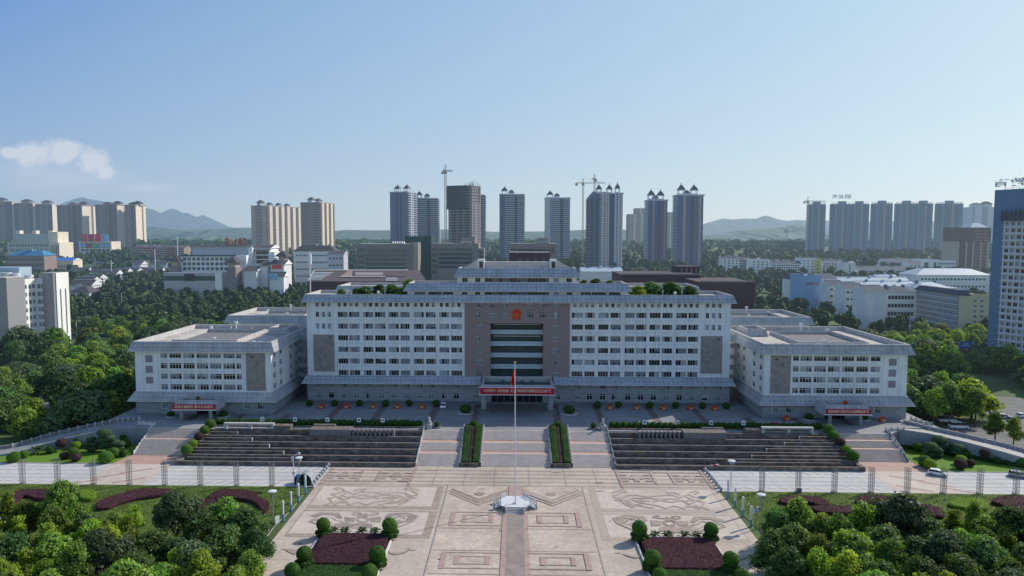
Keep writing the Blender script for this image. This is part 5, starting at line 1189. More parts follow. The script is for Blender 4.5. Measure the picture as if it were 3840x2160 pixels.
def hedge_blob(name,label,pts,mat,leaf,h=.8,dens=16,size=.12,group='purple clipped beds in the lawns'):
    """free-form low hedge from an outline (world xy), rounded edge"""
    cx=sum(p[0] for p in pts)/len(pts); cy=sum(p[1] for p in pts)/len(pts)
    # smooth outline
    n=48; P_=[Vector((p[0],p[1],0)) for p in pts]; out=[]
    for k in range(n):
        t=k/n*len(P_); i=int(t); f=t-i; a,b,c,d=(P_[(i+j-1)%len(P_)] for j in range(4))
        out.append(.5*((2*b)+(c-a)*f+(2*a-5*b+4*c-d)*f*f+(-a+3*b-3*c+d)*f**3))
    o=thing(name,label,'hedge',(cx,cy,.1),0,group); V=[];Fc=[]; c0=Vector((cx,cy,0))
    rings=[(1.,0),(1.02,h*.55),(.97,h*.92),(.9,h*1.0)]
    def nrm(k): 
        t=out[(k+1)%n]-out[k-1]; return Vector((t.y,-t.x,0)).normalized()
    ar=sum(out[i].x*out[(i+1)%n].y-out[(i+1)%n].x*out[i].y for i in range(n)); sg=1 if ar>0 else -1
    for s_,z in rings:
        off={1.:0,1.02:.05,.97:-.15,.9:-.4}[s_]
        for k in range(n): q=out[k]+nrm(k)*off*sg-c0; V.append((q.x,q.y,z+(R_.random()-.5)*.06))
    for j in range(3):
        for k in range(n): a=j*n+k;b=j*n+(k+1)%n; Fc.append((a,b,b+n,a+n) if sg>0 else (b,a,a+n,b+n))
    top=[3*n+k for k in range(n)]
    me=bpy.data.meshes.new('hedge_body'); me.from_pydata(V,[],Fc+[tuple(top if sg>0 else top[::-1])]); me.materials.append(MATS[mat]); obj_mesh('hedge_body',me,o)
    poly=[(q.x,q.y) for q in out]; xs=[p[0] for p in poly]; ys_=[p[1] for p in poly]; area=abs(ar)/2; C=[]
    m=min(9000,int(area*dens))
    while len(C)<m:
        x=min(xs)+(max(xs)-min(xs))*R_.random(); y=min(ys_)+(max(ys_)-min(ys_))*R_.random()
        if inpoly(x,y,poly): C.append((x-cx,y-cy,h+R_.random()*.08))
    for k in range(n):
        for _ in range(10): q=out[k].lerp(out[(k+1)%n],R_.random())-c0; C.append((q.x,q.y,h*R_.random()))
    C=np.array(C); obj_mesh('foliage',cloud_mesh('foliage',leaf_quads(C,np.tile([0,-.3,1.],(len(C),1)),size,R_),leaf),o)
    return o
px=lambda f,L_:[f(a,b,.8)[:2] for a,b in L_]
PH=('purple_hedge','purple_leaf')
hedge_blob('purple_hedge','purple leaved curved bed at the far left of the left lawn',px(F1,[(35,690),(60,640),(130,605),(250,588),(400,588),(430,610),(400,655),(300,662),(200,635),(140,680),(110,730),(50,735)]),*PH)
hedge_blob('purple_hedge','long curving purple bed in the middle of the left lawn',px(F1,[(775,700),(840,665),(960,625),(1100,590),(1250,583),(1370,590),(1360,615),(1250,640),(1100,660),(950,700),(880,730),(790,740)]),*PH)
hedge_blob('purple_hedge','purple crescent bed near the inner end of the left lawn',px(F1,[(1675,650),(1730,605),(1830,588),(1950,592),(2050,615),(2085,650),(2160,690),(2160,740),(2120,775),(2060,700),(1980,668),(1850,660),(1740,665)]),*PH)
hedge_blob('purple_hedge','purple bed half hidden by trees below the crescent bed of the left lawn',px(F1,[(1560,690),(1650,668),(1740,672),(1740,740),(1650,760),(1580,740)]),*PH)
hedge_blob('lime_hedge','bright yellow-green round bed beside the tall tree of the left lawn',px(F1,[(650,600),(700,588),(760,600),(770,640),(720,665),(650,650)]),'lime_hedge','lime_leaf',group=None)
hedge_blob('purple_hedge','oval purple bed at the inner end of the right lawn',px(F4,[(605,670),(660,645),(760,638),(900,650),(990,680),(1000,708),(930,716),(850,690),(750,690),(650,700)]),*PH)
hedge_blob('purple_hedge','long oval purple bed with a dark edge in the middle of the right lawn',px(F4,[(1220,670),(1270,642),(1400,637),(1530,655),(1550,690),(1450,712),(1320,705),(1230,692)]),*PH)
hedge_blob('purple_hedge','purple bed behind the tree tops of the right lawn, left of centre',px(F4,[(880,725),(1000,718),(1200,725),(1440,740),(1440,775),(1250,780),(1000,775),(900,760)]),*PH)
hedge_blob('purple_hedge','slanting purple bed between the tall tree and the green oval on the right lawn',px(F4,[(1700,705),(1780,708),(1900,740),(1930,775),(1925,805),(1840,795),(1740,760),(1705,735)]),*PH)
hedge_blob('lime_hedge','bright yellow-green oval bed on the right lawn',px(F4,[(1972,690),(2010,660),(2110,650),(2220,665),(2285,700),(2280,740),(2180,745),(2050,730),(1985,712)]),'lime_hedge','lime_leaf',group=None)
hedge_blob('purple_hedge','large purple bed at the right edge of the right lawn',px(F4,[(2320,670),(2400,645),(2560,642),(2700,660),(2700,800),(2600,830),(2480,790),(2400,715),(2330,692)]),*PH)
hedge_blob('purple_hedge','purple patch between trees at the right edge of the right lawn',px(F4,[(2290,795),(2340,785),(2400,790),(2410,850),(2360,860),(2310,830)]),*PH)
hedge_blob('purple_hedge','small square purple bed at the bottom left beside the plaza',px(F1,[(1840,1215),(1880,1150),(1900,1118),(1990,1112),(2075,1120),(2070,1150),(2020,1200),(1975,1232),(1900,1228)]),*PH)
hedge_blob('lime_hedge','bright green hedge at the bottom left beside the plaza',px(F1,[(1790,1300),(1830,1240),(1975,1240),(1975,1300),(1950,1400),(1800,1400)]),'lime_hedge','lime_leaf',group=None)
# raised beds on the plaza
for s,nm in ((-1,'left'),(1,'right')):
    x0,x1=(-38.2,-24.9) if s<0 else (24.5,38.4)
    t=thing('raised_bed','raised rectangular bed on the %s of the plaza, purple and green hedges'%nm,'planter',((x0+x1)/2,100,0)); fx=lambda u,v:(u,v,1.05+.04*math.sin(u*3)*math.cos(v*2.3))
    hedge_surface(fx,x0,x1,122.9,135.9,.5,.5,'purple_hedge','purple_leaf',60,.085,'purple_hedge',t,1.)
    hedge_surface(lambda u,v:(u,v,.85+.06*math.sin(u*5)*math.cos(v*4)),x0+.2,x1-.2,96,122.6,.5,.5,'hedge_green','hedge_leaf',45,.10,'green_hedge',t,.8)
    mb=MB()
    for a,b,c,d in ((x0-.9,x0-.6,95,137.6),(x1+.3,x1+.6,95,137.6),(x0-.6,x1+.3,137.3,137.6)): mb.box(a,b,c,d,0,.42,'marble')
    mb.build('kerb',t); mb=MB(); mb.sheet([(x0-.6,95),(x1+.3,95),(x1+.3,137.3),(x0-.6,137.3)],.12,'mulch'); mb.build('soil',t)
    xi,xo=(x1,x0) if s<0 else (x0,x1)
    for (x,y,l,k) in ((xo,135.9,'outer far corner',1.),(xi,135.9,'inner far corner',1.1),(xo,123.,'outer middle',1.02),(xi,123.2,'inner middle',1.1),(xo,116.4,'outer near side',1.),(xi,116.4,'inner near side',1.),(xo,109,'outer side, cut by the picture bottom',1.),(xi,109,'inner side, cut by the picture bottom',1.)):
        if y<112: continue
        t=thing('ball_topiary','ball topiary, %s of the %s raised bed'%(l,nm),'topiary',(x,y,.1),R_.random()*6,'ball topiaries of the raised beds')
        o=obj_mesh('ball',TOPB if 'TOPB' in globals() else globals().setdefault('TOPB',ball_mesh([(0,0,0,1,.97,.95),(.07,.05,.08,.95,.95,.93),(-.08,.03,-.1,.95,.93,.88)],'topiary_leaf','topiary',120,.055,None)),t,(0,0,2.55)); o.scale=(1.38*k,)*3
        if 'SKIRT' not in globals():
            q,c_=blob_cloud([(math.cos(a)*1.05,math.sin(a)*1.05,.75+.25*(i%2),.62,.62,.55) for i,a in enumerate(np.linspace(0,6.28,9)[:-1])]+[(0,0,1.1,1.1,1.1,.6)],75,.09,R_,(.85,1.1),.02,.92); SKIRT=cloud_mesh('skirt',q,'hedge_leaf',(c_[0],c_[1],'hedge_green'))
        o=obj_mesh('skirt',SKIRT,t); o.scale=(k,)*3
        o=obj_mesh('stem',STEM,t); o.scale=(1.4,1.4,1.6)
    if 'PALM' not in globals():
        def palm_mesh(nf,L_,droop,seed=3):
            r=random.Random(seed); V=[];Fc=[]
            for i in range(nf):
                th=2*math.pi*i/nf*2.4+r.random(); up=.25+.75*r.random(); l=L_*(.75+.35*r.random()); prev=None
                d=(math.cos(th),math.sin(th)); sd_=(-math.sin(th),math.cos(th))
                for k in range(6):
                    t_=k/5; x=l*t_*math.cos(up*.9); z=l*t_*math.sin(up*1.1)-droop*l*t_*t_; w_=.17*L_*math.sin(math.pi*(.12+.8*t_))
                    a=(d[0]*x+sd_[0]*w_,d[1]*x+sd_[1]*w_,z-.25*w_); c=(d[0]*x,d[1]*x,z+.02); b=(d[0]*x-sd_[0]*w_,d[1]*x-sd_[1]*w_,z-.25*w_)
                    n=len(V); V+=[a,c,b]
                    if prev is not None and k%1==0:
                        Fc+=[(prev,prev+1,n+1,n),(prev+1,prev+2,n+2,n+1)]
                    prev=n
            me=bpy.data.meshes.new('fronds'); me.from_pydata(V,[],Fc); me.materials.append(MATS['palm_leaf']); return me
        PALM=palm_mesh(22,1.5,.55); BIGPALM=palm_mesh(26,2.6,.6,5)
    cyx=(-36.9,-34.5,-31,-28.3) if s<0 else (28.,30.6,34.,36.4)
    for i,x in enumerate(cyx):
        t=thing('cycad','small cycad behind the %s raised bed, %s'%(nm,['leftmost','second from left','third from left','rightmost'][i]),'cycad',(x,138.4,.0),i,'cycads behind the raised beds')
        obj_mesh('fronds',PALM,t,(0,0,.45)); o=obj_mesh('trunk',STEM,t); o.scale=(2.2,2.2,.42)
# ------------------------------------------------------------------ ramps and side gardens
S2=lambda a,b,z:P(a/2.131,1100+b/2.131,z); S3=lambda a,b,z:P(2640+a/2.131,1140+b/2.131,z)
for s in (-1,1):
    if s<0:
        inner=[S2(1105,1065,5),S2(850,1100,4.2),S2(600,1150,3),S2(350,1215,1.5),S2(140,1280,.3),(-150,181,0)]
        outer=[(-112.6,205,5),S2(940,1030,4.3),S2(700,1075,3.1),S2(400,1145,1.6),S2(100,1235,.3),(-156,184,0)]
    else:
        inner=[S3(1560,1010,5),S3(1800,1045,4.5),S3(2100,1115,3.7),S3(2400,1195,2.8),S3(2557,1240,2.2),(152,172,.6)]
        outer=[S3(1600,955,5),S3(1800,1005,4.5),S3(2100,1068,3.7),S3(2400,1140,2.8),S3(2576,1190,2.2),(156,178,.6)]
    nm='left' if s<0 else 'right'
    t=thing('ramp','curving stone ramp descending to the %s from the terrace behind the garden'%nm,'ramp',(inner[0][0],inner[0][1],0))
    mb=MB()
    for i in range(5):
        q=[inner[i],inner[i+1],outer[i+1],outer[i]]; mb.face(q if s<0 else q[::-1],'terrace_paving' if s<0 else 'pale_road')
    mb.build('roadway',t)
    def wallstrip(pts,h0,h1,mat,name,th=.35):
        mb=MB()
        for a,b in zip(pts,pts[1:]):
            d=Vector((b[0]-a[0],b[1]-a[1],0)).normalized(); n_=Vector((-d.y,d.x,0))*th/2
            A=[(a[0]+n_.x,a[1]+n_.y,0),(b[0]+n_.x,b[1]+n_.y,0),(b[0]-n_.x,b[1]-n_.y,0),(a[0]-n_.x,a[1]-n_.y,0)]; T_=[(x,y,z+h1) for (x,y,_),z in zip(A,(a[2],b[2],b[2],a[2]))]
            B_=[(x,y,h0) for x,y,_ in A]; mb.ring(B_[::-1],T_[::-1],mat); mb.face(T_[::-1],'parapet')
        return mb.build(name,t)
    wallstrip(inner,-.1,.45,'grey_stone','retaining_wall'); wallstrip(outer,-.1,1.0,'stone_bed' if s<0 else 'plaque_stone','parapet_wall')
    for i in range(5): 
        for k in range(4): 
            q=Vector(outer[i]).lerp(Vector(outer[i+1]),k/4); m2=MB(); m2.box(q.x-.2,q.x+.2,q.y-.2,q.y+.2,q.z,q.z+1.25,'parapet'); m2.build('pier',t)
    g=[(s*106.6,179.65),(s*105.3,187),(s*105.,200.5)]+[(p[0],p[1]) for p in inner]+[(s*155,179.65)]
    mb=MB(); mb.sheet(g,.05,'lawn'); struct('garden_lawn',mb)
    a_,b_=(s*104.9,197.3,5),(inner[0][0],inner[0][1],5); wallstrip([a_,b_] if s<0 else [a_,b_],-.1,.05,'grey_stone','retaining_wall'); mb=MB(); q=[(s*104.9,197.),(b_[0],b_[1]),(outer[0][0],outer[0][1]),(s*113.3,206.5),(s*105,206.5)]; mb.face([(x,y,5.01) for x,y in (q if s>0 else q[::-1])],'terrace_paving'); mb.build('landing',t)
    wallstrip([(s*104.9,187.2,0),(s*104.9,199.4,5)],-.1,.05,'grey_stone','stair_side_wall',.3)
    mb=MB(); mb.strip([(s*106.8,179.6),(s*155,179.6)],.25,.12,'parapet'); struct('kerb',mb)
SC1=.0334
GL=[(110,335,48,BALL,0,'lowest and leftmost bright green ball'),(190,310,36,BALL,0,'green ball just right of the leftmost one'),(497,240,46,PLUM,1,'purplish ball on a short trunk'),(615,235,40,LIMEB,0,'bright green ball, lower of two stacked'),(628,203,42,BALL,1.2,'bright green ball, upper of two stacked'),
 (515,320,34,PLUM,0,'purplish low ball left of the olive one'),(593,300,46,BALL,.3,'olive green ball between two purplish balls'),(612,336,41,PLUM,0,'purplish low ball right of the olive one'),(855,335,54,BALL,0,'largest bright green ball nearest the stairs'),(912,300,48,BALL,0,'bright green ball behind the largest one'),(1000,192,32,BALL,1.2,'small upper bright ball by the stairs'),(1015,220,38,BALL,.2,'bright ball below the small upper one by the stairs'),(992,303,32,BALLD,0,'dark low ball against the stairs'),(410,275,36,BALLD,0,'dark ragged shrub behind the purplish tree')]
GR=[(1717,258,36,BALL,.6,'ball on a short trunk nearest the stairs'),(1780,368,48,BALL,0,'dark half-shaded ball by the kerb'),(1818,392,48,LIMEB,0,'bright ball by the white car'),(2068,357,46,LIMEB,0,'bright ball behind the big purplish one'),(2065,392,46,PLUM,0,'big purplish ball at the kerb'),(2145,382,33,PLUM,0,'smaller purplish ball'),(2255,327,38,PLUM,1.3,'purplish ball on a thin trunk, standing alone'),(2138,283,40,BALL,.4,'flat green ball near the ramp'),(2110,307,32,BALL,0,'green ball below the flat one'),(2350,362,30,BALLD,.2,'dark ragged shrub at the right'),(2440,350,42,BALLD,0,'dark shrub under the ramp wall'),(2560,375,44,BALL,0,'green ball at the right edge')]
for f,L_,nm in ((F1,GL,'left'),(F4,GR,'right')):
    for (a,b,r,me,st,l) in L_:
        rr=r*SC1; p=f(a,b+r*.75+st*9); shrub('garden_topiary','clipped %s in the %s garden'%(l,nm),'topiary',(p[0],p[1],.04),rr,me,'clipped shrubs of the side gardens',st)
def cloudtree(label,p,lobes):
    t=thing('cloud_pruned_tree',label,'topiary tree',p,0,'cloud-pruned trees of the side gardens')
    for (x,z,r) in lobes:
        o=obj_mesh('foliage_pad',PAD,t,(x,R_.random()*.8-.4,z)); o.scale=(r,r,r*.8); o.rotation_euler=(0,0,R_.random()*6)
    zt=max(l[1] for l in lobes); o=obj_mesh('trunk',STEM,t); o.scale=(1.8,1.8,zt/1.2)
PAD=ball_mesh([(0,0,0,1,1,.8),(.5,.2,-.25,.6,.6,.45)],'pine_leaf','topiary_pine',60,.07,None)
p=F1(735,290); cloudtree('cloud-pruned dark pine, left of the tallest in the left garden',(*p[:2],.04),[(0,3.6,1.3),(-.7,2.4,1.1),(.9,2.3,1.1),(-.9,1.3,1.2),(.8,1.1,1.2),(0,.8,1.2)])
p=F1(860,285); cloudtree('tallest cloud-pruned tree in the left garden with big rounded pads',(*p[:2],.04),[(-.4,5.4,1.9),(.9,3.9,1.6),(-.9,3.6,1.5),(0,2.3,1.6),(-1.2,1.4,1.3),(1.2,1.6,1.2)])
p=F1(925,285); cloudtree('spreading low cloud-pruned tree right of the tallest one in the left garden',(*p[:2],.04),[(0,2.4,1.5),(1.6,2.1,1.3),(-.9,1.6,1.2),(1.4,1.,1.2),(.3,1.,1.3)])
p=F4(1830,335); cloudtree('cloud-pruned tree in the right garden, big front pad',(*p[:2],.04),[(-.2,3.0,2.),(1.5,2.1,1.3),(-1.3,1.9,1.2),(1.7,.8,1.4),(.2,.9,1.5)])
p=F4(1905,310); cloudtree('tallest cloud-pruned tree in the right garden',(*p[:2],.04),[(-.3,4.0,1.9),(1.,2.7,1.4),(-.8,2.4,1.3),(.9,1.3,1.3),(-.5,1.,1.3)])
p=F4(2045,330); cloudtree('cloud-pruned tree right of the tallest in the right garden',(*p[:2],.04),[(0,2.6,1.8),(1.3,1.6,1.3),(-1.,1.5,1.2),(1.2,.8,1.2),(0,.8,1.3)])
for p,l in ((F1(305,305),'small palm in the left garden'),(F4(2480,375),'small dark palm in the right garden')):
    t=thing('garden_palm',l,'palm',(*p[:2],.04)); obj_mesh('fronds',BIGPALM,t,(0,0,1.4)); o=obj_mesh('trunk',STEM,t); o.scale=(2.,2.,1.2)
# garden hedges behind the lawns
for s in (-1,1):
    pts=[(s*106,198.6),(s*110,199),(s*114.5,196.6),(s*122,192.6)] if s<0 else [(107,198.8),(111,199.2),(118,195),(126,188.5),(133,182.5)]
    t=thing('hedge_band','low dark hedge along the foot of the ramp wall in the %s garden'%('left' if s<0 else 'right'),'hedge',(pts[0][0],pts[0][1],0))
    C=[]
    for a,b in zip(pts,pts[1:]):
        for k in range(6): f=k/6; C.append((a[0]+(b[0]-a[0])*f-pts[0][0],a[1]+(b[1]-a[1])*f-pts[0][1],.45,.95,.8,.7))
    q,c_=blob_cloud(C,30,.11,R_,(.9,1.05),0,.94); obj_mesh('foliage',cloud_mesh('foliage',q,'hedge_leaf',(c_[0],c_[1],'hedge_green')),t)
# ------------------------------------------------------------------ cars
def car(label,mat,loc,rz,kind='hatch',group='parked cars'):
    t=thing('parked_car' if kind!='van' else 'parked_van',label,'car' if kind!='van' else 'van',loc,rz,group)
    L_,W_=(4.3,1.78) if kind!='van' else (5.4,1.95); hw=W_/2
    prof={'hatch':[(-2.1,.35),(-2.12,.75),(-2.0,1.0),(1.0,1.02),(1.75,.88),(2.1,.68),(2.13,.35)],'van':[(-2.65,.35),(-2.7,1.1),(-2.6,1.25),(1.7,1.25),(2.35,1.05),(2.65,.8),(2.68,.35)]}[kind]
    roof={'hatch':[(-1.95,1.0),(-1.6,1.5),(-.1,1.56),(.55,1.4),(1.15,1.02)],'van':[(-2.6,1.25),(-2.45,2.1),(.9,2.15),(1.35,1.95),(2.0,1.25)]}[kind]
    mb=MB()
    a=[(x,-hw,z) for x,z in prof]; b=[(x,hw,z) for x,z in prof]
    mb.ring(a,b,mat); mb.face(a,mat); mb.face(b[::-1],mat)
    k=.86 if kind=='hatch' else .92; n=len(roof)
    ra=[(x,-hw*(k if 0<i<n-1 else .97),z) for i,(x,z) in enumerate(roof)]; rb=[(x,-y,z) for x,y,z in ra]
    for i in range(1,n-2): mb.face([ra[i],ra[i+1],rb[i+1],rb[i]],mat)
    mb.box(-1.9 if kind=='hatch' else -2.4,1.9,-hw*.6,hw*.6,.2,.4,'tyre'); 
    for y in (-hw-.08,hw+.02): mb.box(.9,1.05,y,y+.06+.02,.95,1.1,mat)
    mb.build('body',t,off='local'); mb=MB()
    mb.face([ra[0],ra[1],rb[1],rb[0]],'glass_dark'); mb.face([ra[n-2],ra[n-1],rb[n-1],rb[n-2]],'glass_dark'); mb.face(ra,'glass_dark'); mb.face(rb[::-1],'glass_dark'); mb.build('glass',t,off='local')
    for x in ((-1.35,1.35) if kind=='hatch' else (-1.7,1.75)):
        for y in (-hw+.02,hw-.02):
            mb=MB(); n2=14; A=[(x+.33*math.cos(2*math.pi*i/n2),y-.11,.33+.33*math.sin(2*math.pi*i/n2)) for i in range(n2)]; Bq=[(p_[0],y+.11,p_[2]) for p_ in A]; mb.ring(A,Bq,'tyre'); mb.face(A[::-1],'tyre'); mb.face(Bq,'tyre'); w_=mb.build('wheel',t,off='local')
            mb=MB(); yy=y+(.115 if y>0 else -.115); A=[(x+.2*math.cos(2*math.pi*i/n2),yy,.33+.2*math.sin(2*math.pi*i/n2)) for i in range(n2)]; mb.face(A if y>0 else A[::-1],'rim'); mb.build('rim',w_,off='local')
    for y in (-hw*.72,hw*.72):
        mb=MB(); X=prof[-2][0]; mb.box(X-.12,X+.03,y-.2,y+.2,.62,.76,'lamp_glass'); mb.build('headlight',t,off='local')
        mb=MB(); X=prof[1][0]; mb.box(X-.02,X+.1,y-.15,y+.15,.75,.95,'tail_red'); mb.build('tail_light',t,off='local')
    return t
p=F4(1880,478); car('white hatchback parked at the kerb of the right garden','car_white',p,-.62)
p=F4(2530,492); car('silver white car with dark roof at the right edge of the parking strip','car_silver',p,-.55)
p=P(1663,1529,5); car('small white car parked by the hall left of the portico','car_white',(p[0],p[1],5.02),-math.pi/2)
LC=[(12,1592,'car_red','hatch','dark red car at the left edge of the picture'),(152,1548,'car_white','hatch','white car seen between trees beside the left wing'),(196,1503,'car_white','hatch','white car on the lot behind the left trees'),(170,1500,'car_blue','hatch','blue car beside a white one behind the left trees'),(335,1410,'car_dark','hatch','dark car on the far lot left of the wing'),(365,1405,'car_silver','hatch','silver car on the far lot left of the wing'),(8,1315,'car_blue','hatch','blue car on the pale road at the left edge'),
 (3595,1608,'car_white','van','white van nearest the right ramp'),(3552,1584,'car_white','van','white van behind the nearest one, under trees'),(3738,1566,'car_dark','hatch','dark car in the right lot'),(3765,1570,'car_white','hatch','white car in the right lot'),(3800,1580,'car_silver','hatch','silver car in the right lot between trees'),(3835,1566,'car_white','hatch','white car at the right edge of the lot'),(3745,1592,'car_silver','hatch','silver car lower in the right lot')]
for i,(x,y,m_,k,l) in enumerate(LC): p=P(x,y); car(l,m_,(p[0],p[1],.06),[.3,2.2,-.4,.2][i%4] if k!='van' else -.08,k)
# ------------------------------------------------------------------ trees
def tree_meshes(seed,dens,size,leaf,h=10.,spread=4.2,nl=15):
    r=np.random.default_rng(seed); L_=[]
    for i in range(nl):
        t_=(i+.5)/nl; a=i*2.4+r.random(); rad=spread*(.78*math.sqrt(1-abs(t_-.3)**1.6*.9))*(.6+.55*r.random())
        z=h*(.30+.56*t_)+r.normal()*.35; k=(1.55-.6*t_)*(.6+.65*r.random())*spread/4.2
        rr=rad*(1-t_*.55)
        L_.append((math.cos(a)*rr,math.sin(a)*rr,z,k,k,k*.8))
    L_.append((0,0,h*.6,spread*.5,spread*.5,h*.22)); L_.append((0,0,h*.86,1.3*spread/4.2,1.3*spread/4.2,1.1))
    q,c=blob_cloud(L_,dens,size,r,(.66,1.30),None,.66)
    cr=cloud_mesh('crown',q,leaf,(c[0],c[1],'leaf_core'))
    mb=MB(); mb.cyl((0,0),.28,.16,0,h*.55,'bark',8)
    for i in range(6): 
        l=L_[i*2]; mb.bar((0,0,h*.28+i*.35),(l[0]*.8,l[1]*.8,l[2]),.07,'bark',5)
    o=mb.build('trunk',off='local'); me=o.data; bpy.data.objects.remove(o); return cr,me
TN=[tree_meshes(i,17,.21,l,h=h_,spread=s_) for i,(l,h_,s_) in enumerate((('leaf_a',10,4.2),('leaf_b',10,4.5),('leaf_c',9.5,4.),('leaf_a',11,4.),('leaf_b',9.5,4.8)))]
TM=[tree_meshes(20+i,6.5,.34,l,h=h_,spread=s_,nl=17) for i,(l,h_,s_) in enumerate((('leaf_a',10,5.),('leaf_b',10,5.4),('leaf_b',9,5.),('leaf_a',11,4.6),('leaf_c',9.5,4.9)))]
M('leaf_d',(.075,.115,.055),.6,trans=.3,rand=.7,nz=(.5,.4)); M('leaf_bronze',(.10,.055,.035),.7,trans=.3,rand=.3,nz=(.5,.4))
TN+=[tree_meshes(51,13,.27,'leaf_d',h=10,spread=5.4,nl=22),tree_meshes(52,15,.20,'leaf_c',h=11,spread=3.4,nl=12),tree_meshes(53,12,.26,'leaf_a',h=9.5,spread=5.2,nl=20)]
TM+=[tree_meshes(61,5.,.42,'leaf_d',h=10,spread=6.,nl=22),tree_meshes(62,6.5,.32,'leaf_a',h=11,spread=3.8,nl=13),tree_meshes(63,6,.36,'leaf_b',h=9.5,spread=6.2,nl=20)]
BRONZE=tree_meshes(70,6,.33,'leaf_bronze',h=9,spread=4.5)
TREES=[]
def tree(x,y,z,h,var,near,label,group,fat=1.):
    cr,tr=(TN if near else TM)[var%8]; k=h/[10,10,9.5,11,9.5,10,11,9.5][var%8]
    e1,e2=.88+.26*R_.random(),.88+.26*R_.random()
    t=thing('broadleaf_tree',label,'tree',(x,y,z),R_.random()*6.28,group); t.scale=(k*fat*e1,k*fat*e2,k*(.93+.16*R_.random()))
    obj_mesh('crown',cr,t); obj_mesh('trunk',tr,t); TREES.append((x,y,h)); return t
def clear(x,y,d): return all((x-a)**2+(y-b)**2>d*d for a,b,_ in TREES)
FL=[(150,1212,12,3,1.),(62,1262,8.5,0,1.),(215,1290,8,1,1),(285,1283,8,0,1),(335,1268,8,6,1.1),(440,1232,11,5,.85),(568,1243,10,0,1.05),(612,1272,9,4,.95),(510,1285,8.5,1,1),(385,1330,9,1,1),(250,1345,10,5,1),(130,1330,10,0,1),(28,1350,9,1,1),(440,1350,8,4,1),(560,1322,9,1,1),(640,1325,8.,4,.9),(625,1385,8,0,.85),(480,1362,9,5,.9),(340,1378,9,1,1),(190,1372,10,3,1),(65,1378,8,2,.9),(112,1405,8,2,.9),(505,1392,8.5,2,.9),(455,1385,8,2,.9),(290,1418,8,1,1),(590,1425,8.,0,.8),(400,1415,8,3,1)]
FR=[(1960,1270,9,1,.9),(2008,1258,9.5,0,.9),(2070,1290,9,3,1),(2172,1262,10,2,.9),(2112,1300,9,0,1),(2275,1243,12,5,.85),(2340,1308,9,1,1),(2400,1278,9,6,1),(2452,1258,10,3,.6),(2484,1290,9,0,1),(2555,1282,11,1,1),(2535,1320,9,2,1),(2000,1318,9,1,1),(2060,1335,9,0,1),(2232,1312,10,4,1),(2305,1345,9,1,1),(2150,1345,9,7,1),(2385,1340,10,5,.9),(2480,1352,10,1,1),(2060,1385,8,2,.9),(2130,1392,8,2,.8),(1948,1335,8,1,.9),(1985,1372,8.5,4,.9),(2222,1402,9,0,1),(2320,1400,9,4,1),(2420,1405,9,1,1),(2540,1400,9,3,1)]
for L_,nm in ((FL,'left'),(FR,'right')):
    for i,(x,y,h,v,fat) in enumerate(L_):
        X,Y,_=P(x*1.4907,y*1.4907,h*1.0); tree(X,Y,.1,h,v,True,'broadleaf tree in the dense foreground grove on the %s'%nm,'foreground grove on the %s'%nm,fat*1.14)
def inview(x,y,h):
    z=h-H; dr=x*ca+y*sa; df=-x*sa*cp+y*ca*cp-z*sp; dd=x*sa*sp-y*ca*sp-z*cp
    if df<5: return False
    u,v=CX+F*dr/df,CY+F*dd/df; m=6*F/df
    return -m<u<3840+m and v<2160+m
for s,nm in ((-1,'left'),(1,'right')):
    r=random.Random(5)
    for _ in range(900):
        x=s*(54+52*r.random()); y=92+46*r.random()
        if y>118+ (abs(x)-54)*.35: continue
        h=8.5+1.5*r.random()
        if inview(x,y,h) and clear(x,y,5.0): tree(x,y,.1,h,r.randrange(8),True,'broadleaf tree in the dense foreground grove on the %s'%nm,'foreground grove on the %s'%nm)
nfront=len(TREES)
# roof garden planting
def rooftree(x,y,z,h,v,l): 
    t=tree(x,y,z-h*.2,h*1.0,v,True,l,'roof garden trees',1.5); TREES.pop(); return t
for i,(x,y,h,v) in enumerate(((-50.5,YF+5.5,3.6,1),(-58.2,YF+5,2.6,1),(-54,YF+8,2.6,0),(-44.5,YF+8,2.8,3),(-41.5,YF+6.5,4.3,1),(-38.4,YF+5.5,3.2,4),(-36.6,YF+14,6.,3),(-47,YF+13,3.5,1))): rooftree(x,y,39.9,h*1.2,v,'roof garden tree on the left half of the hall, %s'%['widest clump','near the left corner','small, between clumps','slender','second widest clump','beside the upper storeys','tallest, at the back','low at the back'][i])
for i,(x,y,h,v) in enumerate(((40.5,YF+5,4.2,2),(51.5,YF+7,5.2,1),(45.8,YF+12,5.2,1),(57.5,YF+6,3.6,1),(41,YF+13,3.,0),(36.5,YF+16,4.4,1))): rooftree(x,y,39.9,h*1.25,v,'roof garden tree on the right half of the hall, %s'%['nearest the upper storeys','dark and roundest','tall at the back','at the right end','low at the back','behind the upper storeys'][i])
for x,y,h,l in ((22.5,YF+4.5,2.6,'left'),(26.5,YF+5,3.2,'middle'),(31,YF+4.6,2.4,'right')): rooftree(x,y,43.6,h,1,'small dark tree on the second roof step, %s of three'%l)
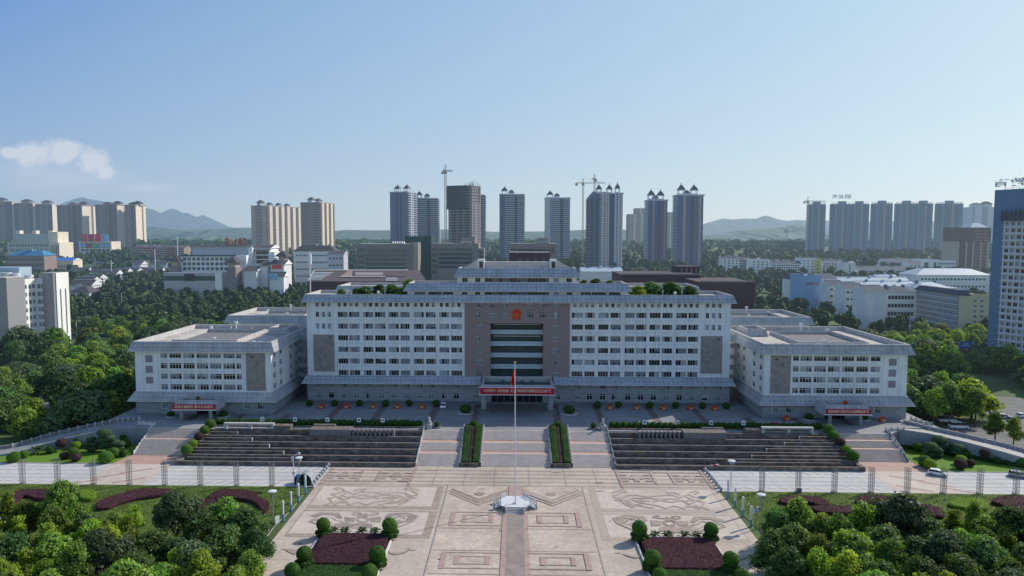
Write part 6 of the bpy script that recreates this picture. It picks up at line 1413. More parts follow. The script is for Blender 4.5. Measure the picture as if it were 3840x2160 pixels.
for x0,x1,l in ((-60,-37,'left'),(38,60,'right')):
    t=thing('roof_hedge','low yellow-green hedge edging the roof garden on the %s of the hall'%l,'hedge',(x0,YF+2,39.9)); C=[(k*1.3,.4*math.sin(k*2.1),.45,.95,.7,.45) for k in range(int((x1-x0)/1.3))]+[(k*2.4+1,5+.8*math.sin(k*1.7),.35,1.2,.9,.4) for k in range(int((x1-x0)/2.6))]
    q,c_=blob_cloud(C,22,.12,R_,(.9,1.08),0,.93); obj_mesh('foliage',cloud_mesh('foliage',q,'lime_leaf',(c_[0],c_[1],'hedge_green')),t)
    for i in range(3):
        X=x0+4+i*6.3; t=thing('roof_lamp','short white lamp post %s in the roof garden on the %s'%(['left','middle','right'][i],l),'lamp',(X,YF+4,39.9)); mb=MB(); mb.box(-.1,.1,-.1,.1,0,2.6,'steel_white'); mb.build('post',t,off='local'); mb=MB(); mb.box(-.5,.5,-.1,.1,1.7,1.85,'steel_white'); mb.build('crossbar',t,off='local')
    t=thing('roof_statue','pale stone lantern in the %s roof garden'%l,'lantern',((x0+x1)/2+3,YF+3,39.9)); mb=MB(); mb.lathe((0,0),[(.4,0),(.2,.3),(.2,1.),(.5,1.1),(.3,1.5),(.6,1.6),(.05,2.1)],'marble',10); mb.build('body',t,off='local')
# ------------------------------------------------------------------ buildings further away
KEEP=[]   # (x,y,r) areas trees avoid
def site(x0,x1,ytop,Y0,Y1,zb,name,label,cat,group=None,depth=20):
    A=D(x0,ytop,Y0); B_=D(x1,ytop,Y1); w_=math.hypot(B_[0]-A[0],B_[1]-A[1]); rz=math.atan2(B_[1]-A[1],B_[0]-A[0])
    t=thing(name,label,cat,(A[0],A[1],zb),rz,group)
    for i in range(int(w_/10)+1):
        for j in range(int(depth/10)+1):
            u,v=min(w_,i*10.),min(depth,j*10.); KEEP.append((A[0]+math.cos(rz)*u-math.sin(rz)*v,A[1]+math.sin(rz)*u+math.cos(rz)*v,7.5))
    return t,w_,A[2]-zb
def lw(parent,loc,rz,w_,h,n,mat='frame_white',nvar=5,trans=False,plain=False,glass=None):
    if plain:
        key=('plain',round(w_,2),round(h,2),glass or 'glass_dark')
        if key not in WINC:
            me=bpy.data.meshes.new('window'); me.from_pydata([(0,0,0),(w_,0,0),(w_,0,h),(0,0,h)],[],[(0,1,2,3)]); me.materials.append(MATS[glass or 'glass_dark']); WINC[key]=me
        o=bpy.data.objects.new('window',WINC[key]); COL.objects.link(o); o.parent=parent; o.location=loc; o.rotation_euler=(0,0,rz); return o
    ma,mf=window_mesh(w_,h,n,random.randrange(nvar),mat,trans=trans)
    o=bpy.data.objects.new('window',ma); COL.objects.link(o); o.parent=parent; o.location=loc; o.rotation_euler=(0,0,rz)
    f=bpy.data.objects.new('frame',mf); COL.objects.link(f); f.parent=o; return o
def face_windows(t,face,w_,d,z0,z1,rows,cols,ww,wh,plain=True,u0=None,u1=None,glass=None,budget=[0],off=.05,mat='frame_white'):
    """rows x cols windows on one face of a box w_ x d; over 100 per thing they go in one stuff part"""
    L_=w_ if face in 'fk' else d; a=u0 if u0 is not None else L_*.05; b=u1 if u1 is not None else L_*.95
    items=[]
    for r in range(rows):
        for c in range(cols):
            u=a+(b-a)*(c+.5)/cols-ww/2; z=z0+(z1-z0)*(r+.5)/rows-wh/2
            if face=='f': items.append(((u,-off,z),0))
            elif face=='r': items.append(((w_+off,u,z),math.pi/2))
            elif face=='l': items.append(((-off,d-u,z),-math.pi/2))
    have=sum(1 for c in t.children if c.name.startswith('window'))
    for loc,rz in items[:max(0,100-have)]: lw(t,loc,rz,ww,wh,2,plain=plain,glass=glass,mat=mat)
    if len(items)>100-have:
        mb=MB()
        for (x,y,z),rz in items[max(0,100-have):]:
            c,s=math.cos(rz),math.sin(rz); mb.face([(x,y,z),(x+c*ww,y+s*ww,z),(x+c*ww,y+s*ww,z+wh),(x,y,z+wh)],glass or 'glass_dark')
        o=mb.build('windows',t,off='local'); o['kind']='stuff'
def boxpart(t,name,*a,**k):
    mb=MB(); mb.box(*a,**k); return mb.build(name,t,off='local')
def gable(t,x0,x1,y0,y1,z,h,mat='roof_tile',over=.6,wall='villa_wall',along='x'):
    mb=MB(); a,b,c,d=x0-over,x1+over,y0-over,y1+over
    if along=='x':
        m=(c+d)/2; mb.face([(a,c,z),(b,c,z),(b,m,z+h),(a,m,z+h)],mat); mb.face([(b,d,z),(a,d,z),(a,m,z+h),(b,m,z+h)],mat); mb.face([(a,d,z),(a,c,z),(a,m,z+h)],wall); mb.face([(b,c,z),(b,d,z),(b,m,z+h)],wall); mb.face([(a,c,z-.01),(a,d,z-.01),(b,d,z-.01),(b,c,z-.01)],wall); mb.box(a,b,m-.2,m+.2,z+h,z+h+.35,'white_trim')
    else:
        m=(a+b)/2; mb.face([(a,d,z),(a,c,z),(m,c,z+h),(m,d,z+h)],mat); mb.face([(b,c,z),(b,d,z),(m,d,z+h),(m,c,z+h)],mat); mb.face([(a,c,z),(b,c,z),(m,c,z+h)],wall); mb.face([(b,d,z),(a,d,z),(m,d,z+h)],wall); mb.face([(a,c,z-.01),(a,d,z-.01),(b,d,z-.01),(b,c,z-.01)],wall)
    return mb.build('roof',t,off='local')
def hip(t,x0,x1,y0,y1,z,h,mat='roof_tile',over=.8,inset=.35):
    mb=MB(); a,b,c,d=x0-over,x1+over,y0-over,y1+over; k=min(b-a,d-c)*inset
    lo=[(a,c,z),(b,c,z),(b,d,z),(a,d,z)]; hi=[(a+k,c+k,z+h),(b-k,c+k,z+h),(b-k,d-k,z+h),(a+k,d-k,z+h)]; mb.ring(lo,hi,mat); mb.face(hi,mat); mb.face(lo[::-1],'white_trim'); return mb.build('roof',t,off='local')
# ---- towers
def column_face(mbs,face,w_,d,h,cols,floors,z0=0):
    """cols: (frac,type) left to right seen from outside. types w wall, W cream/light pier, b balcony stack, g glass strip, s wall with small windows"""
    L_=w_ if face=='f' else d; tot=sum(c[0] for c in cols); u=0; fh=(h-z0)/floors
    def bx(mb,u0,u1,e,za,zb,mat,e0=0):
        if face=='f': mb.box(u0,u1,-e,-e0+.02,za,zb,mat,skip='k')
        elif face=='r': mb.box(w_+e0-.02,w_+e,u0,u1,za,zb,mat)
        else: mb.box(-e,-e0+.02,d-u1,d-u0,za,zb,mat)
    for f,ty,*mt in cols:
        u1=u+L_*f/tot
        if ty=='w': mb=mbs('wall_panel'); bx(mb,u,u1,.8,z0,h,mt[0])
        elif ty=='s':
            mb=mbs('wall_panel'); bx(mb,u,u1,.8,z0,h,mt[0]); mb=mbs('window_column'); m=(u1-u)*.28
            A_,B__,e_=u+m,u1-m,.86; pos=lambda q,z:{'f':(q,-e_,z),'r':(w_+e_,q,z),'l':(-e_,d-q,z)}[face]
            lv=[z0]+[z0+k*fh+fh*t for k in range(floors) for t in (.3,.78)]+[h-.3]; n0=len(mb.v)
            for z in lv: mb.v+=[pos(A_,z),pos(B__,z)]
            for k in range(len(lv)-1): mb.f.append((n0+2*k,n0+2*k+1,n0+2*k+3,n0+2*k+2)); mb.m.append(mb.mi('tower_navy' if k%2 else mt[0]))
        elif ty=='g':
            mb=mbs('glass_strip'); bx(mb,u,u1,.3,z0,h,mt[0] if mt else 'tower_navy')
            for k in range(floors): bx(mb,u,u1,.4,z0+k*fh,z0+k*fh+.35,mt[1] if len(mt)>1 else 'tower_blue',.29)
        elif ty=='b':
            mb=mbs('balcony_stack')
            for k in range(floors): bx(mb,u+.15,u1-.15,1.5,z0+k*fh-.1,z0+k*fh+1.15,mt[0])
        u=u1
def tower(x0,x1,ytop,Y0,Y1,zb,depth,label,front,side,floors=32,core='tower_navy',top=(),cap=None,rf='tower_white',group=None,sideface='r',name='apartment_tower',side2=None,baseh=0):
    t,w_,h=site(x0,x1,ytop,Y0,Y1,zb,name,label,'tower block',group,depth)
    boxpart(t,'wall',0,w_,0,depth,0,h-.4,core,top='roof_concrete')
    def mbs_factory(): 
        lst=[]
        def f(n): m=MB(); lst.append((n,m)); return m
        return f,lst
    f,lst=mbs_factory(); column_face(f,'f',w_,depth,h,front,floors,baseh)
    if side: column_face(f,sideface,w_,depth,h,side,floors,baseh)
    if side2: column_face(f,'l' if sideface=='r' else 'r',w_,depth,h,side2,floors,baseh)
    n=0
    for nm,m in lst: m.build(nm,t,off='local')
    if cap: 
        mb=MB(); e=cap[1]; mb.box(-e,w_+e,-e,depth+e,h-.4,h+cap[2],cap[0]); mb.build('parapet',t,off='local')
    for (u,v,r,hh,kind) in top:
        X,Yc=u*w_,v*depth
        if kind=='pav':
            r*=.86; hh*=.88
            m=MB(); m.box(X-r,X+r,Yc-r,Yc+r,h,h+hh*.18,rf)
            for sx in(-1,1):
                for sy in(-1,1): m.box(X+sx*r*.85-.4,X+sx*r*.85+.4,Yc+sy*r*.85-.4,Yc+sy*r*.85+.4,h+hh*.18,h+hh*.45,rf)
            m.box(X-r*1.1,X+r*1.1,Yc-r*1.1,Yc+r*1.1,h+hh*.45,h+hh*.5,rf); m.build('roof_pavilion',t,off='local')
            m=MB(); a=[(X-r*1.15,Yc-r*1.15,h+hh*.5),(X+r*1.15,Yc-r*1.15,h+hh*.5),(X+r*1.15,Yc+r*1.15,h+hh*.5),(X-r*1.15,Yc+r*1.15,h+hh*.5)]; b=[(X+(p_[0]-X)*.45,Yc+(p_[1]-Yc)*.45,h+hh*.78) for p_ in a]; c=[(X+(p_[0]-X)*.1,Yc+(p_[1]-Yc)*.1,h+hh*.92) for p_ in a]
            m.ring(a,b,'roof_navy'); m.ring(b,c,'roof_navy'); m.face(a[::-1],rf); m.cyl((X,Yc),.9,.3,h+hh*.9,h+hh*1.1,'finial',6); m.build('pavilion_roof',t,off='local')
        elif kind=='cap':
            m=MB(); m.box(X-r,X+r,Yc-r*.7,Yc+r*.7,h,h+hh*.5,rf); m.build('roof_house',t,off='local'); m=MB(); a=[(X-r*1.2,Yc-r*.9,h+hh*.5),(X+r*1.2,Yc-r*.9,h+hh*.5),(X+r*1.2,Yc+r*.9,h+hh*.5),(X-r*1.2,Yc+r*.9,h+hh*.5)]; b=[(X+(p_[0]-X)*.3,Yc+(p_[1]-Yc)*.3,h+hh) for p_ in a]; m.ring(a,b,'roof_tile'); m.face(b,'roof_tile'); m.face(a[::-1],rf); m.build('cap_roof',t,off='local')
        elif kind=='box': boxpart(t,'roof_house',X-r,X+r,Yc-r*.6,Yc+r*.6,h,h+hh,rf)
    return t,w_,h
# centre cluster
FB_=[(1.2,'s','tower_grey'),(.7,'b','tower_white'),(1.3,'b','tower_white'),(.5,'g'),(1.,'b','tower_white'),(.5,'w','tower_grey')]
CG=None
pav2=lambda k=1:[(.18,.5,5.5*k,17*k,'pav'),(.72,.5,5.5*k,17*k,'pav')]
tower(1463,1528,722,1010,1000,16,26,'tower block with two pointed roof pavilions, leftmost of the central cluster',[(1.6,'w','tower_grey'),(.5,'g'),(.4,'w','tower_grey'),(.5,'g'),(1.3,'w','tower_grey')],[(1,'b','tower_white'),(1,'s','tower_white'),(1,'b','tower_white')],top=pav2(.8),cap=('tower_white',.8,1))
tower(1545,1642,745,1060,1060,18,24,'tower block with balcony stacks just right of the leftmost central tower',[(1.,'w','tower_white'),(.6,'b','tower_white'),(1.3,'b','tower_white'),(.5,'g'),(1.5,'b','tower_white')],[(1,'b','tower_white')],top=[(.03,.3,4,13,'pav'),(.25,.5,4.5,14,'pav'),(.55,.5,4,8,'cap')],cap=('tower_white',.8,1))
t,w_,h=tower(1682,1768,700,985,970,16,26,'unfinished tower wrapped in dark netting at the top, beside a crane',[(.5,'s','raw_concrete'),(1,'b','raw_concrete'),(.2,'w','raw_concrete'),(1,'b','raw_concrete'),(.2,'w','raw_concrete'),(1,'b','raw_concrete'),(.3,'w','raw_concrete')],[(1,'s','taupe_wall'),(1,'s','taupe_wall')],core='net_dark',floors=30)
boxpart(t,'safety_net',-2.2,w_*.8,-2.2,26,h*.72,h+1.,'net_dark')
mb=MB(); rr=random.Random(2)
for i in range(26): x=w_*.55+rr.random()*w_*.5; y=rr.random()*24-1; mb.box(x,x+.3,y,y+.3,h-22,h+3+rr.random()*5,'raw_concrete')
for k in range(6): mb.box(w_*.55,w_+1.5,-2.3,-2.,h-20+k*4,h-19.6+k*4,'raw_concrete'); mb.box(w_+1.3,w_+1.6,-2,25,h-20+k*4,h-19.6+k*4,'raw_concrete')
mb.build('scaffolding',t,off='local')
tower(1775,1818,729,1080,1080,20,22,'tower block mostly hidden behind the unfinished netted tower',[(1,'b','tower_grey'),(1,'b','tower_grey'),(1,'b','tower_white')],[(1,'b','tower_grey')])
tower(1873,1966,731,1050,1050,19,24,'slim tower block standing alone, left of the other lone slim tower',[(1.2,'s','tower_grey'),(.8,'b','tower_white'),(1.4,'b','tower_white'),(.5,'g'),(1.6,'b','tower_white')],[(1,'b','tower_white')],top=[(.2,.4,5,15,'pav'),(.48,.5,4,8,'cap')],cap=('tower_white',.6,1.5))
tower(2045,2138,744,1050,1050,19,24,'slim tower block standing alone, right of the other lone slim tower',[(1.2,'w','tower_white'),(.9,'b','tower_white'),(1.4,'b','tower_white'),(.8,'g'),(1.6,'b','tower_white')],None,top=[(.2,.4,5,14,'pav'),(.48,.5,4,8,'cap')],cap=('tower_white',.6,1.5))
t,w_,h=tower(2199,2248,745,960,935,14,26,'half finished dark tower with scaffolding, left part of the big central pair',[(1,'b','raw_concrete'),(.3,'w','tower_grey'),(1,'b','tower_grey'),(.4,'w','tower_grey'),(1,'b','tower_grey')],None,core='net_dark')
gable(t,0,w_,0,26,h,9,'roof_navy',0.,'tower_grey','y')
tower(2248,2336,726,930,930,14,26,'tall pale tower block with pink strips and three navy roof pavilions',[(.5,'b','tower_white'),(.35,'w','tower_white'),(.45,'w','tower_pink'),(.7,'s','tower_white'),(1.1,'g'),(1.,'s','tower_white'),(.35,'w','tower_pink'),(.3,'w','tower_white')],None,top=[(.02,.5,4.,15,'pav'),(.47,.5,4.2,15,'pav'),(.82,.5,3.6,17,'pav')],cap=('tower_white',1.,1.2),sideface='l',side2=None)
tower(2357,2412,802,1500,1500,30,30,'distant cream apartment tower, lower one left of the pair behind the central towers',[(1,'b','cream_wall'),(.4,'w','cream_wall'),(1,'b','cream_wall'),(.4,'w','cream_wall')],None,core='window_brown')
tower(2384,2432,780,1520,1520,30,30,'distant cream apartment tower, taller one behind the central towers',[(1,'b','cream_wall'),(.4,'w','cream_wall'),(1,'b','cream_wall'),(.5,'w','cream_wall')],None,core='window_brown')
tower(2500,2529,795,1450,1450,30,26,'distant cream apartment tower between the two navy-roofed towers on the right',[(1,'b','cream_wall'),(.5,'w','cream_wall'),(1,'b','cream_wall')],None,core='window_brown')
for x0,x1,yt,Yd,l in ((2432,2503,752,1020,'tower with two navy roof pavilions, second from the right of the central cluster'),(2541,2638,733,980,'tower with two navy roof pavilions, rightmost of the central cluster')):
    tower(x0,x1,yt,Yd,Yd,16,26,l,[(1.1,'w','tower_blue'),(.5,'w','tower_pink'),(.9,'w','tower_blue'),(.7,'g'),(.9,'s','tower_grey'),(.4,'w','tower_pink'),(.4,'w','tower_blue')],[(1,'b','tower_white'),(1,'b','tower_white')],top=[(.2,.4,5.2,19,'pav'),(.7,.4,5.2,18,'pav'),(.45,.6,4,8,'cap')],cap=('tower_white',1.4,1.4),sideface='l',side2=None)
# left brown groups
LB=[(1,'b','beige_dark'),(.4,'w','beige_dark'),(1,'b','beige_wall'),(.5,'s','beige_dark'),(1,'b','beige_dark')]
for x0,x1,yt,l in ((-60,44,757,'leftmost brown apartment tower, cut by the picture edge'),(52,122,763,'brown apartment tower, second from the left edge'),(132,194,767,'brown apartment tower, third from the left edge, beside the gap')):
    tower(x0,x1,yt,1850,1850,30,32,l,LB,[(1,'w','cream_wall')],core='window_brown',floors=32,top=[(.5,.5,11,12,'cap')],rf='beige_wall',group=None,cap=('beige_wall',1,1.5))  # cream right side: sunlight on the brown towers put into the wall colour
LS=[(.9,'s','beige_wall')]*5
for x0,x1,yt,dep,l in ((213,306,772,52,'wide brown apartment slab with a cream sunlit end, right of the gap'),(357,438,770,42,'brown apartment slab in the middle of the right-hand brown group'),(470,507,770,40,'narrow brown apartment slab with a cream end, rightmost of the brown group')):
    tower(x0,x1,yt,1480,1480,28,dep,l,[(.6,'s','beige_dark'),(.5,'w','beige_dark'),(.6,'s','beige_dark'),(.5,'b','beige_dark'),(.6,'s','beige_dark')],[(1,'w','cream_wall'),(.5,'w','cream_wall'),(.35,'b','beige_wall'),(.6,'w','cream_wall')],core='window_brown',floors=34,top=[(.35,.5,8,8,'cap'),(.8,.5,8,10,'cap')],rf='beige_wall',cap=('beige_dark',1,1.5))  # cream side columns carry the sunlit tone of the slab ends in their colour
MS=[(.5,'b','beige_dark'),(.55,'w','cream_wall')]
tower(998,1128,772,1300,1400,28,34,'long apartment slab with cream vertical fins, left of the similar narrower one',MS*6,[(1,'s','beige_wall')],core='window_brown',floors=33,top=[(.06,.5,6,11,'cap'),(.3,.5,5,8,'cap'),(.55,.5,5,8,'cap'),(.8,.5,5,8,'cap')],rf='tower_white',sideface='l',cap=('beige_dark',.6,1))
tower(1198,1253,760,1250,1300,26,38,'narrower apartment slab with cream vertical fins, right of the long one',MS*3+[(.4,'b','beige_dark')],[(1,'b','beige_wall'),(.8,'w','beige_dark'),(1,'b','beige_wall')],core='window_brown',floors=33,top=[(.1,.5,6,10,'cap'),(.55,.5,6,9,'cap')],rf='tower_white',sideface='l',cap=('beige_dark',.6,1))
# right slate group
SF=[(.6,'g','slate_glass','slate_wall'),(.3,'w','slate_wall'),(.8,'b','slate_wall'),(.25,'w','slate_strip'),(.6,'g','slate_glass','slate_wall'),(.4,'s','slate_wall')]
for x0,x1,yt,k,l in ((3031,3097,768,1,'slate blue apartment slab, leftmost of the right-hand row, beside a crane'),(3117,3260,767,2,'wide slate apartment slab, second of the right-hand row, with roof lettering'),(3271,3348,765,1,'slate apartment slab, third of the right-hand row'),(3360,3499,765,2,'wide slate apartment slab, fourth of the right-hand row'),(3512,3612,765,1,'slate apartment slab, rightmost of the right-hand row')):
    t,w_,h=tower(x0,x1,yt,1300,1300,27,4,l,SF*k,[(1,'w','slate_wall')],core='slate_glass',floors=33,top=[(.5,.5,6,6,'box')] if k==1 else [(.3,.5,6,6,'box'),(.75,.5,6,6,'box')],rf='slate_wall',sideface='l',cap=('slate_wall',.0,1.))
    mb=MB()
    for k2 in range(9):
        u=w_*(k2+.15)/9; mb.box(u,u+.6,-.5,0.3,h+1,h+2.4,'slate_wall')
    mb.box(0,w_,-.5,.3,h+2.4,h+3.,'slate_wall'); mb.build('roof_frame',t,off='local')
    if k==2 and x0<3200: text_mesh('龙宣园',8,'slate_wall','roof_lettering',t,(w_*.26,0,h+14),width=34)
t,w_,h=tower(3641,3727,776,1500,1500,30,30,'pale rounded apartment tower half hidden behind the blue office tower',[(1,'s','tower_white'),(1,'w','tower_white'),(1,'b','tower_white'),(1,'w','tower_white')],[(1,'w','tower_white')],core='tower_grey',sideface='l',top=[(.4,.5,9,9,'cap'),(.85,.5,9,12,'cap')])
t,w_,h=tower(3592,3712,856,900,900,11,30,'dark brown residential block with beige piers in front of the pale tower',[(.3,'w','beige_wall'),(1,'b','dark_brown_wall'),(.25,'w','beige_wall'),(.8,'g','dark_brown_wall','dark_brown_wall'),(.25,'w','beige_wall'),(1,'b','beige_dark'),(.25,'w','beige_wall'),(.8,'b','beige_dark'),(.3,'w','beige_wall')],[(1,'w','beige_wall')],core='dark_brown_wall',floors=15,sideface='l',cap=('dark_brown_wall',.5,1.))
boxpart(t,'upper_storeys',-1,w_+1,-1.4,29,h*.72,h+.5,'dark_brown_wall'); hip(t,w_*.45,w_*.98,3,25,h+1,6,'tower_white')
# blue office tower at the right edge
t,w_,h=site(3731,3990,713,338,312,0,'office_tower','tall blue clad office tower at the right edge with rooftop characters','office tower',None,30)
boxpart(t,'wall',0,w_,0,30,0,h,'blue_cladding',top='roof_concrete')
z1=h-14; n=20; fh=(z1-6)/n; mb=MB()
boxpart(t,'window_wall',5.1,w_,-.5,.2,5,z1+.8,'tower_white'); 
bay=(w_-5.6)/9
for k in range(n+1):
    z=6+k*fh; boxpart(t,'floor_ledge',4.9,w_+.2,-1.3,-.45,z-.35,z,'tower_white')
for k in range(n-1,-1,-1):
    for c in range(9):
        if c<5 and k>=0 and (n-k)*5-5+c<100: lw(t,(5.6+c*bay+.25,-.56,6+k*fh+.5),0,bay-.8,fh-1.3,2,'steel_grey',5)
mb=MB(); mb.box(4.6,w_,-2.,0,z1-.4,z1+4,'tower_navy'); 
for k in range(14): mb.box(5+k*1.9,5.2+k*1.9,-2.1,-1.9,z1,z1+5.2,'steel_dark')
mb.build('upper_balcony',t,off='local')
text_mesh('世纪教育',3.9,'frame_grey','roof_lettering',t,(w_*.31+4.2,1.5,h+3),width=30,mirror=True,ext=.15); 
mb=MB(); 
for k in range(10): mb.box(3.5+k*3,3.6+k*3,1.6,1.7,h,h+1.2,'steel_grey')
mb.box(3,w_,1.6,1.7,h+.6,h+.7,'steel_grey'); mb.build('sign_frame',t,off='local')
boxpart(t,'shop_sign',4.5,w_,-1.,-.3,3.4,5.6,'tower_navy'); text_mesh('世纪教育城',1.6,'ad_white','sign_lettering',t,(w_*.3,-1.05,4.5),width=11)
# yellow-cream corner block
t,w_,h=site(3598,3712,1109,430,430,0,'apartment_building','cream yellow six storey block with caged balconies on its long left side','apartment building',None,46)
boxpart(t,'wall',0,w_,0,46,0,h,'cream_yellow',top='roof_concrete')
face_windows(t,'f',w_,46,4,h-1.5,6,2,2.0,1.5,False,u0=w_*.42,u1=w_*.86); boxpart(t,'balcony_grid',-.9,-.02,.5,45.5,1,h-.6,'ac_grid')
for k in range(7):
    boxpart(t,'balcony_ledge',-1.6,-.9,.3,45.7,2.+k*3.3,2.5+k*3.3,'tower_white')
for r in range(6):
    for c in range(13): lw(t,(-.95,44.5-c*3.4,2.8+r*3.3),-math.pi/2,2.4,2.0,3,'frame_white',5,trans=True)
hip(t,-.5,6,-.2,46,h+.1,3.2,'roof_tile_blue',.8,.3); boxpart(t,'roof_parapet',6.5,w_,-.1,.3,h,h+1.,'cream_yellow'); boxpart(t,'roof_room',7,15,26,36,h,h+3,'tower_white')
for i in range(7): boxpart(t,'roof_pole',8+i*1.3,8.15+i*1.3,4,4.15,h,h+3.2,'steel_dark')
# ---- low buildings: generic
def low(x0,x1,ytop,Y,depth,label,wall,rows,cols,roof='flat',zb=None,Y1=None,rm='roof_tile_blue',ww=1.8,wh=1.6,side=None,cat='building',name='school_building',rh=3,sidemat=None,glass='curtain',group=None):
    zb=G(Y) if zb is None else zb; t,w_,h=site(x0,x1,ytop,Y,Y1 or Y,zb,name,label,cat,group,depth)
    mb=MB(); mb.box(0,w_,0,depth,0,h,wall,top='roof_concrete'); mb.build('wall',t,off='local')
    if sidemat: boxpart(t,'end_wall',w_-.02 if side!='l' else -.15,w_+.15 if side!='l' else .02,0,depth,0,h,sidemat)
    if cols: face_windows(t,'f',w_,depth,1,h-.8,rows,cols,min(ww,w_/cols*.75),wh,glass=glass if glass!='curtain' else 'glass_dark')
    if roof=='gable': gable(t,0,w_,0,depth,h,rh,rm,.5,wall)
    elif roof=='hip': hip(t,0,w_,0,depth,h,rh,rm,.8,.35)
    else:
        mb=MB(); 
        for a,b,c,d in ((0,w_,-.1,.25),(0,w_,depth-.25,depth),(-.1,.25,0,depth),(w_-.25,w_+.1,0,depth)): mb.box(a,b,c,d,h-.01,h+.9,wall)
        mb.build('parapet',t,off='local')
    rr=random.Random(int(x0)+rows)
    if roof=='flat':
        for k in range(4):
            u,v=w_*(.12+.76*rr.random()),depth*(.25+.5*rr.random()); q=.8+1.4*rr.random(); boxpart(t,'roof_unit',u-q,u+q,v-q*.7,v+q*.7,h,h+1.+1.6*rr.random(),['tower_grey','bright_white','taupe_wall'][k%3])
    elif w_>18:
        for k in range(3): u=w_*(.2+.3*k); boxpart(t,'roof_tank',u-.8,u+.8,depth*.5-.8,depth*.5+.8,h+rh*.7,h+rh+1.3,'steel_white' if k%2 else 'tower_grey')
    if rows>2 and w_>14:
        for k in range(1,rows): boxpart(t,'floor_ledge',-.15,w_+.15,-.35,.02,h*k/rows-.15,h*k/rows+.1,'white_trim')
    return t,w_,h
SD=lambda a:2700+a/2.26
SY=lambda b:660+b/2.26
SCH=[(20,165,702,900,16,'white_wall_lit',5,4,'gable','white school block, leftmost of the far school row'),(168,262,712,915,14,'tower_grey',5,6,'gable','grey recessed school block between two white stair towers'),(262,425,712,880,16,'white_wall_lit',5,4,'flat','white school block with stacked balconies left of the long classroom block'),
(427,690,742,880,16,'villa_wall',4,12,'gable','long pale classroom block with a dark tiled roof in the far school row'),(692,806,703,880,20,'white_wall_lit',5,3,'flat','tall white stair block left of the yellow strip'),(806,858,708,878,20,'school_yellow',4,1,'flat','narrow yellow painted stair tower of the school'),(862,1052,730,890,16,'villa_wall',5,7,'gable','classroom block right of the yellow tower'),
(1053,1150,740,820,18,'villa_wall',5,1,'flat','blank pale end block before the long low teaching block'),(1152,1575,790,830,18,'villa_wall',3,16,'gable','long low teaching block with grey tiled roof in the middle of the school'),(1388,1700,722,960,16,'villa_wall',3,12,'gable','far teaching block behind the white arched roofs'),(1603,1710,745,860,16,'white_wall_lit',5,3,'gable','small teaching block left of the block with teal glass'),
(1712,1845,712,880,20,'white_wall_lit',3,0,'flat','white block with a tall teal window'),(1847,2000,722,890,18,'villa_wall',3,8,'flat','pale block with arched windows left of the brown residential block'),
(1670,2287,838,640,30,'white_wall_lit',3,18,'hip','long white sports hall with a pale metal roof'),(1350,1520,866,700,20,'white_wall_lit',1,0,'gable','low hall with a glaring white roof in the school'),
(705,860,850,560,26,'school_blue',0,0,'flat','sky blue painted school block with red characters'),(622,706,880,590,24,'villa_wall',5,4,'hip','pale classroom block left of the sky blue block'),(862,990,870,566,22,'white_wall_lit',4,4,'gable','white block with red trim right of the sky blue block'),
(1005,1600,890,600,12,'metal_wall',1,0,'gable','long low metal roofed walkway hall of the school'),(920,1055,925,540,16,'white_wall_lit',4,3,'gable','white classroom wing, leftmost of the stepped blue roofed wings'),(1060,1222,948,520,16,'white_wall_lit',4,4,'gable','white classroom wing, second of the stepped blue roofed wings'),
(1180,1660,930,545,14,'metal_wall',2,10,'gable','long pale metal roofed hall behind the stepped wings'),(1238,1410,975,455,18,'white_wall_lit',6,0,'gable','blank white end block with a dark blue roof, nearest of the stepped wings'),(1412,1660,985,470,18,'white_wall_lit',4,8,'hip','classroom block with big grid windows beside the blank white end block'),(1680,1940,945,500,20,'villa_wall',2,0,'hip','block with a broad pale roof behind the cream yellow block')]
M('metal_wall',(.42,.47,.53),.6,nz=(.1,.06))
for (a,b,c,Y,dp,wl,r_,cl,rf,l) in SCH:
    t,w_,h=low(SD(a),SD(b),SY(c),Y,dp,l,wl,r_,cl,rf,rm='metal_roof' if wl=='metal_wall' or 'metal roof' in l or 'white roof' in l or 'pale roof' in l else 'roof_tile_blue',rh=5 if 'sports' in l else 3.2,ww=3.2 if 'grid' in l else 2.0,wh=2.4 if 'grid' in l else 1.5)
    if 'teal window' in l: boxpart(t,'tall_window',w_*.15,w_*.42,-.1,.1,3,h-3,'glass_teal'); boxpart(t,'tall_window',w_*.75,w_*.92,-.1,.1,3,h-3,'glass_teal')
    if 'sky blue' in l and 'painted' in l: text_mesh('百色市第一小学',2.4,'red_cloth','lettering',t,(w_*.5,-.1,h-6),width=w_*.7)
    if 'stepped' in l or 'grid' in l: boxpart(t,'cornice',-.3,w_+.3,-.35,.05,h-1.4,h-.1,'white_trim')
# taupe institutional blocks behind the hall
def glassblock(x0,x1,ytop,Y,dep,label,bands=5,towerx=None):
    t,w_,h=site(x0,x1,ytop,Y,Y,G(Y),'office_block',label,'building',None,dep)
    boxpart(t,'wall',0,w_,0,dep,0,h,'taupe_wall',top='roof_concrete')
    for k in range(bands):
        z=h-5-k*4.2; boxpart(t,'glass_band',w_*.16,w_*.86,-.35,.05,z-2.6,z,'glass_teal'); boxpart(t,'spandrel',w_*.15,w_*.87,-.7,.05,z,z+1.1,'taupe_wall')
    for c in range(3): 
        for r_ in range(5): lw(t,(w_*(.025+.04*c),-.05,h-8-r_*5.5),0,w_*.022,3.6,1,plain=True)
    for k in range(6): boxpart(t,'roof_fin',w_*(.62+.04*k),w_*(.635+.04*k),-.2,6,h,h+2.,'white_trim')
    return t,w_,h
t,w_,h=glassblock(1337,1550,914,660,30,'taupe office block with teal glass bands, left of the green netted building'); boxpart(t,'end_tower',w_*.955,w_*1.085,-2,18,0,h+1.2,'taupe_wall'); boxpart(t,'end_face',w_*1.02,w_*1.086,-2.2,-1.9,0,h+1.3,'beige_wall'); 
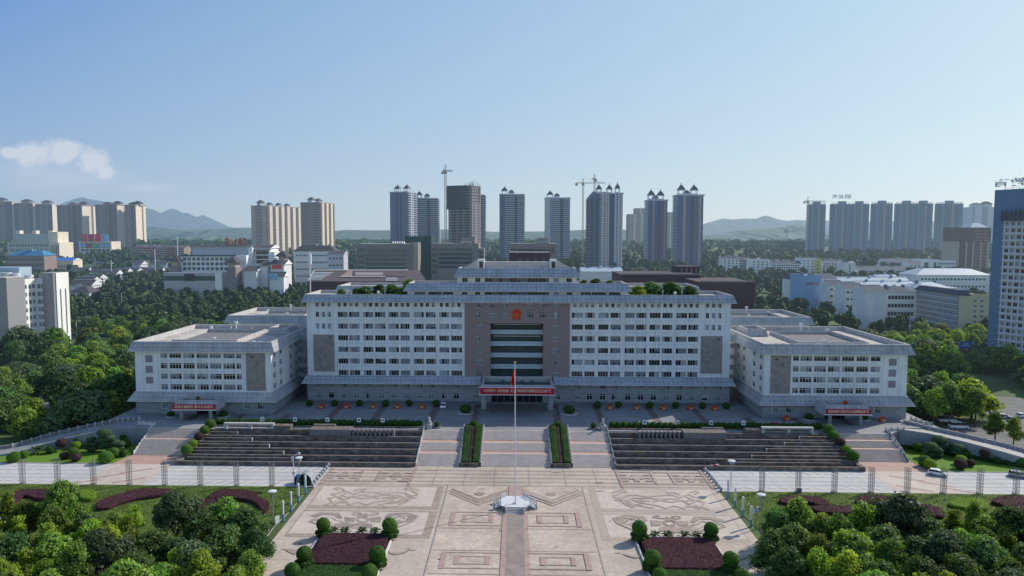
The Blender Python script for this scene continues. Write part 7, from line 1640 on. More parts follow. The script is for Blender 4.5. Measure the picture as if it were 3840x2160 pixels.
for r_ in range(9): lw(t,(w_*1.05,-2.25,h-5-r_*3.),0,.7,1.5,1,plain=True)
t,w_,h=glassblock(1617,1795,912,690,30,'taupe office block with teal glass bands, right of the green netted building'); boxpart(t,'upper_block',w_*.62,w_*.92,4,26,h,h+6,'taupe_wall'); boxpart(t,'end_tower',w_,w_*1.11,2,20,0,h-5,'taupe_wall')
for r_ in range(5): lw(t,(w_*1.03,1.95,h-10-r_*4),0,w_*.06,2.,1,plain=True,glass='glass_dark')
t,w_,h=glassblock(1913,2090,913,640,26,'taupe office block with tall windows behind the roof of the hall, right of centre',3); boxpart(t,'upper_block',w_*.6,w_*.82,4,20,h,h+5,'taupe_wall')
for k in range(9): lw(t,(w_*(.42+.06*k),-.4,h-9),0,w_*.025,5.5,1,plain=True)
t,w_,h=site(1909,2062,946,560,560,2,'auditorium','dark maroon windowless box with four faint windows behind the hall roof','building',None,20); boxpart(t,'wall',0,w_,0,20,0,h,'maroon_wall',top='roof_concrete')
for k in range(4): lw(t,(w_*(.24+.19*k),-.05,h-10),0,2.,5.5,1,plain=True,glass='tower_navy')
t,w_,h=site(1518,1617,886,720,720,7,'netted_building','unfinished building wrapped in dark green safety netting','building',None,26); boxpart(t,'wall',1,w_-1,1,25,0,h-2,'raw_concrete'); boxpart(t,'safety_net',0,w_,0,26,6,h,'net_green'); mb=MB(); rr=random.Random(4)
for i in range(24): x=rr.random()*w_; mb.box(x,x+.2,0,.2,h,h+1+rr.random()*3,'net_green')
mb.build('scaffolding',t,off='local')
# brown museum behind, left and right
def poly3(t,name,pts,mat): 
    mb=MB(); mb.face(pts,mat); return mb.build(name,t)
t=thing('museum','low dark brown museum with white skylight strips behind the left of the hall','museum',(-90,345,5))
FLp,FRp=D(1152,1055,345),D(1600,1055,345); BLp,BRp=D(1181,1014,420),D(1572,1013,420); 
poly3(t,'roof',[FLp,FRp,BRp,BLp],'museum_roof'); poly3(t,'front_wall',[(FLp[0],345,5),(FRp[0],345,5),FRp,FLp],'museum_wall'); poly3(t,'end_wall',[(BLp[0],420,5),(FLp[0],345,5),FLp,BLp],'museum_wall'); poly3(t,'end_wall',[(FRp[0],345,5),(BRp[0],420,5),BRp,FRp],'museum_wall')
def onroof(x,y,e=.25):  # point of the sloping roof seen at pixel
    r=ray(x,y); n_=(Vector(FRp)-Vector(FLp)).cross(Vector(BLp)-Vector(FLp)).normalized(); o=Vector((0,0,H)); k=(Vector(FLp)-o).dot(n_)/Vector(r).dot(n_); q=o+Vector(r)*k; return (q.x,q.y,q.z+e)
Zb=lambda a,b,e=.25:onroof(1120+a/5.855,960+b/5.855,e)
for k,(xa,xb,y0) in enumerate(((340,750,368),(322,700,398),(300,655,428),(285,605,456),(262,560,484),(245,520,512))):
    poly3(t,'skylight_strip',[Zb(xa,y0+12),Zb(xb,y0+12),Zb(xb,y0),Zb(xa,y0)],'skylight')
poly3(t,'roof_edge',[Zb(190,560,.4),Zb(215,560,.4),Zb(365,325,.4),Zb(340,325,.4)],'parapet'); poly3(t,'roof_edge',[Zb(340,332,.5),Zb(2400,332,.5),Zb(2400,318,.5),Zb(350,318,.5)],'parapet')
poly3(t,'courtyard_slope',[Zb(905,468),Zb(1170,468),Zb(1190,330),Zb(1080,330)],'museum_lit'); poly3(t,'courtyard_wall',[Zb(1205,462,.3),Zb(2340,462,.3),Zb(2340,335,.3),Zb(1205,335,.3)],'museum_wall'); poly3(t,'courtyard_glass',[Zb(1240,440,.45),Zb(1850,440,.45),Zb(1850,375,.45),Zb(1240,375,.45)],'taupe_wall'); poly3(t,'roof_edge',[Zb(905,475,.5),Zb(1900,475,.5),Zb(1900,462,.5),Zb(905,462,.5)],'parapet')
for a,b,c,d in ((1920,2160,488,500),(1910,2170,512,522),(1905,2160,536,548)): poly3(t,'skylight_strip',[Zb(a,d),Zb(b,d),Zb(b,c),Zb(a,c)],'skylight')
KEEP+= [(x,y,12) for x in range(-150,-20,14) for y in range(345,425,14)]
t=thing('museum_annex','dark brown windowless wall of the museum annex behind the right of the hall','museum',(100,350,5))
for (x0,x1,y0,Y,m_) in ((2625,2832,1058,360,'museum_wall'),(2331,2627,1030,395,'museum_wall')):
    A,B_=D(x0,y0,Y),D(x1,y0,Y); mb=MB(); mb.box(A[0],B_[0],Y,Y+40,5,A[2],m_,top='museum_roof'); mb.box(A[0],B_[0],Y-.2,Y,A[2]-.1,A[2]+.7,'brown_stone'); mb.build('wall',t); KEEP+=[(x,Y+q,10) for x in range(int(A[0]),int(B_[0])+8,8) for q in (2,14,28,40)]
A,B_=D(2548,1000,420),D(2621,1000,420); boxw=MB(); boxw.box(A[0],B_[0],420,440,20,A[2],'maroon_wall'); boxw.build('upper_wall',t)
for k in range(4): X=A[0]+(B_[0]-A[0])*(.08+.25*k); mb=MB(); mb.box(X,X+.9,419.9,420.1,A[2]-6,A[2]-.8,'brown_stone'); mb.build('wall_strip',t)
low(2182,2334,1018,480,18,'low building with a pale blue metal roof below the tall pale tower','villa_wall',1,8,'gable',rm='metal_roof',name='shed',rh=2.4)
mb=MB(); a=[P(x,y,G(900))[:2] for x,y in ((2325,1022),(2560,1022),(2545,992),(2330,990))]; 
mb=MB(); mb.face([(D(2325,0,820)[0],820,G(820)+.3),(D(2560,0,820)[0],820,G(820)+.3),(D(2560,0,960)[0],960,G(960)+.3),(D(2325,0,960)[0],960,G(960)+.3)],'rubble'); struct('building_site_ground',mb)
# white office on the left
t=thing('office_building','white stone office building at the left edge with slot windows and a curved bay','office building',(-250,360,0))
ZW=lambda a,b:(a/3.623,840+b/3.623)
def Qp(a,b,Y): x,y=ZW(a,b); return D(x,y,Y)
def wallseg(nm,a0,b0,Y0,a1,b1,Y1,mat,slots=(),wins=(),th=9.):
    A=Qp(a0,b0,Y0);B_=Qp(a1,b1,Y1); U=Vector((B_[0]-A[0],B_[1]-A[1],0)); L_=U.length; U.normalize(); zt=(A[2]+B_[2])/2
    mb=MB(); ops=[(L_*s0,L_*s1,z0,zt-dz) for s0,s1,dz,z0 in slots]+list(wins and [(L_*s0,L_*s1,zt-dz1,zt-dz0) for s0,s1,dz0,dz1 in wins])
    facade(mb,A,(U.x,U.y),L_,0,zt,ops,mat,.4); n_=Vector((-U.y,U.x)); q=[(A[0],A[1]),(B_[0],B_[1]),(B_[0]+n_.x*th,B_[1]+n_.y*th),(A[0]+n_.x*th,A[1]+n_.y*th)]
    mb.face([(q[1][0],q[1][1],0),(q[2][0],q[2][1],0),(q[2][0],q[2][1],zt),(q[1][0],q[1][1],zt)],mat); mb.face([(q[3][0],q[3][1],0),(q[0][0],q[0][1],0),(q[0][0],q[0][1],zt),(q[3][0],q[3][1],zt)],'office_stone_shaded'); mb.face([(x,y,zt) for x,y in q],'roof_concrete')
    mb.face([(A[0]+n_.x*.41,A[1]+n_.y*.41,0),(B_[0]+n_.x*.41,B_[1]+n_.y*.41,0),(B_[0]+n_.x*.41,B_[1]+n_.y*.41,zt-.2),(A[0]+n_.x*.41,A[1]+n_.y*.41,zt-.2)],'glass_dark')
    mb.build(nm,t); rz=math.atan2(U.y,U.x)
    for s0,s1,dz0,dz1 in wins: put_window(t,(A[0]+U.x*L_*s0+n_.x*.2,A[1]+U.y*L_*s0+n_.y*.2,zt-dz1),rz,L_*(s1-s0),dz1-dz0,2,'frame_white',trans=True)
    return A,B_,zt
def cX(a0,Y0,a1):
    r0=ray(a0/3.623,1000);r1=ray(a1/3.623,1000); return Y0*(r0[0]/r0[1])/(r1[0]/r1[1])
Ya=cX(82,350,305); Yb=cX(305,Ya,490)
wallseg('left_block',82,722,350,305,715,Ya,'office_stone',slots=((.34,.46,6.,8.),(.70,.82,6.,8.)))
wallseg('side_wall',-60,735,352,82,722,350,'office_stone_shaded',th=10)
wn=[]
for k in range(6): wn+=[(.08,.28,4.15*k+3.,4.15*k+5.2),(.40,.60,4.15*k+3.,4.15*k+5.2),(.68,.88,4.15*k+3.,4.15*k+5.2)]
wallseg('window_bay',305,745,Ya,490,745,Yb,'office_stone',wins=wn)
wn=[(a,b,4.15*k+3.,4.15*k+5.6) for k in range(6) for a,b in ((.12,.5),(.58,.95))]
wallseg('window_bay',490,738,Yb,595,735,Yb+1.5,'office_stone',wins=wn)
pr=None
for k in range(5):
    f=k/4; a_=592+166*f; Yk=Yb+1.5-2.2*math.sin(f*math.pi)
    if pr: wallseg('curved_bay',pr[0],662,pr[1],a_,662,Yk,'office_stone_shaded',th=6)
    pr=(a_,Yk)
wallseg('right_block',758,660,Yb+1.2,928,655,cX(758,Yb+1.2,928),'office_stone',slots=((.26,.36,9.,6.),(.66,.76,9.,6.)))
for a_,b_,m_ in ((20,660,'steel_white'),(100,660,'white_trim'),(215,668,'steel_white'),(390,690,'white_trim')):
    q=Qp(a_,b_,372); mb=MB(); mb.cyl((q[0],q[1]),2.2,2.2,q[2]-5,q[2],m_,12); mb.build('roof_tank',t)
q=Qp(60,590,376); mb=MB(); mb.box(q[0]-18,q[0]+8,376,386,q[2]-8,q[2],'spandrel_blue'); mb.build('roof_hall',t)
KEEP+=[(x,y,12) for x in range(-275,-205,10) for y in range(352,400,10)]
# ---- hotel with stepped white gables
A_p=lambda a,b:(a/2.337,600+b/2.337)
def hsite(a0,a1,b,Y,nm,lab,dep): x0,y=A_p(a0,b); x1,_=A_p(a1,b); return site(x0,x1,y,Y,Y,G(Y),nm,lab,'hotel',None,dep)
t,w_,h=hsite(1572,2065,838,640,'hotel','large white hotel with blue windows, stepped gables and red rooftop characters',34)
boxpart(t,'wall',0,w_,0,34,0,h,'white_wall_lit',top='roof_concrete'); face_windows(t,'f',w_,34,h-14.2,h-.9,3,11,3.0,2.7,True,glass='glass_teal'); boxpart(t,'cornice',-.5,w_+.5,-.6,.1,h-.6,h+.6,'roof_tile')
k=w_/493.
def hx(a): return (a-1572)*k
def hzt(b): return h-(b-838)*k*1.0
boxpart(t,'upper_wall',hx(1625),hx(2155),14,34,h,hzt(762),'metal_wall'); hip(t,hx(1620),hx(2150),12,36,hzt(762),1.6,'roof_tile',.8,.2)
boxpart(t,'podium',hx(1505),hx(1950),-16,-.02,0,hzt(978),'parapet'); boxpart(t,'podium_glass',hx(1510),hx(1945),-16.2,-16.0,hzt(1045),hzt(1005),'glass_teal'); boxpart(t,'screen',hx(1683),hx(1768),-16.5,-16.21,hzt(1048),hzt(988),'dark_gap')
boxpart(t,'white_tower',hx(1948),hx(2005),-17,-4,0,hzt(975),'bright_white'); boxpart(t,'white_gable',hx(2066),hx(2150),2,30,0,hzt(835),'bright_white'); boxpart(t,'white_gable',hx(2140),hx(2175),10,34,0,hzt(775),'white_wall_lit')
for i,(a0,a1,b0,b1,y0) in enumerate(((2175,2312,775,900,16),(2312,2365,808,905,12))): 
    boxpart(t,'wing',hx(a0),hx(a1),y0,y0+24,0,hzt(b0),'bright_white')
    if i==0:
        for r_ in range(3):
            for c in range(7): lw(t,(hx(2190+c*16),y0-.1,hzt(808+r_*40)-2.4),0,1.6,3.2,1,plain=True)
        boxpart(t,'eave',hx(a0)-1,hx(a1)+1,y0-3,y0+1,hzt(795),hzt(788),'roof_tile')
gable(t,hx(2168),hx(2315),16,40,hzt(775),3,'roof_tile',1.2,'bright_white')
for (a0,a1,b0,y0,d_) in ((2175,2285,965,-12,22),(2290,2350,930,-4,20),(2375,2490,915,-2,22),(2410,2530,1010,-16,12)):
    boxpart(t,'side_building',hx(a0),hx(a1),y0,y0+d_,0,hzt(b0),'villa_wall'); gable(t,hx(a0),hx(a1),y0,y0+d_,hzt(b0),4,'roof_tile',1.,'bright_white')
for a0,b0,y0 in ((2055,930,-18),(1510,925,-6),(2405,885,6)):
    boxpart(t,'pagoda_tower',hx(a0),hx(a0+75),y0,y0+14,0,hzt(b0),'brown_stone' if a0<2400 else 'villa_wall'); hip(t,hx(a0),hx(a0+75),y0,y0+14,hzt(b0)+4,5,'roof_tile',2.,.42); boxpart(t,'pagoda_loggia',hx(a0)+1.,hx(a0+75)-1.,y0+1,y0+13,hzt(b0),hzt(b0)+4,'beige_wall')
boxpart(t,'billboard',hx(2392),hx(2470),-3,-2.4,hzt(950),hzt(918),'ad_red'); boxpart(t,'billboard',hx(2408),hx(2475),-17.4,-16.8,hzt(1030),hzt(985),'ad_blue')
text_mesh('凯山大酒店',9.5,'brick_red','roof_lettering',t,(hx(1995),20,hzt(728)),width=hx(2095)-hx(1905),ext=.3)
mb=MB()
for c in range(12): x=hx(1840+c*24); mb.box(x,x+.4,21,21.4,hzt(762),hzt(715),'steel_dark')
mb.build('sign_frame',t,off='local')
# ---- left distance
t,w_,h=low(*[A_p(a,0)[0] for a in (62,440)],A_p(0,722)[1],1050,34,'pale green five storey hospital block with rooftop rooms','pale_mint',4,13,name='office_block',ww=2.4,wh=3.4); boxpart(t,'lit_end',w_,w_+15,-2,32,0,h,'cream_wall'); boxpart(t,'upper_block',w_*.12,w_*.9,8,32,h,h+13,'pale_mint'); boxpart(t,'upper_end',w_*.9,w_+8,6,32,h,h+16,'cream_wall')  # cream right end boxes have the sunlit tone put into their colour
for k in range(3): boxpart(t,'roof_room',w_*(.1+.38*k),w_*(.2+.38*k),10,18,h+13,h+18,'cream_wall')
for k in range(5): lw(t,(w_+2+k*2.6,-2.1,4),0,1.3,h-8,1,plain=True)
t,w_,h=low(*[A_p(a,0)[0] for a in (72,385)],A_p(0,838)[1],860,24,'low building with a turquoise hipped roof and a satellite dish','beige_dark',3,12,'hip',rm='blue_roof',name='office_block',rh=6); mb=MB(); mb.lathe((w_*.62,10),[(.4,h+5),(.5,h+8),(4,h+11),(4.2,h+11.2),(.4,h+9)],'tower_white',16); mb.build('satellite_dish',t,off='local')
low(*[A_p(a,0)[0] for a in (415,640)],A_p(0,880)[1],900,20,'low shed with a bright blue roof','cream_wall',1,8,'gable',rm='blue_bright',name='shed',rh=3) if 'blue_bright' in MATS else (M('blue_bright',(.03,.16,.55),.6),low(*[A_p(a,0)[0] for a in (415,640)],A_p(0,880)[1],900,20,'low shed with a bright blue roof','cream_wall',1,8,'gable',rm='blue_bright',name='shed',rh=3))
t,w_,h=low(*[A_p(a,0)[0] for a in (692,975)],A_p(0,718)[1],1250,30,'cream commercial building covered with advertising panels, red billboards on its roof','cream_wall',4,7,name='shopping_building',ww=6,wh=4.2)
for k,m_ in enumerate(('ad_red','ad_dark_red','ad_red','ad_blue')): boxpart(t,'billboard',w_*(.08+.21*k),w_*(.275+.21*k),-1,0,h+.5,h+14,m_)
for k,m_ in enumerate(('ad_blue','ad_dark_red','ad_green','ad_blue','ad_blue')): boxpart(t,'wall_advert',w_*(.03+.2*k),w_*(.18+.2*k),-.5,-.2,h-10,h-3,m_)
for k in (0,3,4): boxpart(t,'wall_advert',w_*(.03+.2*k),w_*(.18+.2*k),-.5,-.2,h-26,h-18,'ad_white')
t,w_,h=low(*[A_p(a,0)[0] for a in (545,690)],A_p(0,728)[1],1270,30,'grey commercial building with one big dark red advert','tower_grey',3,0,name='shopping_building'); boxpart(t,'wall_advert',w_*.35,w_*.82,-.6,-.1,h-32,h-2,'ad_dark_red')
for i,(a0,a1,b,l) in enumerate(((1168,1262,762,'leftmost grey red brick apartment row behind the hotel'),(1268,1372,765,'second red brick apartment row behind the hotel'),(1378,1455,768,'third red brick apartment row behind the hotel, sunlit end'),(1460,1530,766,'fourth red brick apartment row behind the hotel'),(1535,1612,770,'rightmost red brick apartment row behind the hotel'))):
    t,w_,h=low(*[A_p(a,0)[0] for a in (a0,a1)],A_p(0,b)[1],1150,26,l,'beige_dark' if i%2==0 else 'brick_red',5,6,'gable',name='apartment_building',rm='roof_tile',ww=2.4,wh=1.8)
t,w_,h=low(1100+0/2.337,1100+365/2.337,600+800/2.337,720,20,'white apartment row with grey roofs below the twin slab towers','villa_wall',5,14,'hip',name='apartment_building',rm='roof_tile',rh=6); 
t2,w2,h2=low(1100+300/2.337,1100+440/2.337,600+825/2.337,690,18,'white apartment block with a sunlit gable, right end of the row below the slab towers','tower_white',5,4,'gable',name='apartment_building',rm='roof_tile',rh=3)
# villas
def villa(x,y,Y,w_,d,h,label,rz=0,group='grey roofed villas left of the hotel'):
    p=D(x,y,Y); zb=G(Y); t=thing('villa',label,'house',(p[0],Y,zb),rz,group); h=max(5.,p[2]-zb-4.6)
    boxpart(t,'wall',0,w_,0,d,0,h,'villa_wall',top='villa_wall'); gable(t,0,w_,0,d,h,4.8,'roof_tile',1.,'villa_wall')
    boxpart(t,'porch',w_*.3,w_*.68,-2.2,-.02,0,h-.4,'tower_white'); gable(t,w_*.3,w_*.68,-2.2,3,h-.4,2.2,'roof_tile',.4,'tower_white','y')
    for r_ in range(2):
        for c in (0.05,.74): lw(t,(w_*c,-.06,1.5+r_*3.4),0,2.2,1.7,2)
        lw(t,(w_*.4,-2.26,1.5+r_*3.4),0,2.4,1.8,2)
    KEEP.append((p[0]+w_/2,Y+d/2,w_*.75)); return t
VL=[(262,1052,620,16),(330,1012,805,17),(372,1014,795,16),(415,1008,825,16),(455,1006,840,16),(497,1004,850,16),(540,1006,835,17),(585,1006,840,18),(300,1000,865,18),(258,1008,845,18),(350,995,935,20),(470,980,965,20),(560,990,965,22),(625,985,985,22),(310,1030,745,15),(275,1040,660,15)]
od=['nearest, beside the white office','row of white gables, first from the left','row of white gables, second','row of white gables, third','row of white gables, fourth','row of white gables, fifth','row of white gables, sixth','nearest the hotel in the front row','behind the first white gables','at the left, half hidden by the white office','long back row, left','long back row with a lantern roof','long back row, right','right behind the hotel pavilion','small roof below the gable row','second small roof above the white office']
for (x,y,Y,w_),l in zip(VL,od): villa(x,y,Y,w_+3,15,8,'grey roofed villa, '+l,.06*((x%5)-2))
t,w_,h=low(258,334,1098,575,18,'grey roofed restaurant with a red sign right of the white office','tower_white',3,3,'hip',name='restaurant',rm='roof_tile',rh=4.5,ww=3.4,wh=2.4,cat='restaurant'); boxpart(t,'red_sign',w_*.3,w_*.75,-.5,-.1,h-9.5,h-8,'red_cloth')
p=P(385,1165); t=thing('kiosk','pale boxy kiosk among the trees right of the restaurant','kiosk',p); boxpart(t,'wall',-2.2,2.2,-2,2,0,3.6,'office_stone'); boxpart(t,'roof',-2.5,2.5,-2.3,2.3,3.6,3.9,'parapet'); KEEP.append((p[0],p[1]-4,7))
p0=P(475,1178);p1=P(575,1178); t=thing('swag_fence','grey white bridge rail with tent-like swags between the trees','fence',p0); n=5; KEEP+=[(p0[0]+(p1[0]-p0[0])*i/4,p0[1]-7,6) for i in range(5)]
for i in range(n): 
    x=p0[0]+(p1[0]-p0[0])*i/n; dx=(p1[0]-p0[0])/n; mb=MB(); prev=None
    for k in range(9): f=k/8; z=1.6+3.2*(abs(f-.5)*-2+1)**2; cur=(x+dx*f,p0[1],z); 
    for k in range(8):
        f,g=k/8,(k+1)/8; za,zb_=1.6+3.4*(1-abs(f-.5)*2)**2,1.6+3.4*(1-abs(g-.5)*2)**2; mb.face([(x+dx*f,p0[1],.3),(x+dx*g,p0[1],.3),(x+dx*g,p0[1],zb_),(x+dx*f,p0[1],za)],'weathered_marble')
    mb.build('swag',t); mb=MB(); mb.box(x-.4,x+.4,p0[1]-.4,p0[1]+.4,0,4.6,'marble'); mb.build('post',t)
# red fence and poles beside the left road
t=thing('brick_fence','red brick fence with pale posts along the road at the left edge','fence',P(0,1330)); a,b=P(10,1305),P(215,1245)
for i in range(14):
    q=Vector(a).lerp(Vector(b),i/14); r_=Vector(a).lerp(Vector(b),(i+.9)/14); mb=MB(); mb.bar((q.x,q.y,1.1),(r_.x,r_.y,1.1),.9,'brick_red'); mb.build('panel',t); mb=MB(); mb.box(q.x-.5,q.x+.3,q.y-.3,q.y+.3,0,2.6,'parapet'); mb.build('post',t)
def lamp(x,yb,yt,label,mat='steel_white',arms=1,zb=0.):
    p=P(x,yb,zb); top=D(x,yt,p[1]); hh=top[2]-zb; t=thing('street_lamp',label,'street lamp',p,0,None); mb=MB(); mb.bar((0,0,0),(0,0,hh),.16,mat,6); mb.build('pole',t,off='local')
    for s in ([1] if arms==1 else [-1,1]): mb=MB(); mb.bar((0,0,hh-.3),(s*2.2,0,hh+.3),.09,mat); mb.box(s*1.6-.5,s*1.6+.9,-.2,.2,hh+.15,hh+.4,mat); mb.build('arm',t,off='local')
    return t
for a in ((22,1500,1424,'white street lamp with a square head at the left edge','steel_white',1),(135,1302,1240,'street lamp with a yellowish post beside the pale left road','cream_wall',1),(288,1262,1205,'thin street lamp among trees right of the left road','cream_wall',1),(457,1165,1098,'street lamp rising in front of the dark trees left of centre','steel_white',1),(668,1150,1095,'thin pole among trees above the rear left wing roof','steel_grey',1),
 (3285,1228,1128,'tall white lamp pole in front of the white school block','steel_white',1),(3412,1265,1205,'street lamp with a curved arm above the right trees','steel_grey',1),(3560,1370,1286,'street lamp left of the blue direction sign','steel_grey',1),(3705,1375,1288,'street lamp with two arms right of the blue direction sign','steel_grey',2),(3830,1420,1322,'street lamp at the right picture edge','steel_grey',1),(3685,1365,1318,'shorter street lamp right of the blue direction sign','steel_grey',1)): lamp(*a)
p=P(1163,1042,8.); top=D(1160,944,p[1]*.0+330); t=thing('mast','tall pale telecom mast beside the left end of the museum','mast',(D(1163,1042,335)[0],335,5)); zt=D(1160,944,335)[2]-5; mb=MB(); mb.bar((0,0,0),(0,0,zt),.28,'steel_white',8); mb.build('pole',t,off='local'); mb=MB(); mb.box(-.7,.7,-.7,.7,zt-6,zt-1,'steel_white'); mb.build('antenna',t,off='local')
for (x,yb,yt,l) in ((416,1010,975,'pale pylon behind the villas'),(580,980,935,'white pylon left of the hotel'),(664,940,885,'thin far mast above the hotel')):
    Yd=800; q=D(x,yt,Yd); t=thing('mast',l,'mast',(q[0],Yd,G(Yd))); mb=MB(); mb.bar((0,0,0),(0,0,q[2]-G(Yd)),.45,'steel_white',6); mb.build('pole',t,off='local')
# direction sign
p=P(3648,1330); t=thing('direction_sign','blue road direction sign with white lettering over the right road','sign',p); hh=D(3648,1280,p[1])[2]; mb=MB(); mb.bar((0,0,0),(0,0,hh),.14,'steel_white',6); mb.bar((0,0,hh-.6),(-3.6,0,hh-.6),.1,'steel_white'); mb.build('pole',t,off='local')
mb=MB(); wsg=42*p[1]/2650; mb.box(-wsg-.9,-.9,-.2,-.1,hh-wsg*.62,hh,'sign_blue'); mb.build('board',t,off='local'); text_mesh('百色\n城东大道',wsg*.17,'ad_white','lettering',t,(-wsg/2-.9,-.22,hh-wsg*.31),width=wsg*.75)
KEEP.append((p[0]-1,p[1]-6,8))
# cranes
def crane(x,yt,Y,jib,label,yb=None,cj=-1,s=1.):
    q=D(x,yt,Y); zb=G(Y); hh=q[2]-zb; t=thing('tower_crane',label,'crane',(q[0],Y,zb)); mb=MB(); r_=.9*s
    for sx in(-1,1):
        for sy in(-1,1): mb.bar((sx*r_,sy*r_,0),(sx*r_,sy*r_,hh-9*s),.22*s,'crane_paint')
    n=int((hh-9*s)/3)
    for k in range(n): mb.bar((-r_,-r_,k*3),(r_,-r_,k*3+3),.16*s,'crane_paint'); mb.bar((r_,r_,k*3),(-r_,r_,k*3+3),.16*s,'crane_paint')
    mb.build('mast',t,off='local'); z=hh-9*s
    mb=MB(); mb.box(-1.6*s,1.6*s,-1.5,1.5,z-1,z+2.5*s,'crane_paint'); mb.build('cab',t,off='local')
    mb=MB(); mb.bar((0,0,z+2),(0,0,hh),.5*s,'crane_paint'); mb.build('apex',t,off='local')
    for L_,nm in ((jib,'jib'),(cj*abs(jib)*.35,'counter_jib')):
        mb=MB(); d=Vector((math.cos(.9),-math.sin(.9),0))*L_ if False else Vector((L_*.8,-abs(L_)*.6,0))
        for o_ in (0,1.6*s): mb.bar((0,0,z+2+o_),(d.x,d.y,z+2+o_*.4-.04*abs(L_)*(nm=='jib')),.25*s,'crane_paint')
        for k in range(8): f=k/8; mb.bar((d.x*f,d.y*f,z+2),(d.x*(f+.06),d.y*(f+.06),z+3.4*s),.14*s,'crane_paint')
        mb.bar((0,0,hh),(d.x*.7,d.y*.7,z+2.6),.1*s,'crane_paint'); mb.build(nm,t,off='local')
    mb=MB(); mb.box(cj*abs(jib)*.28-1.5,cj*abs(jib)*.28+1.5,-abs(jib)*.21-1,-abs(jib)*.21+1,z-1.5,z+1.8,'crane_paint'); mb.build('counterweight',t,off='local')
crane(1670,616,950,13,'tower crane left of the netted unfinished tower',s=1.3)
crane(2187,668,960,34,'tower crane with a long jib at the left of the tall pale tower')
crane(2230,652,960,-5,'shorter-jibbed crane rising behind the tall pale tower',cj=1)
crane(3030,737,1260,30,'small tower crane beside the leftmost slate slab',s=1.2)
crane(2951,850,1450,22,'distant crane over the dark green netted block',s=1.2)
t,w_,h=site(2944,3017,905,1350,1350,30,'netted_building','distant block wrapped in dark green netting left of the slate slabs','building',None,26); boxpart(t,'safety_net',0,w_,0,26,-10,h,'net_green')
# ------------------------------------------------------------------ trees beyond the foreground
def free(x,y,d):
    for a,b,r in KEEP:
        if (x-a)**2+(y-b)**2<r*r: return False
    return True
ROADS=[([(-420,250),(-250,300),(-190,330),(-150,380),(-60,430),(60,440),(200,430),(330,360),(500,260)],9),([(-215,195),(-175,230),(-160,262)],10),([(150,180),(165,225),(178,262),(200,300)],12),([(140,205),(230,235)],12),([(-290,172),(-200,186),(-140,184)],7),([(-260,215),(-180,224),(-135,232)],6),([P(-60,1345)[:2],P(215,1266)[:2]],15)]
def onroad(x,y):
    for pts,r in ROADS:
        for a,b in zip(pts,pts[1:]):
            dx,dy=b[0]-a[0],b[1]-a[1]; f=max(0,min(1,((x-a[0])*dx+(y-a[1])*dy)/(dx*dx+dy*dy))); 
            if (x-a[0]-dx*f)**2+(y-a[1]-dy*f)**2<r*r: return True
    return False
def proj(x,y,z):
    z-=H; dr=x*ca+y*sa; df=-x*sa*cp+y*ca*cp-z*sp; dd=x*sa*sp-y*ca*sp-z*cp; return CX+F*dr/df,CY+F*dd/df
WINDOWS_=[(-50,1303,165,1350,P(60,1300)[1]-25),(375,1155,402,1174,P(385,1165)[1]),(480,1158,572,1180,P(520,1178)[1]),(3597,1278,3650,1312,P(3648,1330)[1]),(188,1496,205,1508,P(196,1503)[1]),(145,1538,160,1552,P(152,1548)[1])]
def blocks(x,y,h):
    u,v=proj(x,y,h); ub,vb=proj(x,y,h*.3); w_=2.6*2650/y
    return any(y<Y and u+w_>a and u-w_<c and v<d and vb>b for a,b,c,d,Y in WINDOWS_)
r=random.Random(21); ntr=0
def region(poly,n,dmin,hr,label,group,tries=5000):
    global ntr
    xs=[p_[0] for p_ in poly]; ys_=[p_[1] for p_ in poly]; k=0
    for _ in range(tries):
        if k>=n: break
        x=r.uniform(min(xs),max(xs)); y=r.uniform(min(ys_),max(ys_)); h=r.uniform(*hr)
        if not inpoly(x,y,poly) or not inview(x,y,h+2) or onroad(x,y) or not free(x,y,5) or not clear(x,y,dmin*(h/10)) or blocks(x,y,h): continue
        tree(x,y,0,h,r.randrange(8),False,label,group,1.12); k+=1; ntr+=1
for (x,y,h,v) in ((3510,1590,13,0),(3555,1585,13,1),(3650,1600,12.5,0),(3730,1655,9,3),(3800,1672,8.5,3)):
    p=P(x,y); tree(p[0],p[1],0,h,v,True,'tree standing on the grass by the right parking lot','trees by the right parking lot',.9)
for (x,y,h,v) in ((300,1590,14,1),(385,1570,15,1),(450,1565,14,1),(95,1640,9,0)):
    p=P(x,y); tree(p[0],p[1],0,h,v,False,'large dark tree beside the left office wing','large dark trees beside the left wing',1.15)
for i,(x,y,h,v) in enumerate(((-262,334,15,1),(-252,326,17,3),(-243,337,14,0),(-236,328,17,5),(-227,338,16,1),(-219,330,15,3),(-211,340,15,0),(-203,331,14,1),(-248,312,14,5),(-230,314,13,1),(-214,318,13,7),(-198,345,14,4))):
    tree(x,y,0,h,v,False,'tall tree directly in front of the white office at the left edge','tall trees in front of the white office',1.0)
region([(-127,206),(-250,206),(-290,330),(-127,330)],95,6.6,(9,13.5),'broadleaf tree in the wood left of the left wing','wood left of the left wing')
region([(126,228),(175,222),(230,330),(126,330)],48,6.6,(10,14),'broadleaf tree in the wood right of the right wing','wood right of the right wing')
region([(196,200),(330,215),(330,330),(198,330)],62,6.6,(9,13),'broadleaf tree in the wood at the right picture edge','wood at the right picture edge')
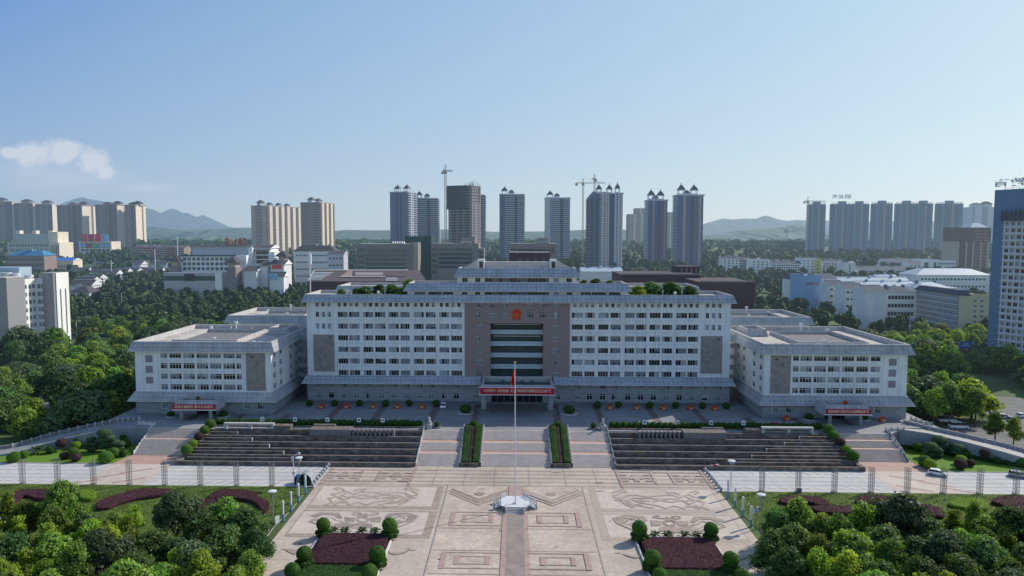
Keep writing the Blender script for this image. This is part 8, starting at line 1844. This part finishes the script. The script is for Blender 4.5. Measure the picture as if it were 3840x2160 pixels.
region([(-122,322),(-60,322),(-60,345),(-105,345),(-130,420),(-300,420),(-300,331),(-127,331)],60,7.8,(9.5,14),'broadleaf tree in the wood behind the left wings','wood behind the left wings')
region([(70,322),(300,331),(330,420),(75,345)],52,7.8,(10,14.5),'broadleaf tree in the wood behind the right wings','wood behind the right wings')
print('front trees',nfront,'others',ntr)
# farther woods read as one mass
def woods(name,boxes,size,n,leafn,hr,seed):
    rg=np.random.default_rng(seed); Q=[]; S=[]
    for (x0,x1,y0,y1,m) in boxes:
        c=0; t_=0
        while c<m and t_<m*12:
            t_+=1; y=y0+(y1-y0)*rg.random(); k=y/y0; x=x0+(x1-x0)*rg.random(); x*= (y/((y0+y1)/2))
            h=hr[0]+(hr[1]-hr[0])*rg.random()
            if not inview(x,y,h+3) or onroad(x,y) or not free(x,y,4): continue
            c+=1; R0=h*.42*(.8+.5*rg.random()); n_=leafn; d=rg.normal(0,1,(n_,3)); d/=np.linalg.norm(d,axis=1)[:,None]; d[:,2]=np.abs(d[:,2])*1.0-.25
            C=d*np.array([R0,R0,h*.5])*(.75+.35*rg.random((n_,1)))+np.array([x,y,G(y)+h*.55]); Q.append(leaf_quads(C,d,size*h/11,rg))
            v,f=sphere((x,y,G(y)+h*.5),(R0*.8,R0*.8,h*.42),7,4,.25,rg); S.append((v,f))
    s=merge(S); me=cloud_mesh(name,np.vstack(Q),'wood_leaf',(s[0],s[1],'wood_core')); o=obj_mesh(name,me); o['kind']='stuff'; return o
M('wood_leaf',(.060,.115,.022),.8,nz=(.02,.35),nz2=(.3,.4),voro=(.09,.35)); M('wood_core',(.015,.028,.010),.9)  # wood_core: dark blobs, shade inside the far crowns put into the colour
woods('woodland',[(-330,-60,421,560,260),(60,420,421,560,170)],1.1,0,42,(8,13),1)
woods('woodland',[(-600,-100,560,900,700),(80,640,560,900,620),(-100,80,700,900,60)],1.25,0,26,(8,13),2)
woods('distant_woodland',[(-1000,950,900,1350,1300)],1.7,0,18,(9,15),3)
woods('distant_woodland',[(-1700,1700,1350,2600,1500)],3.4,0,14,(12,22),4)
